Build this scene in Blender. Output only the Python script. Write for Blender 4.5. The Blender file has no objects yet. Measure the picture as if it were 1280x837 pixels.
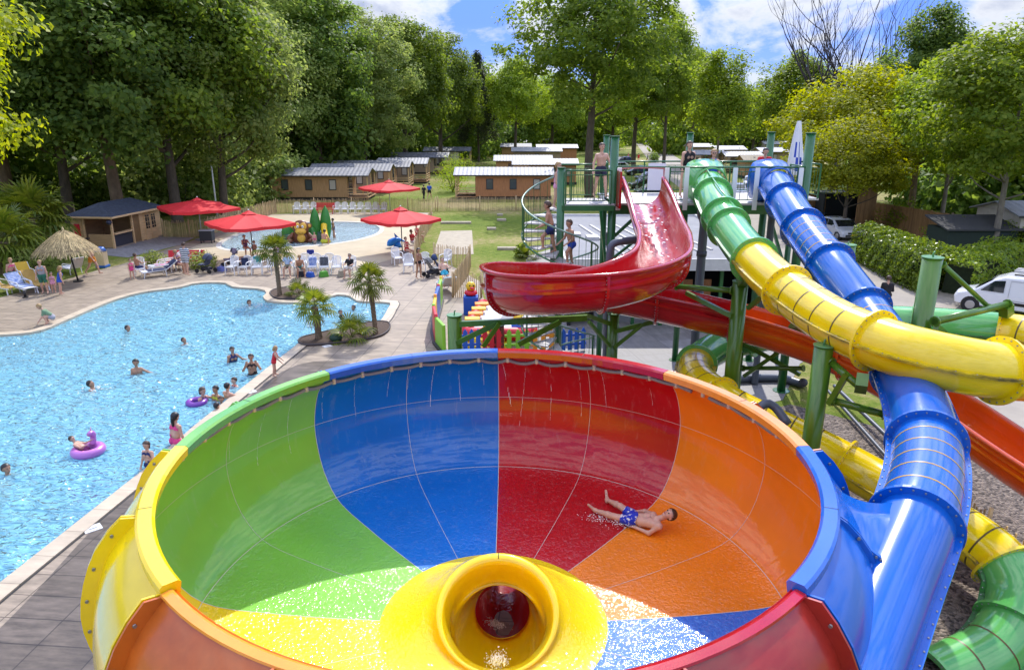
import bpy, math, random
import numpy as np
from mathutils import Vector, Matrix
from mathutils.geometry import tessellate_polygon
random.seed(7)
rng = np.random.default_rng(11)
SC = bpy.context.scene
COL = SC.collection
PI = math.pi
rad = math.radians

# ------------------------------------------------------------------ camera
F_PX, PITCH, CAM_H = 888.0, rad(16.8), 8.5
SP, CP = math.sin(PITCH), math.cos(PITCH)
cam_d = bpy.data.cameras.new('camera')
cam_d.sensor_width = 36.0
cam_d.sensor_fit = 'HORIZONTAL'
cam_d.lens = 36.0 * F_PX / 1280.0
cam_d.clip_start = 0.1
cam_d.clip_end = 3000
cam = bpy.data.objects.new('camera', cam_d)
COL.objects.link(cam)
cam.location = (0, 0, CAM_H)
cam.rotation_euler = (PI / 2 - PITCH, 0, 0)
SC.camera = cam


def W(px, py, Z):
    """survey helper: a sight line at camera depth Z, as a place in the park"""
    u, v = (px - 640) / F_PX, (py - 418.5) / F_PX
    return Vector((u * Z, Z * (CP - v * SP), CAM_H - Z * (SP + v * CP)))


def G(px, py, h=0.0):
    """survey helper: where a sight line meets the height h"""
    v = (py - 418.5) / F_PX
    Z = (CAM_H - h) / (SP + v * CP)
    return W(px, py, Z)


# ------------------------------------------------------------------ materials
MATS = {}


def srgb(r, g, b):
    f = lambda c: (c / 255 / 12.92) if c / 255 <= 0.04045 else ((c / 255 + 0.055) / 1.055) ** 2.4
    return (f(r), f(g), f(b))


def mat(name, col, rough=0.5, metal=0.0, var=0.0, vscale=3.0, bump=0.0, bscale=20.0, coat=0.0,
        col2=None, spec=0.5, stretch=None, detail=5.0, island=0.0, emit=0):
    if name in MATS:
        return MATS[name]
    m = bpy.data.materials.new(name)
    m.use_nodes = True
    nt = m.node_tree
    N, L = nt.nodes, nt.links
    bs = N['Principled BSDF']
    bs.inputs['Roughness'].default_value = rough
    bs.inputs['Metallic'].default_value = metal
    bs.inputs['Specular IOR Level'].default_value = spec
    bs.inputs['Coat Weight'].default_value = coat
    bs.inputs['Coat Roughness'].default_value = 0.08
    bs.inputs['Base Color'].default_value = (*col, 1)
    if var or bump:
        tc = N.new('ShaderNodeTexCoord')
        mp = N.new('ShaderNodeMapping')
        L.new(tc.outputs['Object'], mp.inputs['Vector'])
        if stretch:
            mp.inputs['Scale'].default_value = stretch
    if var:
        no = N.new('ShaderNodeTexNoise')
        no.inputs['Scale'].default_value = vscale
        no.inputs['Detail'].default_value = detail
        no.inputs['Roughness'].default_value = 0.65
        L.new(mp.outputs['Vector'], no.inputs['Vector'])
        rp = N.new('ShaderNodeValToRGB')
        rp.color_ramp.elements[0].position = 0.32
        rp.color_ramp.elements[1].position = 0.68
        c2 = col2 if col2 else tuple(min(1, c * (1 + var)) for c in col)
        c1 = col if col2 else tuple(c * (1 - var) for c in col)
        rp.color_ramp.elements[0].color = (*c1, 1)
        rp.color_ramp.elements[1].color = (*c2, 1)
        L.new(no.outputs['Fac'], rp.inputs['Fac'])
        last = rp.outputs['Color']
        if island:
            last = island_var(N, L, last, island)
        L.new(last, bs.inputs['Base Color'])
    elif island:
        rgb = N.new('ShaderNodeRGB')
        rgb.outputs[0].default_value = (*col, 1)
        L.new(island_var(N, L, rgb.outputs[0], island), bs.inputs['Base Color'])
    if bump:
        nb = N.new('ShaderNodeTexNoise')
        nb.inputs['Scale'].default_value = bscale
        nb.inputs['Detail'].default_value = 4
        L.new(mp.outputs['Vector'], nb.inputs['Vector'])
        bp = N.new('ShaderNodeBump')
        bp.inputs['Strength'].default_value = bump
        bp.inputs['Distance'].default_value = 0.02
        L.new(nb.outputs['Fac'], bp.inputs['Height'])
        L.new(bp.outputs['Normal'], bs.inputs['Normal'])
    MATS[name] = m
    return m


def island_var(N, L, sock, amt):
    ge = N.new('ShaderNodeNewGeometry')
    mr = N.new('ShaderNodeMapRange')
    mr.inputs['To Min'].default_value = 1 - amt
    mr.inputs['To Max'].default_value = 1 + amt
    L.new(ge.outputs['Random Per Island'], mr.inputs['Value'])
    mx = N.new('ShaderNodeMix')
    mx.data_type = 'RGBA'
    mx.blend_type = 'MULTIPLY'
    mx.inputs['Factor'].default_value = 1
    L.new(sock, mx.inputs[6])
    L.new(mr.outputs['Result'], mx.inputs[7])
    return mx.outputs[2]


def leaf_mat(name, cA, cB, trans=0.35, rough=0.55):
    if name in MATS:
        return MATS[name]
    m = bpy.data.materials.new(name)
    m.use_nodes = True
    nt = m.node_tree
    N, L = nt.nodes, nt.links
    bs = N['Principled BSDF']
    out = N['Material Output']
    ge = N.new('ShaderNodeNewGeometry')
    oi = N.new('ShaderNodeObjectInfo')
    rp = N.new('ShaderNodeValToRGB')
    rp.color_ramp.elements[0].color = (*cA, 1)
    rp.color_ramp.elements[1].color = (*cB, 1)
    L.new(ge.outputs['Random Per Island'], rp.inputs['Fac'])
    hs = N.new('ShaderNodeHueSaturation')
    mr = N.new('ShaderNodeMapRange')
    mr.inputs['To Min'].default_value = 0.72
    mr.inputs['To Max'].default_value = 1.22
    L.new(oi.outputs['Random'], mr.inputs['Value'])
    L.new(mr.outputs['Result'], hs.inputs['Value'])
    L.new(rp.outputs['Color'], hs.inputs['Color'])
    L.new(hs.outputs['Color'], bs.inputs['Base Color'])
    bs.inputs['Roughness'].default_value = rough
    bs.inputs['Specular IOR Level'].default_value = 0.22
    tr = N.new('ShaderNodeBsdfTranslucent')
    hs2 = N.new('ShaderNodeHueSaturation')
    hs2.inputs['Hue'].default_value = 0.485
    hs2.inputs['Saturation'].default_value = 1.1
    hs2.inputs['Value'].default_value = 1.7
    L.new(hs.outputs['Color'], hs2.inputs['Color'])
    L.new(hs2.outputs['Color'], tr.inputs['Color'])
    mx = N.new('ShaderNodeMixShader')
    mx.inputs['Fac'].default_value = trans
    L.new(bs.outputs[0], mx.inputs[1])
    L.new(tr.outputs[0], mx.inputs[2])
    L.new(mx.outputs[0], out.inputs['Surface'])
    MATS[name] = m
    return m


# ------------------------------------------------------------------ mesh building
class MB:
    def __init__(self):
        self.v = []
        self.f = []
        self.m = []
        self.s = []
        self.n = 0

    def add(self, verts, faces, mi=0, smooth=False):
        o = self.n
        self.v.extend([tuple(p) for p in verts])
        self.n += len(verts)
        for k, f in enumerate(faces):
            self.f.append([i + o for i in f])
            self.m.append(mi if isinstance(mi, int) else mi[k])
            self.s.append(smooth)
        return self

    def box(self, c, s, rz=0.0, mi=0, M=None, taper=None):
        x, y, z = s[0] / 2, s[1] / 2, s[2] / 2
        tx, ty = taper if taper else (1, 1)
        vs = [(-x, -y, -z), (x, -y, -z), (x, y, -z), (-x, y, -z),
              (-x * tx, -y * ty, z), (x * tx, -y * ty, z), (x * tx, y * ty, z), (-x * tx, y * ty, z)]
        if M is None:
            M = Matrix.Translation(c) @ Matrix.Rotation(rz, 4, 'Z')
        else:
            M = Matrix.Translation(c) @ M.to_4x4()
        return self.add([M @ Vector(p) for p in vs],
                        [(0, 3, 2, 1), (4, 5, 6, 7), (0, 1, 5, 4), (1, 2, 6, 5), (2, 3, 7, 6), (3, 0, 4, 7)], mi)

    def bar(self, a, b, w, h=None, mi=0):
        """square bar from a to b"""
        a, b = Vector(a), Vector(b)
        d = b - a
        if d.length < 1e-6:
            return self
        h = h or w
        q = d.to_track_quat('Z', 'Y').to_matrix()
        return self.box((a + b) / 2, (w, h, d.length), M=q, mi=mi)

    def cyl(self, a, b, r0, r1=None, n=10, mi=0, caps=True, smooth=True):
        a, b = Vector(a), Vector(b)
        r1 = r0 if r1 is None else r1
        d = b - a
        q = d.to_track_quat('Z', 'Y')
        vs = []
        for p, r in ((a, r0), (b, r1)):
            for k in range(n):
                t = 2 * PI * k / n
                vs.append(p + q @ Vector((r * math.cos(t), r * math.sin(t), 0)))
        self.add(vs, [(k, (k + 1) % n, n + (k + 1) % n, n + k) for k in range(n)], mi, smooth)
        if caps:
            o = self.n - 2 * n
            self.f.append([o + k for k in reversed(range(n))]); self.m.append(mi); self.s.append(False)
            self.f.append([o + n + k for k in range(n)]); self.m.append(mi); self.s.append(False)
        return self

    def tube(self, pts, r, n=8, mi=0, caps=True, closed=False, smooth=True):
        """round tube along a polyline"""
        pts = [Vector(p) for p in pts]
        L = len(pts)
        rs = r if isinstance(r, (list, tuple, np.ndarray)) else [r] * L
        vs = []
        up0 = None
        for i, p in enumerate(pts):
            if closed:
                t = pts[(i + 1) % L] - pts[i - 1]
            else:
                t = pts[min(i + 1, L - 1)] - pts[max(i - 1, 0)]
            t.normalize()
            if up0 is None:
                up0 = Vector((0, 0, 1)) if abs(t.z) < 0.9 else Vector((1, 0, 0))
            side = t.cross(up0)
            if side.length < 1e-4:
                side = t.cross(Vector((1, 0.3, 0)))
            side.normalize()
            u = side.cross(t).normalized()
            up0 = u
            for k in range(n):
                a = 2 * PI * k / n
                vs.append(p + side * (rs[i] * math.cos(a)) + u * (rs[i] * math.sin(a)))
        fs = []
        for i in range(L if closed else L - 1):
            j = (i + 1) % L
            for k in range(n):
                fs.append((i * n + k, i * n + (k + 1) % n, j * n + (k + 1) % n, j * n + k))
        if caps and not closed:
            fs.append(tuple(reversed(range(n))))
            fs.append(tuple((L - 1) * n + k for k in range(n)))
        return self.add(vs, fs, mi, smooth)

    def lathe(self, prof, c=(0, 0, 0), n=24, mi=0, smooth=True, a0=0.0, a1=2 * PI):
        full = abs(a1 - a0 - 2 * PI) < 1e-6
        cols = n if full else n + 1
        vs = []
        for k in range(cols):
            a = a0 + (a1 - a0) * k / n
            for (r, z) in prof:
                vs.append((c[0] + r * math.cos(a), c[1] + r * math.sin(a), c[2] + z))
        P = len(prof)
        fs = []
        for k in range(n):
            k2 = (k + 1) % cols
            for i in range(P - 1):
                fs.append((k * P + i, k2 * P + i, k2 * P + i + 1, k * P + i + 1))
        return self.add(vs, fs, mi, smooth)

    def sphere(self, c, r, n=10, mi=0, sz=(1, 1, 1), M=None):
        vs, fs = [], []
        rows = max(4, n // 2 + 1)
        for i in range(rows + 1):
            th = PI * i / rows
            for k in range(n):
                a = 2 * PI * k / n
                p = Vector((sz[0] * r * math.sin(th) * math.cos(a), sz[1] * r * math.sin(th) * math.sin(a), sz[2] * r * math.cos(th)))
                if M:
                    p = M @ p
                vs.append(Vector(c) + p)
        for i in range(rows):
            for k in range(n):
                fs.append((i * n + k, (i + 1) * n + k, (i + 1) * n + (k + 1) % n, i * n + (k + 1) % n))
        return self.add(vs, fs, mi, True)

    def prism(self, poly, z0, z1, mi=0, mside=None):
        n = len(poly)
        vs = [(p[0], p[1], z0) for p in poly] + [(p[0], p[1], z1) for p in poly]
        area = sum(poly[i][0] * poly[(i + 1) % n][1] - poly[(i + 1) % n][0] * poly[i][1] for i in range(n))
        tri = tessellate_polygon([[Vector((p[0], p[1], 0)) for p in poly]])
        fs = []
        for t in tri:
            a, b, c = [Vector(poly[i][:2]) for i in t]
            ccw = (b - a).cross(c - a) > 0 if hasattr((b - a), 'cross') else True
            tt = t if ccw else t[::-1]
            fs.append([i + n for i in tt])
            fs.append([i for i in reversed(tt)])
        mm = [mi] * len(fs)
        for i in range(n):
            j = (i + 1) % n
            fs.append((i, j, n + j, n + i) if area > 0 else (j, i, n + i, n + j))
            mm.append(mi if mside is None else mside)
        return self.add(vs, fs, mm)

    def build(self, name, mats, parent=None, bevel=0.0):
        me = bpy.data.meshes.new(name)
        me.from_pydata(self.v, [], self.f)
        for m in (mats if isinstance(mats, (list, tuple)) else [mats]):
            me.materials.append(m)
        me.polygons.foreach_set('material_index', self.m)
        me.polygons.foreach_set('use_smooth', self.s)
        me.update()
        o = bpy.data.objects.new(name, me)
        COL.objects.link(o)
        if parent:
            o.parent = parent
        if bevel:
            b = o.modifiers.new('bevel', 'BEVEL')
            b.width = bevel
            b.segments = 2
            b.limit_method = 'ANGLE'
        return o


def tag(o, label=None, cat=None, group=None, kind=None):
    if label:
        o['label'] = label
    if cat:
        o['category'] = cat
    if group:
        o['group'] = group
    if kind:
        o['kind'] = kind
    return o


def thing(name, label, cat, loc=(0, 0, 0), rz=0.0, group=None):
    o = bpy.data.objects.new(name, None)
    o.empty_display_size = 0.2
    COL.objects.link(o)
    o.location = loc
    o.rotation_euler = (0, 0, rz)
    return tag(o, label, cat, group)


def copy_tree(o, parent=None):
    c = o.copy()
    COL.objects.link(c)
    c.parent = parent
    for ch in o.children:
        copy_tree(ch, c)
    return c


def place(o, loc, rz=0.0, s=None, label=None):
    o.location = loc
    o.rotation_euler = (0, 0, rz)
    if s:
        o.scale = (s, s, s) if isinstance(s, (int, float)) else s
    if label:
        o['label'] = label
    return o


def spline(pts, step=0.15):
    """Catmull-Rom through the points, evenly resampled"""
    P = [Vector(p) for p in pts]
    P = [P[0] * 2 - P[1]] + P + [P[-1] * 2 - P[-2]]
    out = []
    for i in range(1, len(P) - 2):
        p0, p1, p2, p3 = P[i - 1:i + 3]
        n = max(2, int((p2 - p1).length / step))
        for k in range(n):
            t = k / n
            out.append(0.5 * ((2 * p1) + (p2 - p0) * t + (2 * p0 - 5 * p1 + 4 * p2 - p3) * t * t + (3 * p1 - p0 - 3 * p2 + p3) * t ** 3))
    out.append(P[-2])
    return out


def sheet(name, outer, holes, z, m, kind='structure', label=None):
    polys = [[Vector((p[0], p[1], 0)) for p in outer]] + [[Vector((p[0], p[1], 0)) for p in h] for h in holes]
    flat = [p for pl in polys for p in pl]
    tri = tessellate_polygon(polys)
    fs = []
    for t in tri:
        a, b, c = [flat[i] for i in t]
        fs.append(t if (b - a).cross(c - a).z > 0 else t[::-1])
    mb = MB().add([(p.x, p.y, z) for p in flat], fs)
    o = mb.build(name, m)
    return tag(o, label=label, kind=kind)


def offset_poly(poly, d):
    """move a closed outline outwards by d"""
    n = len(poly)
    area = sum(poly[i][0] * poly[(i + 1) % n][1] - poly[(i + 1) % n][0] * poly[i][1] for i in range(n))
    s = 1 if area > 0 else -1
    out = []
    for i in range(n):
        p0, p1, p2 = [Vector(poly[k % n][:2]) for k in (i - 1, i, i + 1)]
        e1, e2 = (p1 - p0).normalized(), (p2 - p1).normalized()
        n1, n2 = Vector((e1.y, -e1.x)) * s, Vector((e2.y, -e2.x)) * s
        b = n1 + n2
        if b.length < 1e-5:
            b = n1
        b.normalize()
        k = d / max(0.5, b.dot(n1))
        out.append(p1 + b * k)
    return out


# fibreglass and steel shared by the slides
RED = mat('red_fibreglass', (0.42, 0.006, 0.010), 0.16, var=0.12, vscale=1.3, bump=0.03, bscale=60, coat=0.6)
ORANGE = mat('orange_fibreglass', (0.80, 0.17, 0.006), 0.2, var=0.10, vscale=1.2, bump=0.03, bscale=60, coat=0.5)
TOR = mat('orange_red_fibreglass', (0.68, 0.085, 0.006), 0.18, var=0.12, vscale=1.2, bump=0.03, bscale=60, coat=0.5)
YELLOW = mat('yellow_fibreglass', (0.86, 0.63, 0.004), 0.18, var=0.08, vscale=1.2, bump=0.02, bscale=60, coat=0.5)
GREEN = mat('green_fibreglass', (0.115, 0.43, 0.10), 0.15, var=0.10, vscale=1.0, bump=0.02, bscale=60, coat=0.5)
BGREEN = mat('lime_green_fibreglass', (0.15, 0.42, 0.035), 0.17, var=0.10, vscale=0.8, bump=0.03, bscale=50, coat=0.6)
BLUE = mat('blue_fibreglass', (0.003, 0.105, 0.47), 0.2, var=0.10, vscale=1.0, bump=0.02, bscale=60, coat=0.4)
DYEL = mat('dark_ring_line', (0.10, 0.07, 0.01), 0.4)
BLIN = mat('amber_ring_line', (0.42, 0.26, 0.03), 0.3)
SEAM = mat('pale_joint_sealant', (0.62, 0.60, 0.52), 0.5)
BOLT = mat('dull_bolt_steel', (0.30, 0.29, 0.27), 0.35, metal=0.8)
GSTEEL = mat('green_painted_steel', (0.018, 0.115, 0.032), 0.32, var=0.2, vscale=2.5, coat=0.2)
GPOST = mat('green_painted_post', (0.070, 0.175, 0.012), 0.28, var=0.22, vscale=1.5, coat=0.3, stretch=(2, 2, 0.4))
GREYPIPE = mat('grey_plastic_pipe', (0.085, 0.10, 0.125), 0.38, var=0.1)
GALV = mat('galvanised_steel', (0.42, 0.43, 0.44), 0.42, metal=0.55, var=0.12, vscale=6)
WHITEP = mat('white_plastic', (0.78, 0.78, 0.77), 0.35)
# ------------------------------------------------------------------ sky and sun
SUN_EL, SUN_AZ = rad(45), rad(11)          # the sun stands ahead of the camera, a little to the right
wd = bpy.data.worlds.new('World')
SC.world = wd
wd.use_nodes = True
N, L = wd.node_tree.nodes, wd.node_tree.links
bg = N['Background']
sky = N.new('ShaderNodeTexSky')
sky.sky_type = 'NISHITA'
sky.sun_disc = False
sky.sun_elevation = SUN_EL
sky.sun_rotation = SUN_AZ
sky.air_density = 1.0
sky.dust_density = 0.25
sky.ozone_density = 3.5
tc = N.new('ShaderNodeTexCoord')
mp = N.new('ShaderNodeMapping')
mp.inputs['Scale'].default_value = (1.0, 1.0, 1.9)
mp.inputs['Location'].default_value = (1.3, 0.9, 0.7)
L.new(tc.outputs['Generated'], mp.inputs['Vector'])
n1 = N.new('ShaderNodeTexNoise')
n1.inputs['Scale'].default_value = 7.5
n1.inputs['Detail'].default_value = 9
n1.inputs['Roughness'].default_value = 0.58
n1.inputs['Distortion'].default_value = 0.25
L.new(mp.outputs['Vector'], n1.inputs['Vector'])
r1 = N.new('ShaderNodeValToRGB')
r1.color_ramp.elements[0].position = 0.45
r1.color_ramp.elements[0].color = (0, 0, 0, 1)
r1.color_ramp.elements[1].position = 0.56
r1.color_ramp.elements[1].color = (1, 1, 1, 1)
L.new(n1.outputs['Fac'], r1.inputs['Fac'])
r2 = N.new('ShaderNodeValToRGB')            # thick cloud bellies are greyer than their edges
r2.color_ramp.elements[0].position = 0.52
r2.color_ramp.elements[0].color = (5.6, 5.8, 6.2, 1)
r2.color_ramp.elements[1].position = 0.70
r2.color_ramp.elements[1].color = (2.6, 3.0, 4.2, 1)
L.new(n1.outputs['Fac'], r2.inputs['Fac'])
tint = N.new('ShaderNodeMix')
tint.data_type = 'RGBA'
tint.blend_type = 'MULTIPLY'
tint.inputs['Factor'].default_value = 1
tint.inputs[7].default_value = (0.27, 0.36, 0.80, 1)
L.new(sky.outputs['Color'], tint.inputs[6])
mx = N.new('ShaderNodeMix')
mx.data_type = 'RGBA'
L.new(r1.outputs['Color'], mx.inputs['Factor'])
L.new(tint.outputs[2], mx.inputs[6])
L.new(r2.outputs['Color'], mx.inputs[7])
# unseen sky overhead brightened as added fill light; the skyline band keeps its level
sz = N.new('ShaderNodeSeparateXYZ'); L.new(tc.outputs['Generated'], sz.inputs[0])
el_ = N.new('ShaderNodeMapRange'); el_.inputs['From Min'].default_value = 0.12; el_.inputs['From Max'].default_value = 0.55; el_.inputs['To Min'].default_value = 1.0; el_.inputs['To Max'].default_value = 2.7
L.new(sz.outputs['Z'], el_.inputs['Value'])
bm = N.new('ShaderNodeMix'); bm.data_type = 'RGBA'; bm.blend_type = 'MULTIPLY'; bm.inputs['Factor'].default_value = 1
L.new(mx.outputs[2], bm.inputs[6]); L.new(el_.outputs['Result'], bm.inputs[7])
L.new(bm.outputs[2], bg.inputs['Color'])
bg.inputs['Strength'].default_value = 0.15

sd = bpy.data.lights.new('sun', 'SUN')
sd.energy = 3.9
sd.angle = rad(0.5)
sd.color = (1.0, 0.955, 0.88)
sun = bpy.data.objects.new('sun', sd)
COL.objects.link(sun)
sdir = Vector((math.cos(SUN_EL) * math.sin(SUN_AZ), math.cos(SUN_EL) * math.cos(SUN_AZ), math.sin(SUN_EL)))
sun.rotation_euler = (-sdir).to_track_quat('-Z', 'Y').to_euler()
sun.location = (0, 30, 60)

SC.view_settings.view_transform = 'Standard'
SC.view_settings.look = 'None'
SC.view_settings.gamma = 1
SC.view_settings.exposure = 0.22
SC.view_settings.use_curve_mapping = False
cy = SC.cycles
cy.max_bounces = 7
cy.diffuse_bounces = 4
cy.glossy_bounces = 3
cy.transmission_bounces = 4
cy.transparent_max_bounces = 10
cy.caustics_reflective = False
cy.caustics_refractive = False
cy.sample_clamp_indirect = 4.0
cy.use_denoising = True

# ------------------------------------------------------------------ ground, pools, paving
def gp(pts, h=0.0):
    return [G(x, y, h).to_2d() for x, y in pts]


def smooth_closed(pts, step=0.35, keep=()):
    n = len(pts)
    out = []
    for i in range(n):
        p0, p1, p2, p3 = [Vector(pts[(i + k) % n]) for k in (-1, 0, 1, 2)]
        m = max(1, int((p2 - p1).length / step))
        if (p2 - p1).length > 6:
            m = 1
        for k in range(m):
            t = k / m
            out.append(0.5 * ((2 * p1) + (p2 - p0) * t + (2 * p0 - 5 * p1 + 4 * p2 - p3) * t * t + (3 * p1 - p0 - 3 * p2 + p3) * t ** 3))
    return out


pool_px = [(-330, 452), (-60, 424), (40, 416), (80, 402), (110, 389), (145, 375), (178, 366), (212, 361.5), (228, 359),
           (240, 355.5), (262, 353.5), (282, 354.5), (291, 359), (322, 361.5), (331, 363.5), (333, 367), (329, 371),
           (334, 376.5), (352, 378.5), (386, 378), (404, 374), (422, 369), (438, 371), (446, 376.5), (466, 378), (487, 379),
           (484, 388), (474, 403), (452, 415), (415, 421), (382, 425), (373, 430)]
pool_out = smooth_closed(gp(pool_px), 0.4)
# the long straight near side, then far out of frame to the left
pool_out += [Vector(p) for p in gp([(242, 534), (180, 588), (0, 730)])]
e = (pool_out[-1] - pool_out[-3]).normalized()
pool_out += [pool_out[-1] + e * 6, Vector((-26, 9.0)), Vector((-34, 16))]
pool_dir = math.atan2(e.y, e.x)
pad_px = [(277, 309), (284, 300), (310, 290), (348, 281.5), (390, 278), (430, 277.6), (460, 279.5), (474, 284.5), (470, 292),
          (448, 299), (415, 304.5), (370, 308.5), (325, 312), (296, 313)]
pad_out = smooth_closed(gp(pad_px), 0.5)
COPE = 0.42
pool_cope = offset_poly(pool_out, COPE)
pad_cope = offset_poly(pad_out, 0.35)

# grass: a patchy lawn, dry in places
def ground_mat():
    m = bpy.data.materials.new('lawn')
    m.use_nodes = True
    N, L = m.node_tree.nodes, m.node_tree.links
    bs = N['Principled BSDF']
    bs.inputs['Roughness'].default_value = 0.9
    bs.inputs['Specular IOR Level'].default_value = 0.15
    tc = N.new('ShaderNodeTexCoord')
    a = N.new('ShaderNodeTexNoise'); a.inputs['Scale'].default_value = 0.09; a.inputs['Detail'].default_value = 6
    b = N.new('ShaderNodeTexNoise'); b.inputs['Scale'].default_value = 2.4; b.inputs['Detail'].default_value = 8; b.inputs['Roughness'].default_value = 0.75
    L.new(tc.outputs['Object'], a.inputs['Vector']); L.new(tc.outputs['Object'], b.inputs['Vector'])
    ad = N.new('ShaderNodeMath'); ad.operation = 'MULTIPLY_ADD'
    L.new(a.outputs['Fac'], ad.inputs[0]); ad.inputs[1].default_value = 0.55
    sc = N.new('ShaderNodeMath'); sc.operation = 'MULTIPLY'; sc.inputs[1].default_value = 0.5
    L.new(b.outputs['Fac'], sc.inputs[0]); L.new(sc.outputs[0], ad.inputs[2])
    rp = N.new('ShaderNodeValToRGB')
    el = rp.color_ramp.elements
    el[0].position = 0.36; el[0].color = (0.055, 0.095, 0.010, 1)
    el[1].position = 0.62; el[1].color = (0.34, 0.27, 0.13, 1)
    k = el.new(0.47); k.color = (0.13, 0.185, 0.018, 1)
    k = el.new(0.54); k.color = (0.20, 0.215, 0.045, 1)
    L.new(ad.outputs[0], rp.inputs['Fac'])
    L.new(rp.outputs['Color'], bs.inputs['Base Color'])
    bp = N.new('ShaderNodeBump'); bp.inputs['Strength'].default_value = 0.8; bp.inputs['Distance'].default_value = 0.08
    c = N.new('ShaderNodeTexNoise'); c.inputs['Scale'].default_value = 14; c.inputs['Detail'].default_value = 4
    L.new(tc.outputs['Object'], c.inputs['Vector']); L.new(c.outputs['Fac'], bp.inputs['Height'])
    L.new(bp.outputs['Normal'], bs.inputs['Normal'])
    return m


def slab_mat(name, c1, c2, mortar, sx, sy, rot, off=(0, 0), rough=0.6, stain=0.5, mw=0.012, vsc=1.2):
    m = bpy.data.materials.new(name)
    m.use_nodes = True
    N, L = m.node_tree.nodes, m.node_tree.links
    bs = N['Principled BSDF']
    tc = N.new('ShaderNodeTexCoord')
    mp = N.new('ShaderNodeMapping'); mp.inputs['Rotation'].default_value = (0, 0, -rot)
    L.new(tc.outputs['Object'], mp.inputs['Vector'])
    br = N.new('ShaderNodeTexBrick')
    br.inputs['Scale'].default_value = 1
    br.inputs['Brick Width'].default_value = sx
    br.inputs['Row Height'].default_value = sy
    br.inputs['Mortar Size'].default_value = mw
    br.inputs['Mortar Smooth'].default_value = 0.3
    br.inputs['Color1'].default_value = (*c1, 1); br.inputs['Color2'].default_value = (*c2, 1); br.inputs['Mortar'].default_value = (*mortar, 1)
    br.offset = 0.0
    L.new(mp.outputs['Vector'], br.inputs['Vector'])
    st = N.new('ShaderNodeMapping'); st.inputs['Scale'].default_value = (3.2, 0.7, 1)
    L.new(mp.outputs['Vector'], st.inputs['Vector'])
    no = N.new('ShaderNodeTexNoise'); no.inputs['Scale'].default_value = vsc; no.inputs['Detail'].default_value = 9; no.inputs['Roughness'].default_value = 0.7
    L.new(st.outputs['Vector'], no.inputs['Vector'])
    mr = N.new('ShaderNodeMapRange'); mr.inputs['From Min'].default_value = 0.3; mr.inputs['From Max'].default_value = 0.7
    mr.inputs['To Min'].default_value = 1 - stain; mr.inputs['To Max'].default_value = 1 + stain * 0.55
    L.new(no.outputs['Fac'], mr.inputs['Value'])
    mx = N.new('ShaderNodeMix'); mx.data_type = 'RGBA'; mx.blend_type = 'MULTIPLY'; mx.inputs['Factor'].default_value = 1
    L.new(br.outputs['Color'], mx.inputs[6]); L.new(mr.outputs['Result'], mx.inputs[7])
    L.new(mx.outputs[2], bs.inputs['Base Color'])
    r2 = N.new('ShaderNodeMapRange'); r2.inputs['To Min'].default_value = rough - 0.2; r2.inputs['To Max'].default_value = rough + 0.2
    L.new(no.outputs['Fac'], r2.inputs['Value']); L.new(r2.outputs['Result'], bs.inputs['Roughness'])
    bp = N.new('ShaderNodeBump'); bp.inputs['Strength'].default_value = 0.4; bp.inputs['Distance'].default_value = 0.01
    L.new(mx.outputs[2], bp.inputs['Height']); L.new(bp.outputs['Normal'], bs.inputs['Normal'])
    return m


big = [(-900, -60), (900, -60), (900, 1500), (-900, 1500)]
sheet('ground', big, [pool_cope, pad_cope], 0.0, ground_mat(), label=None)

DECKM = slab_mat('stamped_wood_grain_concrete', (0.35, 0.28, 0.205), (0.30, 0.24, 0.175), (0.13, 0.10, 0.075), 0.62, 1.10, pool_dir, stain=0.5, vsc=1.7, mw=.014)
deck_px = [(-700, 470), (-120, 400), (0, 372), (60, 356), (118, 339), (150, 331), (196, 316), (240, 301), (285, 286), (340, 268), (440, 265), (541, 266),
           (528, 290), (515, 318), (560, 330), (600, 352), (604, 372)]
deck = gp(deck_px) + [Vector(p) for p in [(-0.6, 29.5), (3.2, 29.5), (3.2, 21), (1.0, 13.5), (-1, 7), (-2, 0.5), (-22, 0.5), (-38, 6)]]
sheet('pool_deck', deck, [pool_cope, pad_cope], 0.012, DECKM)
WETP = slab_mat('wet_stamped_concrete', (0.155, 0.125, 0.10), (0.125, 0.10, 0.078), (0.05, 0.04, 0.034), 0.62, 1.10, pool_dir, stain=0.55, vsc=1.9, mw=.014, rough=.4)
wet_px = [(40, 745), (110, 668), (172, 607), (205, 583), (245, 548), (300, 505), (352, 465), (392, 452), (440, 455), (410, 480), (330, 530), (230, 640), (190, 760), (150, 900), (-20, 1000), (-140, 980), (-60, 850)]
wpl = smooth_closed(gp(wet_px), .5)
sheet('wet_paving', wpl, [], 0.016, WETP)
CREAM = mat('sand_coloured_resin_paving', (0.46, 0.385, 0.25), 0.75, var=0.13, vscale=0.5, bump=0.15, bscale=30, detail=8)
cream_px = [(186, 332), (225, 316), (270, 297), (338, 269.5), (440, 266.5), (538, 267.5), (524, 292), (511, 318), (470, 330), (424, 336), (300, 334), (232, 334)]
sheet('sand_paving', gp(cream_px), [pad_cope], 0.020, CREAM)
terr_px = [(118, 318), (134, 311), (166, 303.5), (200, 296), (243, 297), (226, 306), (190, 315), (160, 322)]
sheet('hut_terrace', gp(terr_px), [], 0.016, slab_mat('terrace_slabs', (0.24, 0.235, 0.24), (0.29, 0.28, 0.28), (0.14, 0.14, 0.14), 2.0, 2.0, 0.6, stain=0.4))

STONE = slab_mat('pale_coping_stone', (0.56, 0.46, 0.33), (0.50, 0.42, 0.31), (0.28, 0.23, 0.17), 0.9, 4.0, pool_dir, stain=0.25)


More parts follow.
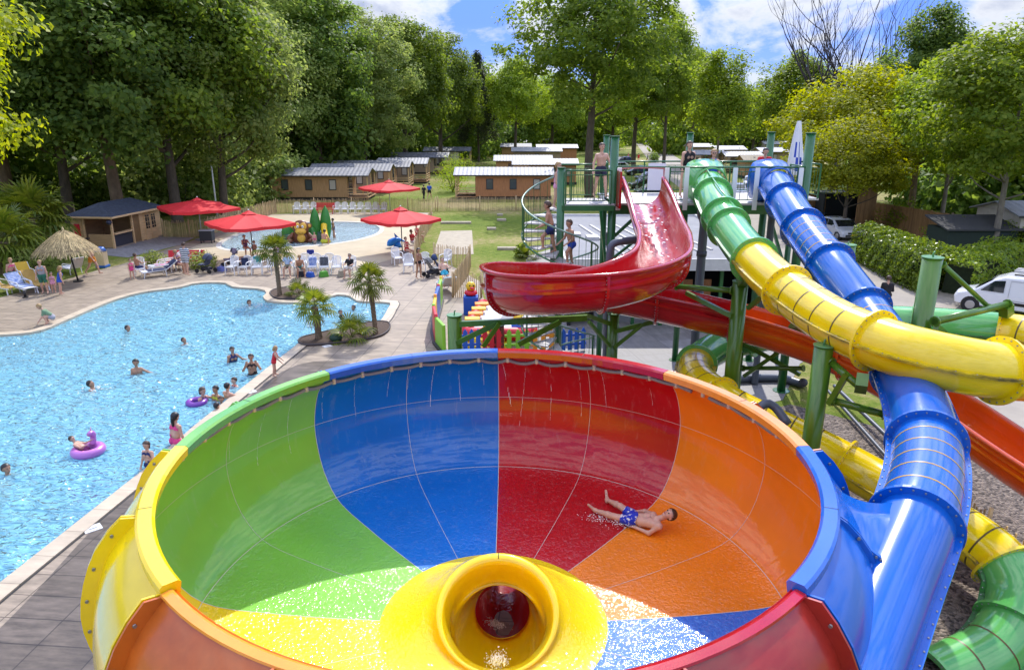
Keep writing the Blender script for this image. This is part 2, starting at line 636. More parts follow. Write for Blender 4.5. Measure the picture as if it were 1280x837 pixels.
def ring_strip(name, inner, outer, z0, z1, m, drop=0.12):
    n = len(inner)
    vs = [(p[0], p[1], z1) for p in inner] + [(p[0], p[1], z1) for p in outer] + [(p[0], p[1], z0 - drop) for p in inner] + [(p[0], p[1], z0 - 0.3) for p in outer]
    fs = []
    for i in range(n):
        j = (i + 1) % n
        fs += [(i, j, n + j, n + i), (2 * n + i, 2 * n + j, j, i), (n + i, n + j, 3 * n + j, 3 * n + i)]
    me = MB().add(vs, fs)
    o = me.build(name, m)
    bm_fix(o)
    return tag(o, kind='structure')


def bm_fix(o):
    import bmesh
    bm = bmesh.new(); bm.from_mesh(o.data)
    bmesh.ops.recalc_face_normals(bm, faces=bm.faces)
    bm.to_mesh(o.data); bm.free()


ring_strip('pool_coping', pool_out, pool_cope, 0.0, 0.045, STONE)
ring_strip('paddling_pool_coping', pad_out, pad_cope, 0.0, 0.03, mat('white_coping', (0.62, 0.58, 0.5), 0.6, var=0.1))
# the dark drain slot that runs outside the coping
c2 = offset_poly(pool_out, COPE + 0.004); c3 = offset_poly(pool_out, COPE + 0.05)
n_ = len(c2)
MBd = MB().add([(p[0], p[1], 0.018) for p in c2] + [(p[0], p[1], 0.018) for p in c3], [(i, (i + 1) % n_, n_ + (i + 1) % n_, n_ + i) for i in range(n_)])
tag(MBd.build('drain_slot', mat('drain_black', (0.02, 0.02, 0.02), 0.6)), kind='structure')


def basin(name, outline, depth, m):
    n = len(outline)
    polys = [[Vector((p[0], p[1], 0)) for p in outline]]
    vs = [(p[0], p[1], -0.12) for p in outline] + [(p[0], p[1], -depth) for p in outline]
    fs = [(i, (i + 1) % n, n + (i + 1) % n, n + i) for i in range(n)]
    for t in tessellate_polygon(polys):
        a, b, c = [polys[0][i] for i in t]
        t = t if (b - a).cross(c - a).z > 0 else t[::-1]
        fs.append([i + n for i in t])
    return tag(MB().add(vs, fs).build(name, m), kind='structure')


LINER = mat('pale_blue_pool_liner', (0.16, 0.60, 0.82), 0.5, var=0.10, vscale=0.35)
basin('pool_basin', pool_out, 1.15, LINER)
basin('paddling_pool_basin', pad_out, 0.35, mat('light_pool_liner', (0.50, 0.70, 0.76), 0.5, var=0.1, vscale=0.8))


def water_mat(name, tint, s1, st, refl=1.0, foam=0.0, milk=(.2, .62, .8), rough=.10):
    m = bpy.data.materials.new(name)
    m.use_nodes = True
    N, L = m.node_tree.nodes, m.node_tree.links
    N.remove(N['Principled BSDF'])
    out = N['Material Output']
    tr = N.new('ShaderNodeBsdfTransparent'); tr.inputs['Color'].default_value = (*tint, 1)
    gl = N.new('ShaderNodeBsdfGlossy'); gl.inputs['Roughness'].default_value = rough
    gl.inputs['Color'].default_value = (1, 1, 1, 1)
    fr = N.new('ShaderNodeFresnel'); fr.inputs['IOR'].default_value = 1.33
    tc = N.new('ShaderNodeTexCoord')
    mp = N.new('ShaderNodeMapping'); mp.inputs['Rotation'].default_value = (0, 0, 0.5); mp.inputs['Scale'].default_value = (1, 1.7, 1)
    L.new(tc.outputs['Object'], mp.inputs['Vector'])
    a = N.new('ShaderNodeTexNoise'); a.inputs['Scale'].default_value = s1; a.inputs['Detail'].default_value = 1.6; a.inputs['Roughness'].default_value = 0.5; a.inputs['Distortion'].default_value = 0.9
    b = N.new('ShaderNodeTexNoise'); b.inputs['Scale'].default_value = s1 * 0.28; b.inputs['Detail'].default_value = 2; b.inputs['Distortion'].default_value = 0.6
    L.new(mp.outputs['Vector'], a.inputs['Vector']); L.new(mp.outputs['Vector'], b.inputs['Vector'])
    ad = N.new('ShaderNodeMath'); ad.operation = 'MULTIPLY_ADD'; ad.inputs[1].default_value = 2.2
    L.new(b.outputs['Fac'], ad.inputs[0]); L.new(a.outputs['Fac'], ad.inputs[2])
    bp = N.new('ShaderNodeBump'); bp.inputs['Strength'].default_value = 1; bp.inputs['Distance'].default_value = st
    L.new(ad.outputs[0], bp.inputs['Height'])
    for nd in (gl, fr):
        L.new(bp.outputs['Normal'], nd.inputs['Normal'])
    # light scattered back by the churned water: part milky turquoise, part clear
    df = N.new('ShaderNodeBsdfDiffuse'); df.inputs['Color'].default_value = (*milk, 1)
    L.new(bp.outputs['Normal'], df.inputs['Normal'])
    mk = N.new('ShaderNodeMixShader'); mk.inputs['Fac'].default_value = foam
    L.new(tr.outputs[0], mk.inputs[1]); L.new(df.outputs[0], mk.inputs[2])
    ms = N.new('ShaderNodeMixShader')
    mu = N.new('ShaderNodeMath'); mu.operation = 'MULTIPLY'; mu.inputs[1].default_value = refl
    mu.use_clamp = True
    L.new(fr.outputs[0], mu.inputs[0])
    L.new(mu.outputs[0], ms.inputs['Fac'])
    L.new(mk.outputs[0], ms.inputs[1]); L.new(gl.outputs[0], ms.inputs[2])
    L.new(ms.outputs[0], out.inputs['Surface'])
    return m


POOLW = water_mat('pool_water_surface', (0.80, 0.96, 1.0), 3.0, 0.22, foam=.55, milk=(.33, .72, .85))
sheet('pool_water', pool_out, [], -0.05, POOLW)
sheet('paddling_pool_water', pad_out, [], -0.04, water_mat('shallow_water_surface', (0.9, 0.98, 1.0), 3.6, 0.10, foam=.45, milk=(.62, .76, .80)))

# the road on the right, the mulch bed under the slides, gravel and paving by the plant room
ASPH = mat('sun_bleached_asphalt', (0.30, 0.265, 0.215), 0.85, var=0.16, vscale=0.6, bump=0.2, bscale=40, detail=8)
road_c = [G(1560, 640), G(1290, 470), G(1185, 408), G(1120, 360), G(1062, 322), G(1000, 285), G(940, 258), G(885, 232), G(845, 208), G(822, 190), G(806, 177), G(795, 168), G(786, 161)]
rc = spline([(p.x, p.y, 0) for p in road_c], 1.2)


def ribbon(name, c, wL, wR, z, m):
    vs, fs = [], []
    for i, p in enumerate(c):
        t = (c[min(i + 1, len(c) - 1)] - c[max(i - 1, 0)]).normalized()
        s = Vector((t.y, -t.x, 0))
        vs += [(p.x - s.x * wL, p.y - s.y * wL, z), (p.x + s.x * wR, p.y + s.y * wR, z)]
    for i in range(len(c) - 1):
        fs.append((2 * i, 2 * i + 1, 2 * i + 3, 2 * i + 2))
    return tag(MB().add(vs, fs).build(name, m), kind='structure')


ribbon('road', rc, 4.2, 3.0, 0.010, ASPH)
yard = [Vector(p) for p in [(3.0, 18), (8.6, 21), (10.5, 24.5), (16, 30), (16, 46), (10, 60), (1, 46), (0, 30)]]
sheet('service_yard', yard, [], 0.014, slab_mat('grey_yard_slabs', (0.19, 0.18, 0.17), (0.23, 0.22, 0.21), (0.11, 0.10, 0.095), 1.6, 0.8, 0.2, stain=0.4))
MULCH = bpy.data.materials.new('bark_and_gravel')
MULCH.use_nodes = True
N, L = MULCH.node_tree.nodes, MULCH.node_tree.links
bs = N['Principled BSDF']; bs.inputs['Roughness'].default_value = 0.9
tc = N.new('ShaderNodeTexCoord')
vo = N.new('ShaderNodeTexVoronoi'); vo.inputs['Scale'].default_value = 16; vo.inputs['Randomness'].default_value = 1
L.new(tc.outputs['Object'], vo.inputs['Vector'])
rp = N.new('ShaderNodeValToRGB')
rp.color_ramp.elements[0].color = (0.05, 0.038, 0.030, 1)
rp.color_ramp.elements[1].color = (0.30, 0.24, 0.19, 1)
sx = N.new('ShaderNodeSeparateColor'); L.new(vo.outputs['Color'], sx.inputs[0]); L.new(sx.outputs[0], rp.inputs['Fac'])
L.new(rp.outputs['Color'], bs.inputs['Base Color'])
bp = N.new('ShaderNodeBump'); bp.inputs['Strength'].default_value = 1; bp.inputs['Distance'].default_value = 0.06; bp.invert = True
L.new(vo.outputs['Distance'], bp.inputs['Height']); L.new(bp.outputs['Normal'], bs.inputs['Normal'])
MULCH_BASE = MULCH
mul = [Vector(p) for p in [(-1, 1), (-1, 6), (1.0, 13.2), (3.2, 18), (8.7, 20.6), (12, 17.6), (13.6, 15), (14.5, 12), (15, 1)]]
sheet('mulch_bed', mul, [], 0.020, MULCH)
# ------------------------------------------------------------------ the big bowl
BC = Vector((-0.27, 8.74, 0))
R_RIM = 4.29


def wet(name, col, bump=0.35, sc=9.0, rough=0.12, base=.34, det=1.0, coat=1.0):
    m = bpy.data.materials.new(name)
    m.use_nodes = True
    N, L = m.node_tree.nodes, m.node_tree.links
    bs = N['Principled BSDF']
    bs.inputs['Base Color'].default_value = (*col, 1)
    bs.inputs['Roughness'].default_value = base
    bs.inputs['Specular IOR Level'].default_value = 0.2
    bs.inputs['Coat Weight'].default_value = coat
    bs.inputs['Coat Roughness'].default_value = rough * 0.5
    tc = N.new('ShaderNodeTexCoord')
    mp = N.new('ShaderNodeMapping'); mp.inputs['Scale'].default_value = (1, 1, 0.6)
    L.new(tc.outputs['Object'], mp.inputs['Vector'])
    a = N.new('ShaderNodeTexNoise'); a.inputs['Scale'].default_value = sc; a.inputs['Detail'].default_value = det; a.inputs['Roughness'].default_value = 0.5; a.inputs['Distortion'].default_value = 0.8
    b = N.new('ShaderNodeTexNoise'); b.inputs['Scale'].default_value = sc * 0.15; b.inputs['Detail'].default_value = 2
    L.new(mp.outputs['Vector'], a.inputs['Vector']); L.new(mp.outputs['Vector'], b.inputs['Vector'])
    mu = N.new('ShaderNodeMath'); mu.operation = 'MULTIPLY'
    L.new(a.outputs['Fac'], mu.inputs[0]); L.new(b.outputs['Fac'], mu.inputs[1])
    bp = N.new('ShaderNodeBump'); bp.inputs['Strength'].default_value = bump; bp.inputs['Distance'].default_value = 0.06
    L.new(mu.outputs[0], bp.inputs['Height'])
    L.new(bp.outputs['Normal'], bs.inputs['Coat Normal'])
    bp2 = N.new('ShaderNodeBump'); bp2.inputs['Strength'].default_value = bump * 0.35; bp2.inputs['Distance'].default_value = 0.03
    L.new(mu.outputs[0], bp2.inputs['Height']); L.new(bp2.outputs['Normal'], bs.inputs['Normal'])
    nz = N.new('ShaderNodeTexNoise'); nz.inputs['Scale'].default_value = 0.8; nz.inputs['Detail'].default_value = 5
    L.new(tc.outputs['Object'], nz.inputs['Vector'])
    mr = N.new('ShaderNodeMapRange'); mr.inputs['From Min'].default_value = 0.3; mr.inputs['From Max'].default_value = 0.7; mr.inputs['To Min'].default_value = 0.9; mr.inputs['To Max'].default_value = 1.1
    L.new(nz.outputs['Fac'], mr.inputs['Value'])
    mx = N.new('ShaderNodeMix'); mx.data_type = 'RGBA'; mx.blend_type = 'MULTIPLY'; mx.inputs['Factor'].default_value = 1
    mx.inputs[6].default_value = (*col, 1)
    L.new(mr.outputs['Result'], mx.inputs[7])
    # faint limescale runs down the slope
    sm_ = N.new('ShaderNodeMapping'); sm_.inputs['Scale'].default_value = (5.0, 5.0, 0.7)
    L.new(tc.outputs['Object'], sm_.inputs['Vector'])
    ns = N.new('ShaderNodeTexNoise'); ns.inputs['Scale'].default_value = 1.6; ns.inputs['Detail'].default_value = 8; ns.inputs['Roughness'].default_value = .7
    L.new(sm_.outputs['Vector'], ns.inputs['Vector'])
    m2 = N.new('ShaderNodeMapRange'); m2.inputs['From Min'].default_value = .55; m2.inputs['From Max'].default_value = .8; m2.inputs['To Max'].default_value = .16
    L.new(ns.outputs['Fac'], m2.inputs['Value'])
    mz = N.new('ShaderNodeMix'); mz.data_type = 'RGBA'; mz.inputs[7].default_value = (.55, .54, .50, 1)
    L.new(m2.outputs['Result'], mz.inputs['Factor']); L.new(mx.outputs[2], mz.inputs[6]); L.new(mz.outputs[2], bs.inputs['Base Color'])
    return m


BCOL = {'green': (0.20, 0.53, 0.055), 'blue': (0.003, 0.15, 0.55), 'red': (0.46, 0.004, 0.008), 'orange': (0.86, 0.22, 0.006), 'yellow': (0.90, 0.67, 0.004)}
BWALL = {k: wet('damp_%s_bowl_wall' % k, c, 0.10, 5.0, 0.14, .4, 1.0, .62) for k, c in BCOL.items()}
BFLOOR = {k: wet('wet_%s_bowl_floor' % k, c, .65, 17.0, 0.16, .5, 1.5) for k, c in BCOL.items()}
RIMC = {'green': BGREEN, 'blue': BLUE, 'red': RED, 'orange': mat('pale_orange_fibreglass', (0.82, 0.30, 0.03), 0.2, var=0.08, coat=0.4), 'yellow': YELLOW}
BOUT = {'green': BGREEN, 'blue': BLUE, 'red': mat('shade_darkened_red_shell', (0.33, 0.022, 0.012), 0.3, var=0.25, vscale=1.2, coat=0.3),
        'orange': mat('shade_darkened_orange_shell', (0.50, 0.115, 0.012), 0.32, var=0.25, vscale=1.0, coat=0.3), 'yellow': YELLOW}  # red and orange outer sides carry their shade in a darker colour

prof_ctl = [(4.16, 4.22), (4.58, 3.78), (4.80, 3.09), (4.70, 2.44), (4.49, 2.06), (4.22, 1.815), (3.85, 1.70), (3.3, 1.63), (2.6, 1.56), (1.66, 1.50)]
PR = [(p.x, p.y) for p in spline([Vector((r, z, 0)) for r, z in prof_ctl], 0.16)]
PO = []
for i, (r, z) in enumerate(PR):
    a, b = PR[max(i - 1, 0)], PR[min(i + 1, len(PR) - 1)]
    t = Vector((b[0] - a[0], b[1] - a[1])).normalized()
    PO.append((r - t.y * 0.07, z + t.x * 0.07))
PO[0] = (4.25, 4.22)


def prof_at(z):
    for i in range(len(PR) - 1):
        if PR[i][1] >= z >= PR[i + 1][1]:
            k = (PR[i][1] - z) / max(1e-6, PR[i][1] - PR[i + 1][1])
            return PR[i][0] + (PR[i + 1][0] - PR[i][0]) * k
    return PR[-1][0]


bowl = thing('water_slide_bowl', 'huge open fibreglass bowl with green, blue, red, orange and yellow panels and yellow centre hole', 'slide bowl', (BC.x, BC.y, 0))
SECT = [(180, 135, 'green'), (135, 90, 'blue'), (90, 45, 'red'), (45, 0, 'orange'), (0, -45, 'blue'), (-45, -90, 'red'), (-90, -135, 'orange'), (-135, -180, 'yellow')]
i_floor = min(i for i, p in enumerate(PR) if p[1] < 1.818)


def strip(mb, pts, nrm, w, mi, lift=0.004):
    """thin flat bead along pts, lying on the surface"""
    vs = []
    for i, p in enumerate(pts):
        t = (pts[min(i + 1, len(pts) - 1)] - pts[max(i - 1, 0)]).normalized()
        s = t.cross(nrm[i]).normalized() * w / 2
        vs += [p - s + nrm[i] * lift, p + s + nrm[i] * lift]
    mb.add(vs, [(2 * i, 2 * i + 1, 2 * i + 3, 2 * i + 2) for i in range(len(pts) - 1)], mi)


def pin(i):
    a, b = PR[max(i - 1, 0)], PR[min(i + 1, len(PR) - 1)]
    t = Vector((b[0] - a[0], b[1] - a[1])).normalized()
    return (t.y, -t.x)


for a1, a0, cn in SECT:
    A0, A1 = rad(a0), rad(a1)
    nseg = 18
    mb = MB()
    cols = []
    for k in range(nseg + 1):
        a = A0 + (A1 - A0) * k / nseg
        cols.append((math.cos(a), math.sin(a)))
    P = len(PR)
    vs, fs, ms = [], [], []
    for (c, s) in cols:
        vs += [(r * c, r * s, z) for r, z in PR]
    for (c, s) in cols:
        vs += [(r * c, r * s, z) for r, z in PO]
    o2 = (nseg + 1) * P
    for k in range(nseg):
        for i in range(P - 1):
            fs.append((k * P + i, k * P + i + 1, (k + 1) * P + i + 1, (k + 1) * P + i)); ms.append(1 if i >= i_floor else 0)
            fs.append((o2 + k * P + i, o2 + (k + 1) * P + i, o2 + (k + 1) * P + i + 1, o2 + k * P + i + 1)); ms.append(2)
    mb.add(vs, fs, ms, True)
    # joint lines: mid-height, floor edge, panel edge and the joint down the middle
    for zi, w in ((min(range(P), key=lambda i: abs(PR[i][1] - 3.09)), 0.006), (i_floor, 0.009)):
        r, z = PR[zi]
        n2 = pin(zi)
        n2 = (n2[0], n2[1])
        pts = [Vector((r * c, r * s, z)) for c, s in cols]
        nr = [Vector((n2[0] * c, n2[0] * s, n2[1])) for c, s in cols]
        nr = [q if q.dot(Vector((-c, -s, 0.6))) > 0 else -q for q, (c, s) in zip(nr, cols)]
        strip(mb, pts, nr, w, 3)
    for aa, w in ((A1, 0.010), ((A0 + A1) / 2, 0.007)):
        c, s = math.cos(aa), math.sin(aa)
        pts = [Vector((r * c, r * s, z)) for r, z in PR[2:]]
        nr = []
        for i in range(2, P):
            q = pin(i)
            q = Vector((q[0] * c, q[0] * s, q[1]))
            nr.append(q if q.dot(Vector((-c, -s, 0.6))) > 0 else -q)
        strip(mb, pts, nr, w, 3)
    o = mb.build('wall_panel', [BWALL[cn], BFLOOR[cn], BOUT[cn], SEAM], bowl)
    o['label'] = '%s bowl panel' % cn
    # upright bolted flanges on the outside, at both ends of each half panel
    for fa, wfun in ((A0, None), ((A0 + A1) / 2, None)):
        for side in (-1, 1):
            fb = MB()
            off = side * 0.028
            c, s = math.cos(fa), math.sin(fa)
            T = Vector((-s, c, 0))
            inner, outer = [], []
            last = max(i for i, p in enumerate(PO) if p[1] > 1.6)
            for i in range(0, last + 1):
                r, z = PO[i]
                q = pin(i)
                wd_ = 0.15
                if cn == 'blue' and a0 == -45 and fa > A0:
                    wd_ = 0.05
                nn = Vector((-q[0], -q[1]))
                if nn.x < 0 and z > 1.9:
                    nn = -nn
                nn = Vector((abs(nn.x), nn.y if z > 2 else nn.y)).normalized() if z > 1.8 else Vector((0.3, -1)).normalized()
                if i == 0:
                    nn = Vector((1, 0)); wd_ = 0.05
                inner.append(Vector((c * (r - 0.02), s * (r - 0.02), z)))
                outer.append(Vector((c * (r + nn.x * wd_), s * (r + nn.x * wd_), z + nn.y * wd_)))
            th = 0.026
            vs = []
            for p in inner: vs.append(p + T * (off - th / 2))
            for p in outer: vs.append(p + T * (off - th / 2))
            for p in inner: vs.append(p + T * (off + th / 2))
            for p in outer: vs.append(p + T * (off + th / 2))
            n = len(inner)
            fs = []
            for i in range(n - 1):
                fs += [(i, i + 1, n + i + 1, n + i), (2 * n + i, 3 * n + i, 3 * n + i + 1, 2 * n + i + 1), (n + i, n + i + 1, 3 * n + i + 1, 3 * n + i)]
            fb.add(vs, fs, 0)
            for i in range(2, n - 1, 2):
                p = inner[i].lerp(outer[i], 0.62) + T * off
                fb.cyl(p - T * 0.03, p + T * 0.03, 0.020, n=6, mi=1)
            fcol = cn
            if side < 0 and fa == A0:
                fcol = SECT[(SECT.index((a1, a0, cn)) + 1) % 8][2]
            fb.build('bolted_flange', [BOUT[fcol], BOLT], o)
    # rim cap: a folded lip, flat on top
    rb = MB()
    front = a0 in (-90, -135)
    capp = [(4.19, 4.20), (4.19, 4.235), (4.215, 4.245), (4.30, 4.235), (4.31, 4.215), (4.26, 4.19)] if front else [(4.12, 4.16), (4.10, 4.27), (4.13, 4.30), (4.27, 4.305), (4.30, 4.28), (4.30, 4.17), (4.25, 4.14)]
    A0b, A1b = A0 + 0.0012, A1 - 0.0012
    rb.lathe([(r, z) for r, z in reversed(capp)], n=16, mi=0, a0=A0b, a1=A1b, smooth=False)
    for aa in (A0b, A1b):
        pl = [(r * math.cos(aa), r * math.sin(aa), z) for r, z in capp]
        rb.add(pl if aa == A0b else pl[::-1], [tuple(range(len(pl)))])
    rb.build('rim_cap', RIMC[cn], bowl, bevel=0)
    rs_ = MB()
    for aa in ((A0 + A1) / 2,):
        rs_.lathe([(4.302, 4.27), (4.272, 4.3075), (4.128, 4.3035)], n=1, a0=aa - 0.0012, a1=aa + 0.0012)
    if not front:
        rs_.build('rim_joint', mat('dark_joint_line', (0.03, 0.05, 0.03), 0.6), bowl)

# spray hose clipped under the rim inside the bowl, sagging between its clips
hs = MB(); clip_at = []
nclip = 34
HA0, HA1 = rad(-40), rad(215)
hp, seg_i = [], []
for k in range(nclip * 6 + 1):
    a = HA0 + (HA1 - HA0) * k / (nclip * 6)
    sag = abs(math.sin(PI * k / 6))
    amp = 0.07 + 0.035 * math.sin(a * 5.3)
    z = 4.085 - amp * sag - (0.05 * math.sin(a * 3.1 + 1) ** 2)
    hp.append(Vector((math.cos(a) * (prof_at(z) - 0.045), math.sin(a) * (prof_at(z) - 0.045), z)))
    if k % 6 == 0:
        p = hp[-1]
        n = Vector((math.cos(a), math.sin(a), 0))
        clip_at.append(p)
gap = [i for i, p in enumerate(hp) if rad(34.5) < math.atan2(p.y, p.x) < rad(37.5)]
hs.tube(hp[:gap[0]], 0.036, 8); hs.tube(hp[gap[-1] + 1:], 0.036, 8)
h_o = hs.build('spray_hose', mat('grey_hose', (0.24, 0.245, 0.25), 0.4), bowl)
clipm = MB().cyl((0, 0, -0.05), (0, 0, 0.06), 0.036, n=8).build('hose_clip', mat('pale_clip', (0.6, 0.56, 0.45), 0.5), h_o)
clipm.location = clip_at[0]
for p in clip_at[1:]:
    c_ = copy_tree(clipm, h_o); c_.location = p
# trickles of water running down from the hose
WTR = mat('white_running_water', (0.80, 0.84, 0.86), 0.12, spec=0.8, var=0.15, vscale=30)
tk = MB()
for a, w, L_ in ((100, .014, .9), (106, .02, 1.0), (112, .010, .55), (83, .012, 1.5), (77, .016, 1.3), (70, .010, 1.2), (64, .012, .95), (94, .010, .6), (148, .012, 1.2), (142, .014, 1.25), (134, .008, .8),
                (126, .009, .9), (158, .010, .9), (117, .012, .7), (52, .010, .6), (89, .018, 1.1)):
    z = 4.02
    c, s = math.cos(rad(a)), math.sin(rad(a))
    jit = random.uniform(-.5, .5)
    while z > 4.02 - L_:
        dz = random.uniform(0.03, 0.12)
        if random.random() < 0.9:
            aa = rad(a + jit * (4.02 - z) * 4 + random.uniform(-.04, .04))
            c, s = math.cos(aa), math.sin(aa)
            for zz0, zz1 in ((z, z - dz),):
                r0, r1 = prof_at(zz0) - 0.006, prof_at(zz1) - 0.006
                ww = w * random.uniform(.12, .5)
                T = Vector((-s, c, 0)) * ww / 2
                p0, p1 = Vector((c * r0, s * r0, zz0)), Vector((c * r1, s * r1, zz1))
                tk.add([p0 - T, p0 + T, p1 + T, p1 - T], [(0, 1, 2, 3)])
        z -= dz * random.uniform(.9, 1.15)
tag(tk.build('running_water', WTR, bowl), kind='stuff')

# yellow centre: a shallow cone that rolls up into a tilted lip and drops away as a chute
TILT = rad(28)
lipc = Vector((0.07, -0.30, 1.90))
lx, ly, ln = Vector((1, 0, 0)), Vector((0, math.cos(TILT), math.sin(TILT))), Vector((0, -math.sin(TILT), math.cos(TILT)))
rings = []
NS = 64


def ringpts(c, r, ex, ey):
    return [c + ex * (r * math.cos(2 * PI * k / NS)) + ey * (r * math.sin(2 * PI * k / NS)) for k in range(NS)]


outer = [Vector((1.66 * math.cos(2 * PI * k / NS), 1.66 * math.sin(2 * PI * k / NS), 1.505)) for k in range(NS)]
lip0 = ringpts(lipc - ln * 0.02, 0.88, lx, ly)
for t in (0, .12, .3, .5, .7, .85, 1):
    e_ = t * t * (3 - 2 * t)
    rings.append([Vector((o_.x + (l_.x - o_.x) * t, o_.y + (l_.y - o_.y) * t, o_.z + (l_.z - o_.z) * (e_ * .6 + t * .4 * t))) for o_, l_ in zip(outer, lip0)])
for k in range(1, 9):                                  # the rolled lip
    a = PI * k / 8
    rg = []
    for q in range(NS):                                # the lip is full at the back and thins out at the front
        th_ = 2 * PI * q / NS
        fat = .55 + .45 * math.sin(th_)
        r_ = 0.88 - 0.078 * fat * (1 - math.cos(a)) - .03 * (1 - math.cos(a)) / 2
        rg.append(lipc + ln * (0.075 * fat * math.sin(a)) + lx * (r_ * math.cos(th_)) + ly * (r_ * math.sin(th_)))
    rings.append(rg)
endc, endd = Vector((0.11, 1.15, 0.79)), Vector((0, 0.79, -0.61))
pth = spline([lipc, lipc - ln * 0.35, lipc - ln * 0.78 + Vector((0, 0.06, 0)), endc], 0.1)
for i, p in enumerate(pth[2:], 2):
    t = (pth[min(i + 1, len(pth) - 1)] - pth[i - 1]).normalized()
    ey = Vector((1, 0, 0)).cross(-t).normalized() * -1
    ey = (-t).cross(Vector((1, 0, 0))).normalized()
    k = i / (len(pth) - 1)
    rings.append(ringpts(p, 0.70 - 0.255 * k ** 2.0, lx, ey if ey.z > -0.1 else -ey))
vs = [p for r_ in rings for p in r_]
fs = []
for i in range(len(rings) - 1):
    for k in range(NS):
        fs.append((i * NS + k, i * NS + (k + 1) % NS, (i + 1) * NS + (k + 1) % NS, (i + 1) * NS + k))
ms = [0 if i < 6 else 1 for i in range(len(rings) - 1) for k in range(NS)]
fun = MB().add(vs, fs, ms, True)
f_o = fun.build('exit_funnel', [BFLOOR['yellow'], wet('yellow_chute_lip', BCOL['yellow'], 0.12, 6, 0.12)], bowl)
bm_fix(f_o)
f_o['label'] = 'yellow exit hole with rolled lip'
sm = MB()
sm.tube([lipc + ln * .077 + ly * r_ for r_ in (.85, .80, .76)], 0.006, 4)
sm.build('joint_line', DYEL, f_o)
ex = MB()
pp = spline([endc - endd * .05, endc + endd * .6, Vector((0.11, 2.3, 0.47)), Vector((0.11, 3.1, 0.46))], 0.15)
ex.tube(pp, 0.44, 28, caps=False)
RPIPE = wet('wet_dark_red_chute', (0.50, 0.012, 0.010), 0.5, 10, 0.1)
N, L = RPIPE.node_tree.nodes, RPIPE.node_tree.links            # thin tinted fibreglass: daylight comes through it
tl = N.new('ShaderNodeBsdfTranslucent'); tl.inputs['Color'].default_value = (0.85, 0.02, 0.015, 1)
ms_ = N.new('ShaderNodeMixShader'); ms_.inputs['Fac'].default_value = .55
L.new(N['Principled BSDF'].outputs[0], ms_.inputs[1]); L.new(tl.outputs[0], ms_.inputs[2]); L.new(ms_.outputs[0], N['Material Output'].inputs['Surface'])
e_o = ex.build('exit_pipe', RPIPE, f_o)
# white water tumbling into the hole
spl = MB()
for k in range(420):
    t = random.random() ** 1.6
    p = lipc - ln * (0.1 + .8 * t) - ly * (0.62 - 0.25 * t) + Vector((random.gauss(0, .07), random.gauss(0, .05), random.gauss(0, .05)))
    spl.sphere(p, random.uniform(.003, .010), 5, sz=(1, 1, random.uniform(.6, 1.6)))
for k in range(350):
    t = random.random()
    p = endc + endd * (0.1 + .3 * t) - Vector((0.02 + .2 * t, 0, 0.33 - .1 * t)) + Vector((random.gauss(0, .05), random.gauss(0, .04), random.gauss(0, .02)))
    spl.sphere(p, random.uniform(.003, .009), 5)
tag(spl.build('splashing_water', mat('white_foam', (0.86, 0.88, 0.84), 0.25), f_o), kind='stuff')
for k in range(8):
    lg = MB()
    a = rad(22.5 + 45 * k)
    lg.cyl((3.2 * math.cos(a), 3.2 * math.sin(a), 0), (3.2 * math.cos(a), 3.2 * math.sin(a), 1.50), 0.12, n=10)
    lg.bar((3.2 * math.cos(a), 3.2 * math.sin(a), 1.2), (4.3 * math.cos(a), 4.3 * math.sin(a), 1.62), .1)
    lg.build('support_leg', GPOST, bowl)


# ------------------------------------------------------------------ closed tube slides
GRIME = {'yellow_fibreglass': mat('grimy_yellow_seam', (.74, .54, .006), .4, var=.5, vscale=2.2, col2=(.09, .07, .02), stretch=(1, 1, 3)),
         'green_fibreglass': mat('grimy_green_seam', (.085, .34, .075), .4, var=.5, vscale=2.2, col2=(.03, .07, .03), stretch=(1, 1, 3))}


def frames(pts):
    out = []
    for i, p in enumerate(pts):
        t = (pts[min(i + 1, len(pts) - 1)] - pts[max(i - 1, 0)]).normalized()
        s = t.cross(Vector((0, 0, 1))).normalized()
        u = s.cross(t).normalized()
        out.append((p, t, s, u))
    return out


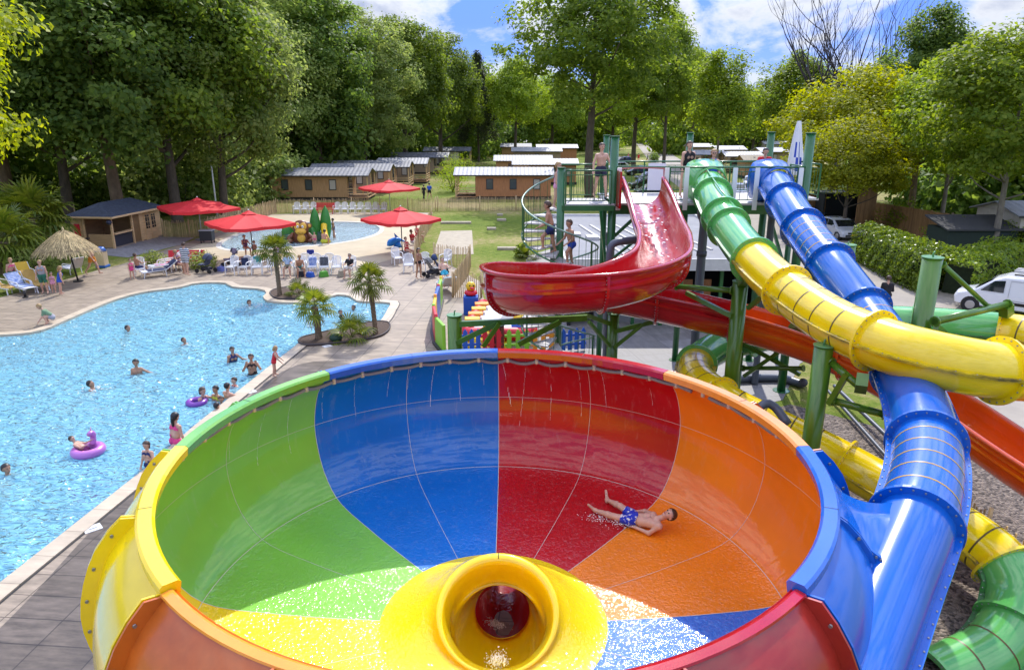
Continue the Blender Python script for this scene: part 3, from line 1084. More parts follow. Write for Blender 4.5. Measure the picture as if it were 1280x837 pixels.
def tube_slide(root, ctl, r, sections, stripes_mat, nn=30):
    """sections: (share of length, material, number of ring lines)"""
    pts = spline(ctl, 0.05)
    cum = [0]
    for i in range(1, len(pts)):
        cum.append(cum[-1] + (pts[i] - pts[i - 1]).length)
    Lt = cum[-1]
    fr = frames(pts)
    ci = [min(range(len(pts)), key=lambda q: (pts[q] - Vector(c)).length) for c in ctl]

    def at(u):
        a = min(int(u), len(ci) - 2)
        return int(round(ci[a] + (ci[a + 1] - ci[a]) * (u - a)))
    pos = 0
    for k, (share, m, nst, fl) in enumerate(sections):
        i0, i1 = at(pos), at(share)
        pos = share
        if i1 - i0 < 2:
            continue
        mb = MB()
        idx = list(range(i0, i1 + 1))
        st = set()
        if nst:
            for q in range(nst):
                c = i0 + int((i1 - i0) * (q + 1) / (nst + 1))
                st.add(c - i0)
        vs, fs, ms = [], [], []
        for i in idx:
            p, t, s, u = fr[i]
            for a in range(nn):
                ang = 2 * PI * a / nn
                vs.append(p + s * (r * math.cos(ang)) + u * (r * math.sin(ang)))
        for j in range(len(idx) - 1):
            for a in range(nn):
                fs.append((j * nn + a, j * nn + (a + 1) % nn, (j + 1) * nn + (a + 1) % nn, (j + 1) * nn + a))
                ms.append(0)
        mb.add(vs, fs, ms, True)
        for c in st:                                   # thin coloured ring lines moulded round the tube
            i = i0 + c
            p, t, s, u = fr[i]
            v2, f2 = [], []
            for a in range(nn):
                ang = 2 * PI * a / nn
                d = s * math.cos(ang) + u * math.sin(ang)
                v2 += [p + d * (r + 0.003) - t * 0.016, p + d * (r + 0.003) + t * 0.016]
            f2 = [(2 * a, 2 * ((a + 1) % nn), 2 * ((a + 1) % nn) + 1, 2 * a + 1) for a in range(nn)]
            mb.add(v2, f2, 1, True)
        sec = mb.build('tube_section', [m, stripes_mat], root)
        # the two half shells are bolted along both sides
        for sd in (-1, 1):
            sb = MB()
            vs, fs = [], []
            for i in idx:
                p, t, s, u = fr[i]
                for (a, b) in ((r - .01, -.022), (r + .075, -.022), (r + .075, .022), (r - .01, .022)):
                    vs.append(p + s * (sd * a) + u * b)
            for j in range(len(idx) - 1):
                for a in range(4):
                    fs.append((j * 4 + a, j * 4 + (a + 1) % 4, (j + 1) * 4 + (a + 1) % 4, (j + 1) * 4 + a))
            sb.add(vs, fs, 0)
            for i in idx[2::4]:
                p, t, s, u = fr[i]
                c = p + s * (sd * (r + .045))
                sb.cyl(c - u * .034, c + u * .034, .011, n=5, mi=1)
            so = sb.build('side_seam', [GRIME.get(m.name, m), BOLT], sec)
            bm_fix(so)
        if fl:
            ring_flange(root, fr[i1], r, m)
    return fr


def ring_flange(root, f, r, m, w=0.10, th=0.05):
    p, t, s, u = f
    fb = MB()
    n = 36
    vs, fs = [], []
    for a in range(n):
        ang = 2 * PI * a / n
        d = s * math.cos(ang) + u * math.sin(ang)
        for (rr, tt) in ((r - .01, -th / 2), (r + w, -th / 2), (r + w, th / 2), (r - .01, th / 2)):
            vs.append(p + d * rr + t * tt)
    for a in range(n):
        b = (a + 1) % n
        for k in range(4):
            fs.append((a * 4 + k, a * 4 + (k + 1) % 4, b * 4 + (k + 1) % 4, b * 4 + k))
    fb.add(vs, fs, 0)
    for a in range(24):
        ang = 2 * PI * (a + .5) / 24
        d = s * math.cos(ang) + u * math.sin(ang)
        c = p + d * (r + w * .55)
        fb.cyl(c - t * (th / 2 + .012), c + t * (th / 2 + .012), .013, n=6, mi=1)
    o = fb.build('ring_flange', [m, BOLT], root)
    bm_fix(o)
    return o


def mouth(root, p, t, r, m):
    """flared square mouth that joins a tube to the start platform"""
    s = Vector(t).cross(Vector((0, 0, 1))).normalized()
    u = Vector((0, 0, 1))
    n = 32
    mb = MB()
    vs, fs = [], []
    stages = [(0, 0.62, 0.55), (0.30, 0.60, 0.3), (0.55, 0.52, 0.05), (0.8, r, 0)]
    for (d, rr, sq) in stages:
        for a in range(n):
            ang = 2 * PI * a / n
            c, sn = math.cos(ang), math.sin(ang)
            k = 1 / max(abs(c), abs(sn))
            q = (1 - sq) + sq * min(k, 1.30)
            vs.append(p + Vector(t) * d + s * (rr * c * q) + u * (rr * sn * q))
    for i in range(3):
        for a in range(n):
            fs.append((i * n + a, i * n + (a + 1) % n, (i + 1) * n + (a + 1) % n, (i + 1) * n + a))
    mb.add(vs, fs, 0, True)
    o = mb.build('entry_mouth', m, root)
    so = o.modifiers.new('thick', 'SOLIDIFY'); so.thickness = 0.03
    return o


TR = 0.47
# blue tube: from the platform down into the bowl
b_ctl = [W(970, 233, 21.3), W(986, 258, 19.6), W(1010, 295, 17.8), W(1043, 338, 16.2), W(1080, 388, 14.9), W(1115, 440, 13.5), W(1140, 490, 12.2), W(1155, 540, 11.0),
         W(1158, 590, 10.0), W(1143, 655, 9.0), W(1110, 735, 8.2), W(1070, 835, 7.35), (2.85, 5.12, 2.98), (2.0, 4.55, 2.86), (0.9, 4.2, 2.78)]
blue = thing('blue_tube_slide', 'closed blue tube slide with amber ring lines, running from the tower into the big bowl', 'slide', (0, 0, 0))
blue_fr = tube_slide(blue, b_ctl, TR, [(.8, BLUE, 0, True), (1.75, BLUE, 0, True), (2.85, BLUE, 5, True), (4.0, BLUE, 0, True), (5.5, BLUE, 3, True), (7.3, BLUE, 0, True), (9.0, BLUE, 5, True), (14, BLUE, 0, False)], BLIN)
mouth(blue, b_ctl[0] + Vector((0, 0.75, 0.12)), Vector((0.05, -1, -0.1)).normalized(), TR, BLUE)

fa = MB()
fcols, fn_ = [], 10
bpts = spline(b_ctl, 0.05)
for deg in range(-10, -78, -4):
    a = rad(deg)
    d = Vector((math.cos(a), math.sin(a), 0))
    rim_p = Vector((BC.x, BC.y, 0)) + d * 4.275 + Vector((0, 0, 4.17))
    near = min((q for q in bpts if q.z < 4.2), key=lambda q: abs(math.atan2(q.y - BC.y, q.x - BC.x) - a))
    rr_ = math.hypot(near.x - BC.x, near.y - BC.y)
    tgt = Vector((BC.x, BC.y, 0)) + d * (rr_ - .10) + Vector((0, 0, near.z + TR * .93))
    if tgt.z > rim_p.z - .05: tgt.z = rim_p.z - .05
    col = []
    for k in range(fn_ + 1):
        t_ = k / fn_
        q = rim_p.lerp(tgt, t_)
        q.z -= .16 * math.sin(PI * t_) * min(1, (tgt - rim_p).length)
        col.append(q)
    fcols.append(col)
vs = [q for c_ in fcols for q in c_]
fs = []
for i in range(len(fcols) - 1):
    for k in range(fn_):
        fs.append((i * (fn_ + 1) + k, i * (fn_ + 1) + k + 1, (i + 1) * (fn_ + 1) + k + 1, (i + 1) * (fn_ + 1) + k))
fa.add(vs, fs, 0, True)
fl_ = MB()
col = fcols[3]
for i in range(len(col) - 1):
    pass
hgt_ = [.03 + .09 * math.sin(PI * min(1, (i + 1) / len(col)) * .9) for i in range(len(col))]
d_ = Vector((math.sin(rad(-22)), -math.cos(rad(-22)), 0)) * -1
vs2 = []
for q, h_ in zip(col, hgt_):
    vs2 += [q + d_ * .03 - Vector((0, 0, .02)), q - d_ * .03 - Vector((0, 0, .02)), q - d_ * .03 + Vector((0, 0, h_)), q + d_ * .03 + Vector((0, 0, h_))]
fs2 = []
for i in range(len(col) - 1):
    for k in range(4):
        fs2.append((i * 4 + k, i * 4 + (k + 1) % 4, (i + 1) * 4 + (k + 1) % 4, (i + 1) * 4 + k))
fl_.add(vs2, fs2)
for q, h_ in list(zip(col, hgt_))[1:]:
    fl_.cyl(q - d_ * .045 + Vector((0, 0, h_ * .6)), q + d_ * .045 + Vector((0, 0, h_ * .6)), .016, n=6, mi=1)
fo = fa.build('entry_fairing', BLUE, bowl)
ff = fl_.build('bolted_flange', [BLUE, BOLT], fo); bm_fix(ff); fo.location = (-BC.x, -BC.y, 0); bm_fix(fo)
sf = fo.modifiers.new('thick', 'SOLIDIFY'); sf.thickness = .03
# green and yellow tube: sweeps out to the right, comes back and dives under the bowl
gy_ctl = [W(887, 233, 21.3), W(898, 262, 19.5), W(922, 300, 17.8), W(957, 340, 16.0), W(1000, 375, 14.6), W(1050, 407, 13.4), W(1110, 432, 12.4), W(1170, 449, 11.8), W(1240, 462, 11.6), W(1310, 466, 12.1),
          W(1352, 452, 13.3), W(1335, 434, 14.6), W(1275, 420, 15.6), W(1200, 412, 16.3), W(1130, 407, 17.0), W(1050, 405, 17.8), W(1000, 410, 19.0), W(948, 420, 20.4), W(905, 431, 20.7), W(874, 450, 19.9),
          W(872, 474, 18.6), W(908, 504, 17.2), W(965, 533, 16.6), W(1030, 565, 16.0), W(1090, 598, 15.3), W(1150, 632, 14.2), W(1210, 668, 13.2), W(1256, 708, 12.6), W(1270, 757, 12.2), W(1240, 812, 11.8), W(1165, 850, 11.5)]
gyt = thing('green_and_yellow_tube_slide', 'closed tube slide, green at the top then yellow, looping out right and back below', 'slide', (0, 0, 0))
gy_fr = tube_slide(gyt, gy_ctl, TR, [(.45, GREEN, 0, True), (1.25, GREEN, 0, True), (1.6, GREEN, 0, True), (2.62, GREEN, 0, True), (3.65, YELLOW, 0, True), (5.75, YELLOW, 4, True), (8.1, YELLOW, 0, True), (10.0, YELLOW, 4, True), (12.35, YELLOW, 5, True), (13.8, GREEN, 0, True), (15.5, GREEN, 0, True), (17.2, GREEN, 0, True), (19.2, GREEN, 0, True), (20.8, YELLOW, 4, True), (23.4, YELLOW, 4, True), (24.9, YELLOW, 0, True), (26.9, YELLOW, 4, True), (28.4, GREEN, 0, True), (30, GREEN, 2, True)], DYEL)
mouth(gyt, gy_ctl[0] + Vector((0, 0.75, 0.12)), Vector((0.05, -1, -0.1)).normalized(), TR, GREEN)
hb = MB(); hb.tube(spline([gy_ctl[0] + Vector((-.1, .3, .56)), gy_ctl[1] + Vector((.0, 0, .56)), gy_ctl[1] + Vector((.22, -1.2, .0)) + Vector((0, 0, .05))], .2), 0.025, 6)
hb.build('water_feed_pipe', GREEN, gyt)

# ------------------------------------------------------------------ open red and orange chute
def chute(root, name, ctl, sections, wl=0.55, hl=0.52, hr=0.52, extra=None):
    """U-shaped trough; extra(k) gives the added height of the (left, right) wall at share k of the run"""
    pts = spline(ctl, 0.12)
    cum = [0]
    for i in range(1, len(pts)):
        cum.append(cum[-1] + (pts[i] - pts[i - 1]).length)
    Lt = cum[-1]
    fr = frames(pts)
    tot = sum(s[0] for s in sections)
    pos = 0

    def prof(k, th=0.0, ribw=0.0):
        el, er = extra(k) if extra else (0, 0)
        P = []
        for a in range(0, 13):                          # round bottom, left to right
            ang = PI + PI * a / 12
            P.append(((wl + th) * math.cos(ang), wl + (wl + th) * math.sin(ang)))
        left = [(-(wl + th), wl + (hl - 0.25) * 0.5 + el * .5), (-(wl + th), wl + hl - .25 + el)]
        right = [((wl + th), wl + hr - .25 + er), ((wl + th), wl + (hr - .25) * .5 + er * .5)]
        return list(reversed(left)) + P + list(reversed(right))
    for share, m, fl in sections:
        i0 = min(range(len(cum)), key=lambda q: abs(cum[q] - pos))
        pos += share / tot * Lt
        i1 = min(range(len(cum)), key=lambda q: abs(cum[q] - pos))
        mb = MB()
        vs, fs, ms = [], [], []
        npf = len(prof(0))
        for i in range(i0, i1 + 1):
            p, t, s, u = fr[i]
            k = cum[i] / Lt
            pin_, pout = prof(k), prof(k, .03)
            ring_ = [p + s * a + Vector((0, 0, 1)) * b for a, b in pin_]
            # rolled lips on both walls
            l1, r1 = pin_[0], pin_[-1]
            lipR = [(r1[0], r1[1]), (r1[0] + .02, r1[1] + .035), (r1[0] + .11, r1[1] + .03), (r1[0] + .12, r1[1] - .03), (r1[0] + .03, r1[1] - .035)]
            lipL = [(-(a - r1[0]) + l1[0], b - r1[1] + l1[1]) for a, b in lipR]
            loop = [q for q in pin_] + lipR[1:] + list(reversed(pout))[1:-1] + list(reversed(lipL))[:-1]
            for a, b in loop:
                vs.append(p + s * a + Vector((0, 0, b)))
            nl = len(loop)
        for j in range(i1 - i0):
            for a in range(nl):
                b = (a + 1) % nl
                fs.append((j * nl + a, j * nl + b, (j + 1) * nl + b, (j + 1) * nl + a))
                ms.append(1 if a < npf - 1 else 0)
        mb.add(vs, fs, ms, True)
        sec = mb.build('chute_section', [m[0], m[1]], root)
        # moulded rib along the outside where the upper wall is bolted to the lower shell
        for sd in (-1, 1):
            rb = MB()
            v2, f2 = [], []
            for i in range(i0, i1 + 1):
                p, t, s, u = fr[i]
                for a, b in ((wl + .02, wl + .02), (wl + .10, wl + .0), (wl + .10, wl + .06), (wl + .02, wl + .10)):
                    v2.append(p + s * (sd * a) + Vector((0, 0, b)))
            for j in range(i1 - i0):
                for a in range(4):
                    b = (a + 1) % 4
                    f2.append((j * 4 + a, j * 4 + b, (j + 1) * 4 + b, (j + 1) * 4 + a))
            rb.add(v2, f2, 0)
            ro = rb.build('side_rib', m[0], sec); bm_fix(ro)
        if fl:                                            # U-shaped bolted flange at the section joint
            p, t, s, u = fr[i1]
            k = cum[i1] / Lt
            a_, b_ = prof(k, .03), prof(k, .03 + .085)
            fb = MB()
            v3 = []
            for q in (a_, b_):
                for (x, y) in q:
                    v3.append(p + s * x + Vector((0, 0, y)) - t * .03)
            for q in (a_, b_):
                for (x, y) in q:
                    v3.append(p + s * x + Vector((0, 0, y)) + t * .03)
            n = len(a_)
            f3 = []
            for a in range(n - 1):
                f3 += [(a, a + 1, n + a + 1, n + a), (2 * n + a, 3 * n + a, 3 * n + a + 1, 2 * n + a + 1), (n + a, n + a + 1, 3 * n + a + 1, 3 * n + a)]
            fb.add(v3, f3, 0)
            for a in range(n - 1):
                for q in (0.25, .75):
                    x = (a_[a][0] * (1 - q) + a_[a + 1][0] * q + b_[a][0] * (1 - q) + b_[a + 1][0] * q) / 2
                    y = (a_[a][1] * (1 - q) + a_[a + 1][1] * q + b_[a][1] * (1 - q) + b_[a + 1][1] * q) / 2
                    c = p + s * x + Vector((0, 0, y))
                    fb.cyl(c - t * .042, c + t * .042, .012, n=5, mi=1)
            fo = fb.build('bolted_flange', [m[0], BOLT], sec); bm_fix(fo)
    return fr


RWET = wet('wet_red_chute', (0.44, 0.006, 0.010), 0.5, 10, 0.10)
OWET = wet('damp_orange_chute', (0.72, 0.10, 0.006), 0.12, 6, 0.14)
redc = thing('red_and_orange_open_chute', 'open trough slide, red curling loop by the tower then orange run to the right', 'slide', (0, 0, 0))
# start straight, tight left-hand curl, back underneath itself and off to the right
r_ctl = [(3.90, 21.6, 6.05), (3.90, 20.4, 5.72), (3.87, 18.9, 5.22), (3.75, 17.4, 4.98), (3.35, 16.0, 4.80), (2.4, 15.15, 4.64), (1.25, 15.0, 4.50), (0.2, 15.5, 4.34), (-0.10, 16.7, 4.14), (0.5, 17.8, 3.88),
         (1.7, 18.45, 3.74), (3.1, 18.55, 3.48), (4.6, 18.35, 3.20), (6.1, 17.95, 2.92), (7.6, 17.2, 2.60), (8.75, 16.1, 2.22), (9.6, 14.7, 1.82), (10.3, 13.1, 1.36), (10.95, 11.4, 1.02), (11.6, 9.8, 0.70), (12.25, 8.0, 0.38), (12.9, 6.0, 0.16)]


def rex(k):
    bank = max(0, 1 - abs(k - 0.36) / 0.16)
    return (0.26 * bank, -0.16 * bank)


chute(redc, 'chute', r_ctl, [(2.8, (RED, RWET), False), (2.6, (RED, RWET), True), (2.0, (RED, RWET), True), (2.2, (RED, RWET), True), (2.6, (RED, RWET), True), (3.0, (RED, RWET), True), (2.0, (RED, RWET), True),
      (2.8, (TOR, OWET), True), (3.0, (TOR, OWET), True), (2.8, (TOR, OWET), True), (2.2, (TOR, OWET), True), (3.6, (TOR, OWET), False)], extra=rex)
hoop = MB()
hoop.tube(spline([(3.25, 21.72, 6.3), (3.25, 21.72, 7.02), (3.4, 21.72, 7.14), (4.4, 21.72, 7.14), (4.55, 21.72, 7.02), (4.55, 21.72, 6.3)], .12), 0.032, 8)
hoop.build('grab_hoop', mat('faded_red_rail', (0.50, 0.20, 0.19), 0.35), redc)
sidep = MB(); sidep.box((3.16, 21.35, 6.55), (0.06, 0.7, 1.05)); sidep.build('side_board', RED, redc)
gush = MB()
for k in range(70):
    t = random.random()
    y = 21.4 - 4.6 * t
    gush.sphere((3.9 + random.uniform(-.42, .42), y, 6.05 - 1.2 * (21.4 - y) / 4.4 + .12 + random.uniform(0, .03)), random.uniform(.02, .06), 5, sz=(1, random.uniform(1, 3), .25))
tag(gush.build('rushing_water', mat('white_foam', (1, 1, 1)), redc), kind='stuff')
# ------------------------------------------------------------------ the start tower
DK = 6.10
TX0, TX1, TY0, TY1 = 3.05, 8.83, 21.8, 24.9
tower = thing('slide_tower', 'green steel start tower with railed deck, spiral stair and posts above the slide mouths', 'tower', (0, 0, 0))
PURP = mat('pale_deck_board', (0.50, 0.47, 0.45), 0.6, var=0.15, vscale=4)
GRATE = mat('worn_white_grating', (0.46, 0.44, 0.42), 0.5, var=0.25, vscale=18)
for (x, y, top, w) in ((TX0, TY0, 8.03, .25), (TX1, TY0, 8.12, .27), (3.2, TY1, 8.0, .2), (6.02, TY1, 8.08, .22), (8.75, TY1, 8.1, .24), (9.75, TY1, 6.1, .2)):
    c = MB()
    c.cyl((x, y, 0), (x, y, top), w / 2, n=16)
    c.cyl((x, y, top), (x, y, top + .03), w / 2 + .02, n=16)
    c.cyl((x, y, 0), (x, y, .03), w, n=12)
    c.build('column', GSTEEL, tower)
d = MB(); d.box(((TX0 + TX1) / 2, (TY0 + TY1) / 2, DK - .03), (TX1 - TX0 + .2, TY1 - TY0 + .2, .06)); d.box((9.4, 24.0, DK - .03), (.9, 1.8, .06))
d.build('deck', GRATE, tower)
for a, b in (((TX0, TY0 - .05), (TX1, TY0 - .05)), ((TX0, TY1), (TX1, TY1)), ((TX0, TY0), (TX0, TY1)), ((TX1, TY0), (TX1, TY1)), ((6, TY0), (6, TY1))):
    MB().bar((a[0], a[1], DK - .2), (b[0], b[1], DK - .2), .12, .26).build('deck_beam', GSTEEL, tower)
for a, b in (((TX0, TY0, 3.2), (TX0, TY1, 5.7)), ((TX1, TY0, 3.2), (TX1, TY1, 5.7)), ((TX0, TY1, 3.4), (6, TY1, 5.8)), ((8.75, TY1, 3.4), (6.1, TY1, 5.8)), ((TX0, TY0, 5.0), (TX0 + .9, TY0, 5.85)), ((TX1, TY0, 5.0), (TX1 - .9, TY0, 5.85))):
    MB().bar(a, b, .09).build('brace', GSTEEL, tower)


def railing(p0, p1, root, h=1.06, bars=.115, name='railing', mat_=None, zb=0.1, m2=None):
    p0, p1 = Vector(p0), Vector(p1)
    r = MB()
    up = Vector((0, 0, 1))
    r.cyl(p0 + up * h, p1 + up * h, .026, n=8)
    r.cyl(p0 + up * (h - .13), p1 + up * (h - .13), .014, n=6)
    r.cyl(p0 + up * zb, p1 + up * zb, .016, n=6)
    n = max(1, int((p1 - p0).length / bars))
    for k in range(n + 1):
        q = p0.lerp(p1, k / n)
        r.bar(q + up * zb, q + up * (h - .13), .014)
    m = max(1, round((p1 - p0).length / 1.3))
    for k in range(m + 1):
        q = p0.lerp(p1, k / m)
        r.bar(q, q + up * h, .045)
    return r.build(name, mat_ or GSTEEL, root)


y = TY0 - .08
for x0, x1 in ((4.72, 5.2), (6.62, 7.35), (8.55, 8.75)):
    railing((x0, y, DK), (x1, y, DK), tower, bars=.2)
tr_ = MB(); tr_.cyl((TX0, y, DK + 1.06), (TX1, y, DK + 1.06), .03, n=8); tr_.build('top_rail', GSTEEL, tower)
railing((TX0, TY1, DK), (6.0, TY1, DK), tower, bars=.2); railing((6.1, TY1, DK), (TX1, TY1, DK), tower, bars=.2)
railing((TX1, TY0, DK), (TX1, 23.1, DK), tower, bars=.2); railing((9.8, 23.1, DK), (9.8, TY1, DK), tower, bars=.2)
railing((TX0 + .05, 23.6, DK), (TX0 + .05, TY1, DK), tower, bars=.2)
for x in (3.2, 4.62, 5.22, 6.66, 7.32, 8.62):
    b = MB(); b.box((x, y - .05, DK + .42), (.14, .035, 1.25)); b.build('white_side_board', WHITEP, tower, bevel=.006)
b = MB(); b.box((4.95, TY1 - .06, DK + .55), (.6, .03, .9)); b.build('white_notice_board', mat('lilac_white_board', (.70, .68, .74), .4), tower)

# landing and spiral stair round the tall post
SPX, SPY = 1.46, 21.55
lan = MB(); lan.box((2.33, 22.35, DK - .03), (1.5, 1.7, .06)); lan.build('landing', GRATE, tower)
lb = MB(); lb.bar((1.45, 21.48, DK - .12), (3.05, 21.48, DK - .12), .08, .16); lb.bar((1.45, 23.2, DK - .12), (3.05, 23.2, DK - .12), .08, .16); lb.build('landing_beam', GSTEEL, tower)
railing((1.6, 21.5, DK), (2.95, 21.5, DK), tower, h=.98)
railing((1.5, 23.2, DK), (3.0, 23.2, DK), tower, h=1.06)
stair = MB(); stair.cyl((SPX, SPY, 0), (SPX, SPY, 7.15), .115, n=16); stair.cyl((SPX, SPY, 7.15), (SPX, SPY, 7.17), .13, n=16)
st_o = stair.build('stair_post', GSTEEL, tower)
RISE, DA = .196, rad(25.0)
nst = 31
a_top = rad(70)
rail_pts, base_pts = [], []
SR = 1.16
for k in range(nst):
    a = a_top + (nst - 1 - k) * -1 * DA * -1 if False else a_top - 0
    kk = nst - 1 - k                                     # steps counted down from the top; the stair climbs clockwise
    a = a_top + kk * DA
    z = RISE * (k + 1)
    if z > DK:
        z = DK
    s = MB()
    v = [(.10, a - DA * .5), (SR, a - DA * .62), (SR, a + DA * .62), (.10, a + DA * .5)]
    top = [(SPX + r * math.cos(t), SPY + r * math.sin(t), z) for r, t in v]
    bot = [(p[0], p[1], z - .045) for p in top]
    s.add(top + bot, [(0, 1, 2, 3), (7, 6, 5, 4), (0, 4, 5, 1), (1, 5, 6, 2), (2, 6, 7, 3), (3, 7, 4, 0)])
    s.build('step', GRATE, tower)
    rail_pts.append(Vector((SPX + SR * math.cos(a), SPY + SR * math.sin(a), z + .95)))
    base_pts.append(Vector((SPX + SR * math.cos(a), SPY + SR * math.sin(a), z - .06)))
hr = MB(); hr.tube(spline(rail_pts, .12), .028, 8); hr.build('stair_handrail', mat('worn_handrail', (.16, .27, .20), .35, metal=.2, var=.3, vscale=3), tower)
sg = MB(); sg.tube(spline(base_pts, .12), .03, 6)
rp_ = spline(rail_pts, .2); bp_ = spline(base_pts, .2)
n = min(len(rp_), len(bp_))
for k in range(0, n, 1):
    sg.bar(bp_[k], rp_[k], .013)
for k in range(0, len(rail_pts), 5):
    sg.bar(base_pts[k], rail_pts[k], .05)
sg.build('stair_balustrade', GSTEEL, tower)

# grey feed pipes on the tower and on the ground
def feed_pipe(label, pts, r=.10, collars=()):
    t = thing('feed_pipe', label, 'pipe', (0, 0, 0))
    MB().tube(spline(pts, .08), r, 14).build('pipe', GREYPIPE, t)
    for a, b in collars:
        MB().cyl(a, b, r + .025, n=14).build('collar', mat('dark_pipe_collar', (.05, .06, .075), .4), t)
    return t


x, yv = W(762, 330, 19.6).x, W(762, 330, 19.6).y
feed_pipe('thick grey feed pipe rising beside the tower and bending in under the red chute', [(x, yv, 0), (x, yv, 2), (x, yv, 4.0), (x, yv, 5.05), (x + .12, yv + .03, 5.28), (x + .45, yv + .1, 5.33), (x + .95, yv + .3, 5.33)], .105, [((x, yv, 3.0), (x, yv, 3.12))])
x, yv = W(876, 330, 21.4).x, W(876, 330, 21.4).y
feed_pipe('thick grey feed pipe standing under the green tube mouth', [(x, yv, 0), (x, yv, 3), (x, yv, 5.0), (x, yv, 5.6), (x - .1, yv, 5.85), (x - .1, yv - .1, 6.05)], .13, [((x, yv, 4.6), (x, yv, 4.75)), ((x, yv, 3.4), (x, yv, 3.5))])
x, yv = W(607, 0, 20.9).x, 0
px_ = W(962, 300, 22.5)
feed_pipe('grey feed pipe standing under the blue tube mouth', [(px_.x, px_.y, 0), (px_.x, px_.y, 4.5), (px_.x, px_.y, 5.6), (px_.x, px_.y - .3, 5.95)], .11)
feed_pipe('dark grey pipe lying along the edge of the bark bed', [G(905, 474, .15), G(970, 472, .15), G(1004, 480, .15)], .13)
feed_pipe('grey pipe standing at the corner of the yard behind the bowl', [G(1004, 478, .1), G(1004, 478, .9), G(1004, 478, 1.7)], .12)
a, b = G(1043, 482, .3), G(1110, 546, .25)
feed_pipe('upper of the two loose grey pipes over the bark', [a, (a + b) / 2, b], .06)
a, b = G(1035, 488, .2), G(1108, 570, .15)
feed_pipe('lower of the two loose grey pipes over the bark', [a, (a + b) / 2, b], .05)
feed_pipe('short grey bent pipe poking up behind the orange rim of the bowl', [W(940, 520, 14.6), W(955, 505, 14.6), W(968, 508, 14.6), W(985, 530, 14.4)], .09)


# ------------------------------------------------------------------ posts that carry the slides
def slide_post(label, px, py_top, Z, w, arms=(), stud=True):
    top = W(px, py_top, Z)
    t = thing('slide_support', label, 'support post', (top.x, top.y, 0), group=None)
    p = MB()
    p.cyl((0, 0, 0), (0, 0, top.z), w / 2, n=24)
    p.cyl((0, 0, 0), (0, 0, .04), w * .9, n=20)
    p.build('post', GPOST, t)
    c = MB(); c.cyl((0, 0, top.z), (0, 0, top.z + .02), w / 2 + .015, n=24)
    if stud:
        c.tube([(0, 0, top.z), (0, 0, top.z + .10), (.03, 0, top.z + .13)], .018, 6)
    c.build('cap_plate', mat('pale_green_cap', (.10, .27, .10), .3), t)
    for kind, a, b, r in arms:
        q = MB()
        A, B = Vector(a) - Vector((top.x, top.y, 0)), Vector(b) - Vector((top.x, top.y, 0))
        if kind == 'tube':
            q.cyl(A, B, r, n=12)
            e = (B - A).normalized()
            q.cyl(B - e * .03, B, r * 1.5, n=10); q.cyl(A, A + e * .05, r * 1.5, n=10)
        else:
            q.bar(A, B, r * 1.6, r * 2)
        q.build('arm' if kind == 'tube' else 'strut', GPOST, t)
    return t


slide_post('green post left of the tower, holding the curl of the red chute', 559 + 9, 394, 17.7, .36,
           [('bar', W(570, 405, 17.7), W(734, 397, 17.2), .07), ('bar', W(572, 428, 17.7), W(622, 404, 17.5), .06), ('bar', W(604, 433, 17.5), W(624, 404, 17.4), .05), ('bar', W(648, 430, 17.3), W(700, 402, 17.2), .06)])
slide_post('green post behind the back rim of the bowl, under the red chute', 767, 392, 19.6, .31,
           [('bar', W(768, 414, 19.6), W(816, 402, 19.4), .06), ('bar', W(768, 434, 19.6), W(805, 404, 19.4), .045), ('bar', W(764, 405, 19.6), W(716, 388, 18.5), .06), ('bar', W(762, 432, 19.6), W(736, 402, 18.4), .045)])
slide_post('green post that carries the joint between the green and yellow tube', 926, 352, 17.4, .37,
           [('tube', W(916, 363, 17.5), W(845, 358, 18.6), .07), ('bar', W(915, 395, 17.5), W(858, 366, 18.6), .055), ('bar', W(935, 385, 17.3), W(957, 368, 16.4), .05), ('bar', W(926, 352, 17.4), W(935, 345, 16.7), .14)])
slide_post('tall green post carrying the yellow tube above the bark bed', 1030, 432, 13.2, .345,
           [('tube', W(1038, 452, 13.2), W(1078, 486, 12.6), .07), ('bar', W(1036, 505, 13.2), W(1058, 468, 12.8), .05), ('tube', W(1040, 500, 13.2), W(1106, 518, 12.9), .07), ('bar', W(1076, 484, 12.6), W(1078, 474, 12.3), .12)])
slide_post('thick green post standing free beside the parked white van', 1166, 322, 14.4, .385,
           [('tube', W(1168, 402, 14.4), W(1260, 380, 15.4), .075), ('tube', W(1178, 330, 14.4), W(1236, 384, 15.2), .05), ('bar', W(1170, 408, 14.4), W(1184, 420, 15.6), .06), ('bar', W(1258, 382, 15.4), W(1258, 394, 15.5), .12)])
slide_post('small green post standing at the road edge under the blue tube', 1060, 306, 27.5, .6, stud=True)
pz = W(1225, 585, 13.5)
slide_post('green post under the orange end of the open chute', 925, 440, 19.8, .2, [('tube', W(928, 460, 19.8), W(1005, 460, 18.5), .06), ('bar', W(930, 430, 19.8), W(1000, 468, 18.6), .05), ('bar', W(930, 470, 19.8), W(985, 432, 18.6), .05)], stud=False)

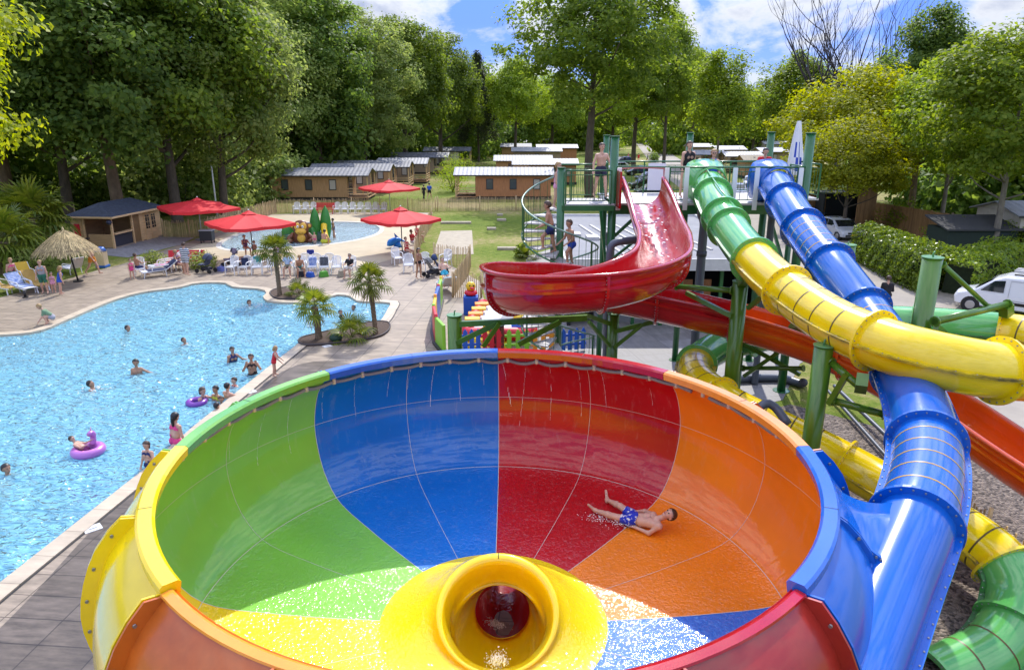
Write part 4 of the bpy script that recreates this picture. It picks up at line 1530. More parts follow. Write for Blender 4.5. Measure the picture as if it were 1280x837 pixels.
# ------------------------------------------------------------------ plant room under the flat grey roof
plant = thing('plant_room', 'low flat roofed pump house with grey roof and open dark front behind the slides', 'pump house', (0, 0, 0))
PX0, PX1, PY0, PY1, PZ = 2.3, 11.2, 29.3, 44.0, 2.75
FELT = mat('grey_roof_felt', (.20, .205, .215), .8, var=.18, vscale=.7, detail=8)
r = MB(); r.box(((PX0 + PX1) / 2, (PY0 + PY1) / 2, PZ), (PX1 - PX0, PY1 - PY0, .18)); r.build('roof', FELT, plant)
fz = MB()
for c, s in ((((PX0 + PX1) / 2, PY0 - .04, PZ - .02), (PX1 - PX0 + .2, .1, .5)), (((PX0 + PX1) / 2, PY1 + .04, PZ - .02), (PX1 - PX0 + .2, .1, .5)), ((PX0 - .05, (PY0 + PY1) / 2, PZ - .02), (.1, PY1 - PY0, .5)), ((PX1 + .05, (PY0 + PY1) / 2, PZ - .02), (.1, PY1 - PY0, .5))):
    q = MB(); q.box(c, s); q.build('fascia', mat('off_white_fascia', (.62, .61, .58), .5, var=.1), plant)
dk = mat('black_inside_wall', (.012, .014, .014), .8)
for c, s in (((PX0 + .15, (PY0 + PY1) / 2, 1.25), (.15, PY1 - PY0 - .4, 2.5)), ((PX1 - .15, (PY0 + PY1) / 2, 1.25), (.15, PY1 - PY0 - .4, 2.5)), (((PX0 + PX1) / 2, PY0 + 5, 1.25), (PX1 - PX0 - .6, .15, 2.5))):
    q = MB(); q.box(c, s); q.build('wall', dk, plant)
for x in (5.2, 6.4, 8.9, 10.6):
    q = MB(); q.bar((x, PY0 + .3, 0), (x, PY0 + .3, PZ - .12), .14); q.build('front_column', GSTEEL, plant)
for x in (7.45, 8.25):
    q = MB(); q.box((x, PY0 + .45, 1.0), (.55, .05, 2.0)); q.box((x, PY0 + .42, .5), (.6, .04, .1)); q.box((x, PY0 + .42, 1.6), (.6, .04, .1))
    q.build('timber_door', mat('orange_brown_timber', (.25, .095, .025), .6, var=.25, vscale=3, stretch=(6, 6, .6)), plant)
q = MB(); q.box((4.9, PY0 + 1.2, .55), (2.6, .8, 1.1)); q.build('grey_cabinet', mat('cabinet_grey', (.20, .21, .21), .5), plant)
for k, x in enumerate((5.0, 5.6, 6.3, 7.0, 7.6, 8.4, 9.1)):
    q = MB(); q.bar((x, PY0 + 1 + .3 * k, PZ + .12), (x - 1.2, PY1 - 4, PZ + .12), .14, .06)
    q.build('roof_batten', mat('pale_batten', (.45, .44, .42), .7, var=.2), plant)
q = MB(); q.box((4.6, PY0 + 4.2, PZ + .3), (.4, .4, .5)); q.cyl((4.6, PY0 + 4.2, PZ + .55), (4.6, PY0 + 4.2, PZ + .72), .26, n=12)
q.build('roof_vent', mat('dark_vent', (.04, .045, .05), .5), plant)
for k, x in enumerate((3.2, 4.0, 6.4)):
    q = MB(); q.box((x, PY0 + 7 - k, PZ + .17), (.6, .9, .16)); q.build('roof_box', mat('pale_batten', (.45, .44, .42)), plant)

# ------------------------------------------------------------------ folded white parasol on the deck corner
t = thing('folded_parasol', 'folded white parasol with blue print on the right corner of the tower deck', 'parasol', (W(994, 200, 24.2).x, W(994, 200, 24.2).y, 6.1))
MB().cyl((0, 0, 0), (0, 0, 2.38), .022, n=8).build('pole', GALV, t)
q = MB()
n = 20
prof = [(.05, 2.38), (.08, 2.2), (.14, 1.7), (.20, 1.2), (.24, .75), (.17, .62)]
vs, fs = [], []
for (r, z) in prof:
    for k in range(n):
        a = 2 * PI * k / n
        rr = r * (1 + .22 * (k % 2)) * (1 + .08 * math.sin(5 * a + z * 3))
        vs.append((rr * math.cos(a), rr * math.sin(a), z))
for i in range(len(prof) - 1):
    for k in range(n):
        fs.append((i * n + k, (i + 1) * n + k, (i + 1) * n + (k + 1) % n, i * n + (k + 1) % n))
ms = []
for i in range(len(prof) - 1):
    for k in range(n):
        ms.append(1 if (i in (2, 3) and k in (13, 14, 15, 16) and (i + k) % 2) else 0)
q.add(vs, fs, ms, True); q.build('cloth', [mat('white_canvas', (.72, .73, .76), .7), mat('blue_print', (.03, .07, .42), .7)], t)
MB().cyl((0, 0, 0), (0, 0, .08), .25, n=16).build('base', mat('base_grey', (.2, .2, .2), .6), t)
# ------------------------------------------------------------------ trees and plants
BARK = mat('grey_brown_bark', (.10, .078, .055), .9, var=.35, vscale=6, bump=.6, bscale=14, stretch=(1, 1, .3))
IVYB = mat('ivy_clad_bark', (.16, .11, .065), .95, var=.4, vscale=3, bump=.8, bscale=9, stretch=(1, 1, .4))
PALE = mat('pale_bark', (.22, .19, .15), .85, var=.35, vscale=5, bump=.5, bscale=10, stretch=(1, 1, .3))
L_OAK = leaf_mat('oak_leaves', (0.105, 0.185, 0.024), (0.235, 0.31, 0.05), 0.6)
L_DARK = leaf_mat('deep_green_leaves', (0.085, 0.16, 0.032), (0.19, 0.27, 0.05), 0.58)
L_GREY = leaf_mat('grey_green_leaves', (0.16, 0.24, 0.06), (0.31, 0.365, 0.11), 0.6)
L_LIGHT = leaf_mat('light_green_leaves', (0.135, 0.225, 0.024), (0.27, 0.34, 0.045), 0.58)
L_LIME = leaf_mat('lime_leaves', (0.19, 0.26, 0.018), (0.34, 0.37, 0.04), 0.55)
L_YEL = leaf_mat('yellow_green_leaves', (0.22, 0.285, 0.02), (0.4, 0.41, 0.035), 0.58)
L_CON = leaf_mat('dark_conifer_needles', (0.03, 0.05, 0.018), (0.075, 0.085, 0.03), 0.2)
L_HEDGE = leaf_mat('laurel_hedge_leaves', (.105, .185, .022), (.250, .330, .045), .45, .32)
L_PALM = leaf_mat('palm_fronds', (.080, .130, .015), (.230, .260, .035), .35, .4)


def leaf_mesh(name, P, N_, size, m, asp=.62):
    """one diamond-shaped leaf at every point of P with the normals N_"""
    n = len(P)
    up = rng.normal(size=(n, 3))
    a = np.cross(N_, up); a /= np.linalg.norm(a, axis=1)[:, None] + 1e-9
    b = np.cross(N_, a); b /= np.linalg.norm(b, axis=1)[:, None] + 1e-9
    s = (size * rng.uniform(.65, 1.35, n))[:, None]
    V = np.empty((n, 4, 3))
    fold = N_ * s * .12
    V[:, 0] = P - a * s * .5
    V[:, 1] = P + b * s * .5 * asp + fold
    V[:, 2] = P + a * s * .5
    V[:, 3] = P - b * s * .5 * asp + fold
    me = bpy.data.meshes.new(name)
    me.vertices.add(n * 4)
    me.vertices.foreach_set('co', V.reshape(-1).astype(np.float32))
    me.loops.add(n * 4)
    me.loops.foreach_set('vertex_index', np.arange(n * 4, dtype=np.int32))
    me.polygons.add(n)
    me.polygons.foreach_set('loop_start', np.arange(0, n * 4, 4, dtype=np.int32))
    me.polygons.foreach_set('loop_total', np.full(n, 4, dtype=np.int32))
    me.update(calc_edges=True)
    me.materials.append(m)
    return me


def unit(v):
    return v / (np.linalg.norm(v, axis=-1, keepdims=True) + 1e-9)


def crown_points(H, base, R, ncl, nlf, shape='round', rc=.9, droop=0.0, hollow=.55, gap=.12, lump=.22):
    """leaf positions and normals for a crown from height base to H with radius R; also the clump centres for the limbs"""
    cz, hz = (H + base) / 2, (H - base) / 2
    C = []
    ph = rng.uniform(0, 6.28, 6)
    while len(C) < ncl:
        d = unit(rng.normal(size=3))
        if d[2] < -0.75:
            continue
        rr = hollow + (1 - hollow) * rng.random() ** .6
        az = math.atan2(d[1], d[0])
        k = 1 + lump * math.sin(3 * az + ph[0]) * math.cos(2 * d[2] * 2 + ph[1]) + lump * .7 * math.sin(5 * az + ph[2] + 4 * d[2])
        x, y, z = d[0] * R * k * rr, d[1] * R * k * rr, d[2] * hz * rr
        if shape == 'tall':
            q = 1 - .35 * max(0, z / hz)
            x *= q; y *= q
        if shape == 'cone':
            q = max(.06, .55 - .55 * z / hz)
            x *= q * 1.3; y *= q * 1.3
        if shape == 'broad' and z < 0:
            z *= .75
        if math.sin(2.3 * x / R * 3 + ph[3]) * math.sin(2.1 * y / R * 3 + ph[4]) * math.sin(2.6 * z / hz * 3 + ph[5]) > 1 - gap * 4:
            continue
        C.append((x, y, cz + z))
    C = np.array(C)
    idx = np.repeat(np.arange(ncl), nlf)
    n = len(idx)
    rcs = rc * rng.uniform(.6, 1.35, ncl)
    g = rng.normal(size=(n, 3)) * np.array([1, 1, .62])
    rad_ = np.linalg.norm(g, axis=1, keepdims=True)
    g = g / rad_ * np.minimum(rad_, 1.9)                 # keep the clumps compact
    P = C[idx] + g * rcs[idx][:, None] * .62
    if droop:
        P[:, 2] -= droop * np.abs(rng.normal(size=n)) * rcs[idx]
    outw = C[idx] - np.array([0, 0, cz - .3 * hz])
    Nn = unit(unit(outw) * .55 + unit(g) * .5 + rng.normal(size=(n, 3)) * .5 + np.array([0, 0, .45]))
    return P, Nn, C


def tree_trunk(mb, H, base, C, r0, nl=14, lean=(0, 0), fork=None, mi=0):
    top = Vector((lean[0], lean[1], base + (H - base) * .62))
    pts = spline([(0, 0, -.3), (lean[0] * .15 + r0 * .4, lean[1] * .1, base * .5), (lean[0] * .5, lean[1] * .5, base + (H - base) * .2), top], .8)
    rs = [r0 * (1.25 if i == 0 else 1) * (1 - .78 * i / len(pts)) for i in range(len(pts))]
    mb.tube(pts, rs, 9, mi)
    order = rng.permutation(len(C))[:nl]
    for k in order:
        c = Vector(C[k])
        hgt = min(top.z, max(base * .8, c.z - (Vector((c.x, c.y, 0)).length) * .75))
        i = min(range(len(pts)), key=lambda q: abs(pts[q].z - hgt))
        a = pts[i]
        mid = a.lerp(c, .5) + Vector((random.uniform(-.4, .4), random.uniform(-.4, .4), -.08 * (c - a).length))
        ps = spline([a, mid, c], .7)
        q0 = rs[i] * .45
        mb.tube(ps, [max(.015, q0 * (1 - .85 * j / len(ps))) for j in range(len(ps))], 5, mi)


KINDS = {}


def tree_kind(key, H, base, R, ncl, nlf, leaf, size, m, trunk_r, shape='round', rc=.9, bark=None, droop=0, hollow=.55, gap=.12, nl=16, lump=.22):
    P, Nn, C = crown_points(H, base, R, ncl, nlf, shape, rc, droop, hollow, gap, lump)
    cm = leaf_mesh('crown', P, Nn, size, m)
    tm = MB(); tree_trunk(tm, H, base, C, trunk_r, nl)
    me = bpy.data.meshes.new('trunk')
    me.from_pydata(tm.v, [], tm.f); me.polygons.foreach_set('use_smooth', tm.s); me.update()
    me.materials.append(bark or BARK)
    KINDS[key] = (cm, me, H)


def tree(key, name, label, px, Z, top_py=None, h=None, ground=0.0, group=None, sx=1.0, rz=None, dx=0, xy=None):
    cm, tm, H = KINDS[key]
    b = W(px, 300, Z)
    v = ((top_py if top_py is not None else 0) - 418.5) / F_PX
    p = W(px, 300, Z)
    # stand at camera depth Z on the ground
    X = (px - 640) / F_PX * Z
    Y = (Z - CAM_H * SP) / CP
    if top_py is not None:
        D = Y
        ang = math.atan(-v) - PITCH
        h = CAM_H + D * math.tan(ang)
    s = h / H
    t = thing(name, label, 'tree', (X, Y, ground), rz if rz is not None else random.uniform(0, 6.28), group)
    t.scale = (s * sx, s * sx, s)
    for nm, me in (('trunk', tm), ('crown', cm)):
        o = bpy.data.objects.new(nm, me)
        COL.objects.link(o)
        o.parent = t
    return t


tree_kind('oak', 20, 2.4, 6.4, 230, 180, 'oak', .36, L_OAK, .42, 'broad', 1.25, hollow=.5)
tree_kind('oakb', 21, 2.6, 6.0, 230, 180, 'oak', .36, L_DARK, .45, 'tall', 1.25, hollow=.5, bark=IVYB)
tree_kind('grey', 21, 1.2, 6.2, 240, 180, 'grey', .33, L_GREY, .4, 'round', 1.1, hollow=.5)
tree_kind('light', 18, 6.0, 5.0, 170, 170, 'light', .33, L_LIGHT, .32, 'tall', 1.1, droop=.4, hollow=.45)
tree_kind('lime', 16, 4.0, 5.2, 150, 190, 'lime', .26, L_LIME, .3, 'round', .95)
tree_kind('poplar', 28, 7.5, 7.4, 230, 120, 'poplar', .42, L_OAK, .5, 'tall', 1.25, hollow=.35, gap=.2, lump=.3)
tree_kind('conifer', 22, 2.0, 4.6, 200, 150, 'con', .34, L_CON, .3, 'cone', .9, droop=.7, hollow=.3)
tree_kind('acacia', 12, 3.2, 4.6, 140, 170, 'yel', .26, L_YEL, .22, 'broad', .95)
tree_kind('maple', 14, 3.6, 4.4, 170, 170, 'lime', .27, L_LIGHT, .2, 'round', .85, bark=PALE, lump=.3)
tree_kind('birch', 17, 6, 3.2, 110, 130, 'light', .30, L_LIGHT, .18, 'tall', .9, droop=1.0, hollow=.3, bark=PALE, gap=.2)

TREES = [
    # the tall wood along the left side, front edge
    ('lime', 'lime_tree', 'bright lime green tree reaching in at the left edge of the photo', -112, 33, -190, 1.0),
    ('oakb', 'ash_tree', 'dark leafy tree at the far left, behind the shaggy palms', 20, 58, -130, 1.1),
    ('oak', 'oak_tree', 'oak behind the thatched parasol with dark lower branches', 92, 60, -110, 1.0),
    ('oakb', 'ash_tree', 'tall tree with ivy clad trunk right behind the wooden pool hut', 150, 57, -140, 1.1),
    ('oak', 'oak_tree', 'spreading oak between the wooden hut and the white lamp post', 222, 62, -120, 1.0),
    ('grey', 'ash_tree', 'pale grey-green tree behind the lamp post and the rear red parasol', 284, 66, -95, .95),
    ('grey', 'ash_tree', 'broad pale green tree beside the nearest timber cabin', 340, 93, -60, 1.0),
    ('oakb', 'ash_tree', 'dark tree standing over the nearest timber cabin roof', 400, 99, -45, 1.0),
    ('grey', 'ash_tree', 'pale rounded tree behind the second cabin of the left row', 458, 108, 2, 1.0),
    ('oak', 'oak_tree', 'rounded oak behind the third cabin of the left row', 508, 122, 22, 1.0),
    ('oak', 'oak_tree', 'oak just left of the dark conifer', 552, 140, 42, 1.0),
    ('conifer', 'conifer_tree', 'tall dark conifer at the end of the left cabin row', 598, 152, 56, .9),
    ('light', 'poplar_tree', 'light green narrow tree right of the dark conifer', 645, 148, 72, 1.1),
    ('oak', 'oak_tree', 'oak seen beyond the light green narrow tree', 690, 185, 92, 1.2),
    # middle
    ('poplar', 'poplar_tree', 'tallest tree, loose leaved, standing between the cabins and the parked cars', 737, 82, -95, 1.15),
    ('light', 'poplar_tree', 'light green tree just right of the tallest tree', 792, 118, 38, 1.2),
    ('poplar', 'poplar_tree', 'loose leaved tree by the far end of the road', 828, 112, 8, .75),
    ('birch', 'birch_tree', 'drooping pale birch to the left of the bare tree', 893, 92, 52, 1.15),
    ('light', 'poplar_tree', 'slim light green tree behind the drooping birch', 862, 135, 62, 1.0),
    ('oak', 'oak_tree', 'oak at the far end of the road', 765, 190, 84, 1.2),
    # right
    ('light', 'poplar_tree', 'soft light green tree behind the bare tree', 985, 108, 66, 1.3),
    ('oak', 'oak_tree', 'oak at the back between the birch and the bare tree', 940, 170, 112, 1.3),
    ('acacia', 'acacia_tree', 'yellow-green acacia right of the folded white parasol', 1058, 62, 88, 1.25),
    ('oakb', 'ash_tree', 'dark tree between the yellow-green acacia and the maple', 1135, 66, 6, .9),
    ('acacia', 'acacia_tree', 'lower bright acacia leaning over the dark trailer', 1052, 54, 152, 1.2),
    ('maple', 'maple_tree', 'maple with reddish shoot tips growing out of the hedge by the van', 1238, 46, 22, 1.15),
    ('maple', 'maple_tree', 'maple standing behind the hedge, left of the near maple', 1172, 56, 60, 1.0),
    ('oak', 'oak_tree', 'oak at the right edge of the photo behind the maples', 1330, 62, 0, 1.0),
    ('oakb', 'ash_tree', 'dark tree behind the maples at far right', 1265, 82, 12, .9),
]
for key, nm, lab, px, Z, top, sx in TREES:
    t = tree(key, nm, lab, px, Z, top, sx=sx)
    if 'reddish' in lab:
        pass
# the bare tree
def bare_tree():
    px, Z = 1040, 88
    X, Y = (px - 640) / F_PX * Z, (Z - CAM_H * SP) / CP
    t = thing('bare_tree', 'bare leafless tree with many upright forking branches against the sky', 'tree', (X, Y, 0))
    mb = MB()
    tw = MB()
    def grow(p, d, L_, r, lev):
        n = 4
        pts = [p.copy()]
        dd = d.copy()
        for i in range(n):
            dd = (dd + Vector((random.gauss(0, .10), random.gauss(0, .10), .05 + .03 * lev)) * (.8 if lev else .5)).normalized()
            pts.append(pts[-1] + dd * L_ / n)
        (mb if lev < 3 else tw).tube(pts, [r * (1 - .55 * i / n) for i in range(n + 1)], 7 if lev < 2 else 4)
        if lev >= 5:
            return
        for k in range(3 if lev in (1, 2) else 2):
            i = n if k == 0 else random.randint(1, n)
            ax = Vector((random.gauss(0, 1), random.gauss(0, 1), random.gauss(0, .5))).normalized()
            nd = (dd + ax * random.uniform(.35, .75)).normalized()
            grow(pts[i], nd, L_ * random.uniform(.58, .82), r * (.5 if k else .46), lev + 1)
    mb.tube([(0, 0, -.3), (.1, 0, 2), (.15, .1, 6.5)], [.62, .5, .42], 10)
    for k in range(10):
        a = 2 * PI * k / 10 + random.uniform(-.3, .3)
        tilt = random.uniform(.35, 1.15) if k else .05
        grow(Vector((.15, .1, random.uniform(5.2, 6.6))), Vector((math.cos(a) * tilt, math.sin(a) * tilt * .7, 1)).normalized(), random.uniform(6.5, 8.6), random.uniform(.22, .34), 1)
    m = mat('dark_bare_bark', (.05, .042, .042), .9, var=.3, vscale=4)
    mb.build('trunk', m, t); tw.build('twigs', m, t)
bare_tree()

# far woodland that closes the view: nobody could count it
def mass(name, rows, m, size, rcl, label):
    Ps, Ns = [], []
    for (px0, px1, Z, top, n, nl) in rows:
        for k in range(n):
            px = px0 + (px1 - px0) * (k + rng.uniform(.1, .9)) / n
            zz = Z * rng.uniform(.94, 1.08)
            X, Y = (px - 640) / F_PX * zz, (zz - CAM_H * SP) / CP
            h = CAM_H + Y * math.tan(math.atan((418.5 - top) / F_PX) - PITCH)
            h = max(6, h * rng.uniform(.86, 1.10))
            rr_ = rcl * rng.uniform(.8, 1.2)
            P, Nn, C = crown_points(h, -h * .28, rr_, 60, nl, 'tall', rcl * .3, 0, .55, .1)
            P[:, 2] = np.where(P[:, 2] < .1, rng.uniform(.1, h * .3, len(P)), P[:, 2])
            P[:, 0] += X; P[:, 1] += Y
            Ps.append(P); Ns.append(Nn)
    me = leaf_mesh(name, np.concatenate(Ps), np.concatenate(Ns), size, m)
    o = bpy.data.objects.new(name, me); COL.objects.link(o)
    return tag(o, label, kind='stuff')


mass('far_woodland', [(300, 1000, 270, 118, 34, 36), (900, 1500, 230, 118, 24, 36), (560, 760, 215, 106, 12, 40), (840, 1010, 200, 116, 9, 40), (560, 780, 240, 128, 10, 44), (830, 1060, 240, 128, 11, 44)], L_OAK, 1.15, 7.5, 'far dark green woodland closing the view at the skyline')
mass('left_woodland', [(-260, 120, 86, 60, 10, 75), (100, 420, 100, 60, 12, 75), (380, 620, 160, 80, 12, 60), (-300, 60, 68, 70, 6, 75), (330, 470, 112, 128, 8, 70), (560, 650, 172, 132, 5, 60)], L_DARK, .75, 5.6, 'deep shaded wood behind the first trees on the left')
mass('understorey', [(30, 290, 73, 172, 13, 80), (300, 340, 84, 196, 2, 70)], L_GREY, .5, 4.6, 'paler undergrowth filling the foot of the wood behind the fence')
mass('right_woodland', [(1180, 1500, 70, 190, 10, 60), (1080, 1480, 120, 60, 14, 50), (1240, 1520, 84, 60, 8, 60)], L_DARK, .75, 5.2, 'wood behind the maples on the right')


def bush(name, label, px, py, w, h, m, size=.16, n=2600, cat='bush', group=None, d=None, z0=0.0):
    p = G(px, py)
    t = thing(name, label, cat, (p.x, p.y, z0), 0, group)
    d = d or w
    P = rng.normal(size=(n, 3)); P = unit(P) * (rng.random((n, 1)) ** .33)
    lump = 1 + .22 * np.sin(P[:, :1] * 6 + px) * np.cos(P[:, 1:2] * 5 + py) + .15 * np.sin(P[:, 2:3] * 9)
    P = P * lump * np.array([w / 2, d / 2, h * .55]) + np.array([0, 0, h * .5])
    P[:, 2] = np.maximum(P[:, 2], .05)
    Nn = unit(P - np.array([0, 0, h * .35]) + rng.normal(size=(n, 3)) * .35 * w)
    o = bpy.data.objects.new('foliage', leaf_mesh('foliage', P, Nn, size, m)); COL.objects.link(o); o.parent = t
    s = MB()
    for k in range(7):
        a = 6.28 * k / 7
        s.tube([(0, 0, -.05), (w * .12 * math.cos(a), d * .12 * math.sin(a), h * .35), (w * .3 * math.cos(a), d * .3 * math.sin(a), h * .75)], [.05, .035, .012], 5)
    s.build('stems', BARK, t)
    return t


for args in [
    ('bush', 'dark bush left of the wooden hut, behind the thatched parasol', 78, 272, 5.5, 4.2, L_DARK),
    ('bush', 'dark low bush behind the shaggy palms at the left edge', 10, 290, 6, 3.6, L_DARK),
    ('bush', 'dark bush behind the fence under the rear red parasol', 232, 268, 6, 4.5, L_DARK),
    ('bush', 'green bush behind the fence, right of the lamp post', 285, 258, 5.5, 4.6, L_OAK),
    ('bush', 'dark bush between fence and nearest timber cabin', 306, 254, 3.4, 3.2, L_DARK),
    ('bush', 'bright green bush on the grass between the two cabin rows, nearest the fence', 566, 240, 4.2, 3.8, L_LIGHT),
    ('bush', 'long light green bush behind the near bright one', 574, 222, 5.6, 3.4, L_LIGHT),
    ('bush', 'round bush at the end of the left cabin row', 597, 199, 5.0, 4.4, L_LIGHT),
    ('bush', 'yellow-green bush between the far cabins', 622, 188, 3.6, 3.2, L_LIME),
    ('bush', 'bush in front of the farthest cabin roofs', 664, 168, 6.0, 4.6, L_LIGHT),
    ('bush', 'clipped round shrub at the foot of a roadside tree', 817, 203, 2.4, 1.9, L_DARK),
    ('bush', 'low sunlit shrub beside the far road', 845, 190, 5, 1.6, L_LIGHT),
    ('bush', 'green bush under the spreading trees behind the trailer', 985, 262, 4, 3, L_OAK),
    ('bush', 'leafy bush behind the hedge, right of the tall plank screen', 1128, 291, 5, 2.3, L_LIGHT),
    ('bush', 'leafy bush in front of the dark shed behind the maple', 1196, 314, 4, 2.0, L_LIGHT),
    ('bush', 'green bush between the dark shed and the pale cabin', 1266, 320, 3.5, 2.0, L_LIGHT),
    ('bush', 'small shrub at the foot of the spiral stair', 652, 322, .9, .8, L_LIGHT, .2, 500),
]:
    bush(*args)


def hedge(label, pts, w, h, n, m=L_HEDGE, size=.13):
    pts = spline([(p.x, p.y, 0) for p in pts], .5)
    t = thing('hedge', label, 'hedge', pts[0])
    o0 = pts[0]
    fr_ = frames([Vector(p) for p in pts])
    k = rng.integers(0, len(pts) - 1, n)
    fpos = rng.random(n)
    A = np.array([list(p) for p in pts])
    S = np.array([list(f[2]) for f in fr_])
    base = A[k] * (1 - fpos[:, None]) + A[k + 1] * fpos[:, None]
    ang = rng.uniform(-.15, PI + .15, n)
    rr = rng.uniform(.80, 1.06, n) * (1 + .09 * np.sin(base[:, 0] * 2.1 + ang * 3) + .06 * np.sin(base[:, 1] * 5 + ang * 5))
    c, s = np.cos(ang), np.sin(ang)
    k2 = 1 / np.maximum(np.abs(c), np.abs(s) + 1e-6); k2 = 1 + (np.minimum(k2, 1.36) - 1) * .85
    lat = c * k2 * rr * w / 2
    z = np.maximum(.04, h * .30 + s * k2 * rr * h * .68)
    low = rng.random(n) < .30
    z = np.where(low, rng.uniform(.04, h * .5, n), z)
    lat = np.where(low, np.sign(c) * w / 2 * rr * .98, lat)
    P = base + S[k] * lat[:, None] + np.array([0, 0, 1]) * z[:, None] - np.array(list(o0))
    Nn = unit(S[k] * (c * 1.0)[:, None] + np.array([0, 0, 1]) * s[:, None] + rng.normal(size=(n, 3)) * .55)
    o = bpy.data.objects.new('foliage', leaf_mesh('foliage', P, Nn, size, m)); COL.objects.link(o); o.parent = t
    core = MB()
    vs, fs = [], []
    fr_ = fr_[2:-2]
    for f in fr_:
        for (a, b) in ((-.30, 0), (.30, 0), (.26, h * .72), (-.26, h * .72)):
            vs.append(f[0] + f[2] * (a * w) + Vector((0, 0, b)) - Vector(o0))
    L_ = len(fr_)
    for i in range(L_ - 1):
        for a in range(4):
            b = (a + 1) % 4
            fs.append((i * 4 + a, i * 4 + b, (i + 1) * 4 + b, (i + 1) * 4 + a))
    fs += [(3, 2, 1, 0), tuple((L_ - 1) * 4 + q for q in range(4))]
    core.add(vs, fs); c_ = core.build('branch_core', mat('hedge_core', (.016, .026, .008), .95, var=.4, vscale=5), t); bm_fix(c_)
    return t


hedge('long clipped laurel hedge beside the road, behind the white van', [G(1082, 322), G(1118, 342), G(1160, 362), G(1172, 366)], 2.2, 2.15, 15000, size=.17)
hedge('nearer laurel hedge round the foot of the maple, left of the white van', [G(1182, 372), G(1215, 362), G(1258, 344)], 2.4, 2.0, 9000, size=.17)
hedge('low hedge beside the far side of the road at the photo edge', [G(1290, 338), G(1330, 340), G(1390, 345)], 2, 1.8, 4000, size=.17)


# ------------------------------------------------------------------ palms
def fan_leaf(mb, o, d, L_, r, nblade=16, droop=.35):
    d = d.normalized()
    e = o + d * L_
    mb.tube([o, o.lerp(e, .5) + Vector((0, 0, .06 * L_)), e], [.014, .012, .009], 4, 1)
    side = d.cross(Vector((0, 0, 1)))
    if side.length < .05:
        side = Vector((1, 0, 0))
    side.normalize()
    u = side.cross(d).normalized()
    for k in range(nblade):
        a = rad(-125 + 250 * k / (nblade - 1))
        bd = (d * math.cos(a) + side * math.sin(a)).normalized()
        ln = r * (.78 + .22 * math.cos(a * .7)) * random.uniform(.88, 1.08)
        w = r * .055
        p0 = e
        p1 = e + bd * ln * .6 - u * 0 - Vector((0, 0, droop * ln * .12))
        p2 = e + bd * ln - Vector((0, 0, droop * ln * .55))
        sd = bd.cross(u).normalized() * w
        mb.add([p0 - sd * .3, p0 + sd * .3, p1 + sd, p1 - sd, p2 + sd * .15, p2 - sd * .15], [(0, 1, 2, 3), (3, 2, 4, 5)], 0)


def palm(name, label, px, py, th, r, nl, tr=.10, lean=(0, 0), z0=.06, dead=4, cat='palm'):
    p = G(px, py, z0)
    t = thing(name, label, cat, p)
    if th > .1:
        tk_ = MB()
        pts = spline([(0, 0, -.1), (lean[0] * .4, lean[1] * .4, th * .5), (lean[0], lean[1], th)], .08)
        tk_.tube(pts, [tr * (1 + .16 * ((i % 2) == 0) + .25 * max(0, 1 - i / 6)) for i in range(len(pts))], 10)
        tk_.build('trunk', mat('fibrous_palm_trunk', (.17, .12, .075), .95, var=.4, vscale=10, bump=.8, bscale=18), t)
    o = Vector((lean[0], lean[1], th))
    cr = MB()
    for k in range(nl):
        a = 2.4 * k + random.uniform(-.2, .2)
        el = rad(82 - 105 * (k / nl) ** .8)
        d = Vector((math.cos(a) * math.cos(el), math.sin(a) * math.cos(el), math.sin(el)))
        fan_leaf(cr, o + d * .05, d, r * random.uniform(.45, .62), r * random.uniform(.5, .62), droop=.3 + .9 * (k / nl))
    cr.build('fronds', [L_PALM, mat('frond_stalk', (.16, .17, .04), .6)], t)
    if dead:
        dd = MB()
        for k in range(dead):
            a = 6.28 * k / dead
            d = Vector((math.cos(a) * .6, math.sin(a) * .6, -.8))
            fan_leaf(dd, o - Vector((0, 0, .1)), d, r * .4, r * .45, 10, 1.2)
        dd.build('dead_fronds', [mat('dry_frond', (.22, .16, .07), .8, island=.3), mat('frond_stalk', (.16, .17, .04))], t)
    return t


BED = mat('bark_mulch', (.085, .055, .038), .95, var=.45, vscale=14, bump=.9, bscale=26)


def bed(name, label, px_pts, z1=.07):
    pts = smooth_closed(gp(px_pts), .25)
    b = MB(); b.prism([tuple(p) for p in pts], -.10, z1)
    o = b.build('planting_bed', BED); tag(o, kind='structure')
    e = MB(); e.tube([(p.x, p.y, z1 + .005) for p in pts], .035, 6, closed=True)
    tag(e.build('bed_edging', mat('dark_edging', (.06, .05, .05), .7)), kind='structure')


bed('planting_bed', '', [(338, 366), (352, 361), (376, 361), (388, 365), (385, 372), (368, 375), (345, 374)])
bed('planting_bed', '', [(376, 424), (398, 418), (430, 411), (462, 404), (484, 404), (487, 412), (476, 421), (450, 427), (415, 431), (385, 433), (374, 430)])
palm('palm_tree', 'fan palm in the small bark bed at the back edge of the pool', 350, 369, 2.25, 1.0, 26, .10, (-.05, 0))
palm('palm_tree', 'fan palm with short thick trunk, left one in the front bark bed', 399, 423, 1.3, .85, 24, .12, (-.08, 0))
palm('palm_tree', 'fan palm with slender leaning trunk, right one in the front bark bed', 470, 417, 2.15, .92, 24, .09, (-.16, .05))
palm('palm_shrub', 'low stemless palm clump beside the palm in the back bed', 374, 369, .06, .85, 14, .1, dead=0, cat='palm')
palm('palm_shrub', 'low stemless palm clump between the two front palms', 440, 423, .06, 1.0, 16, .1, dead=0, cat='palm')
palm('palm_shrub', 'low palm clump at the foot of the spiral stair on the grass', 660, 322, .06, 1.0, 14, .1, dead=0, cat='palm')
palm('palm_tree', 'shaggy palm standing in the green behind the thatched parasol', 48, 322, 2.5, 2.6, 34, .2, (0, 0), 0, 8)
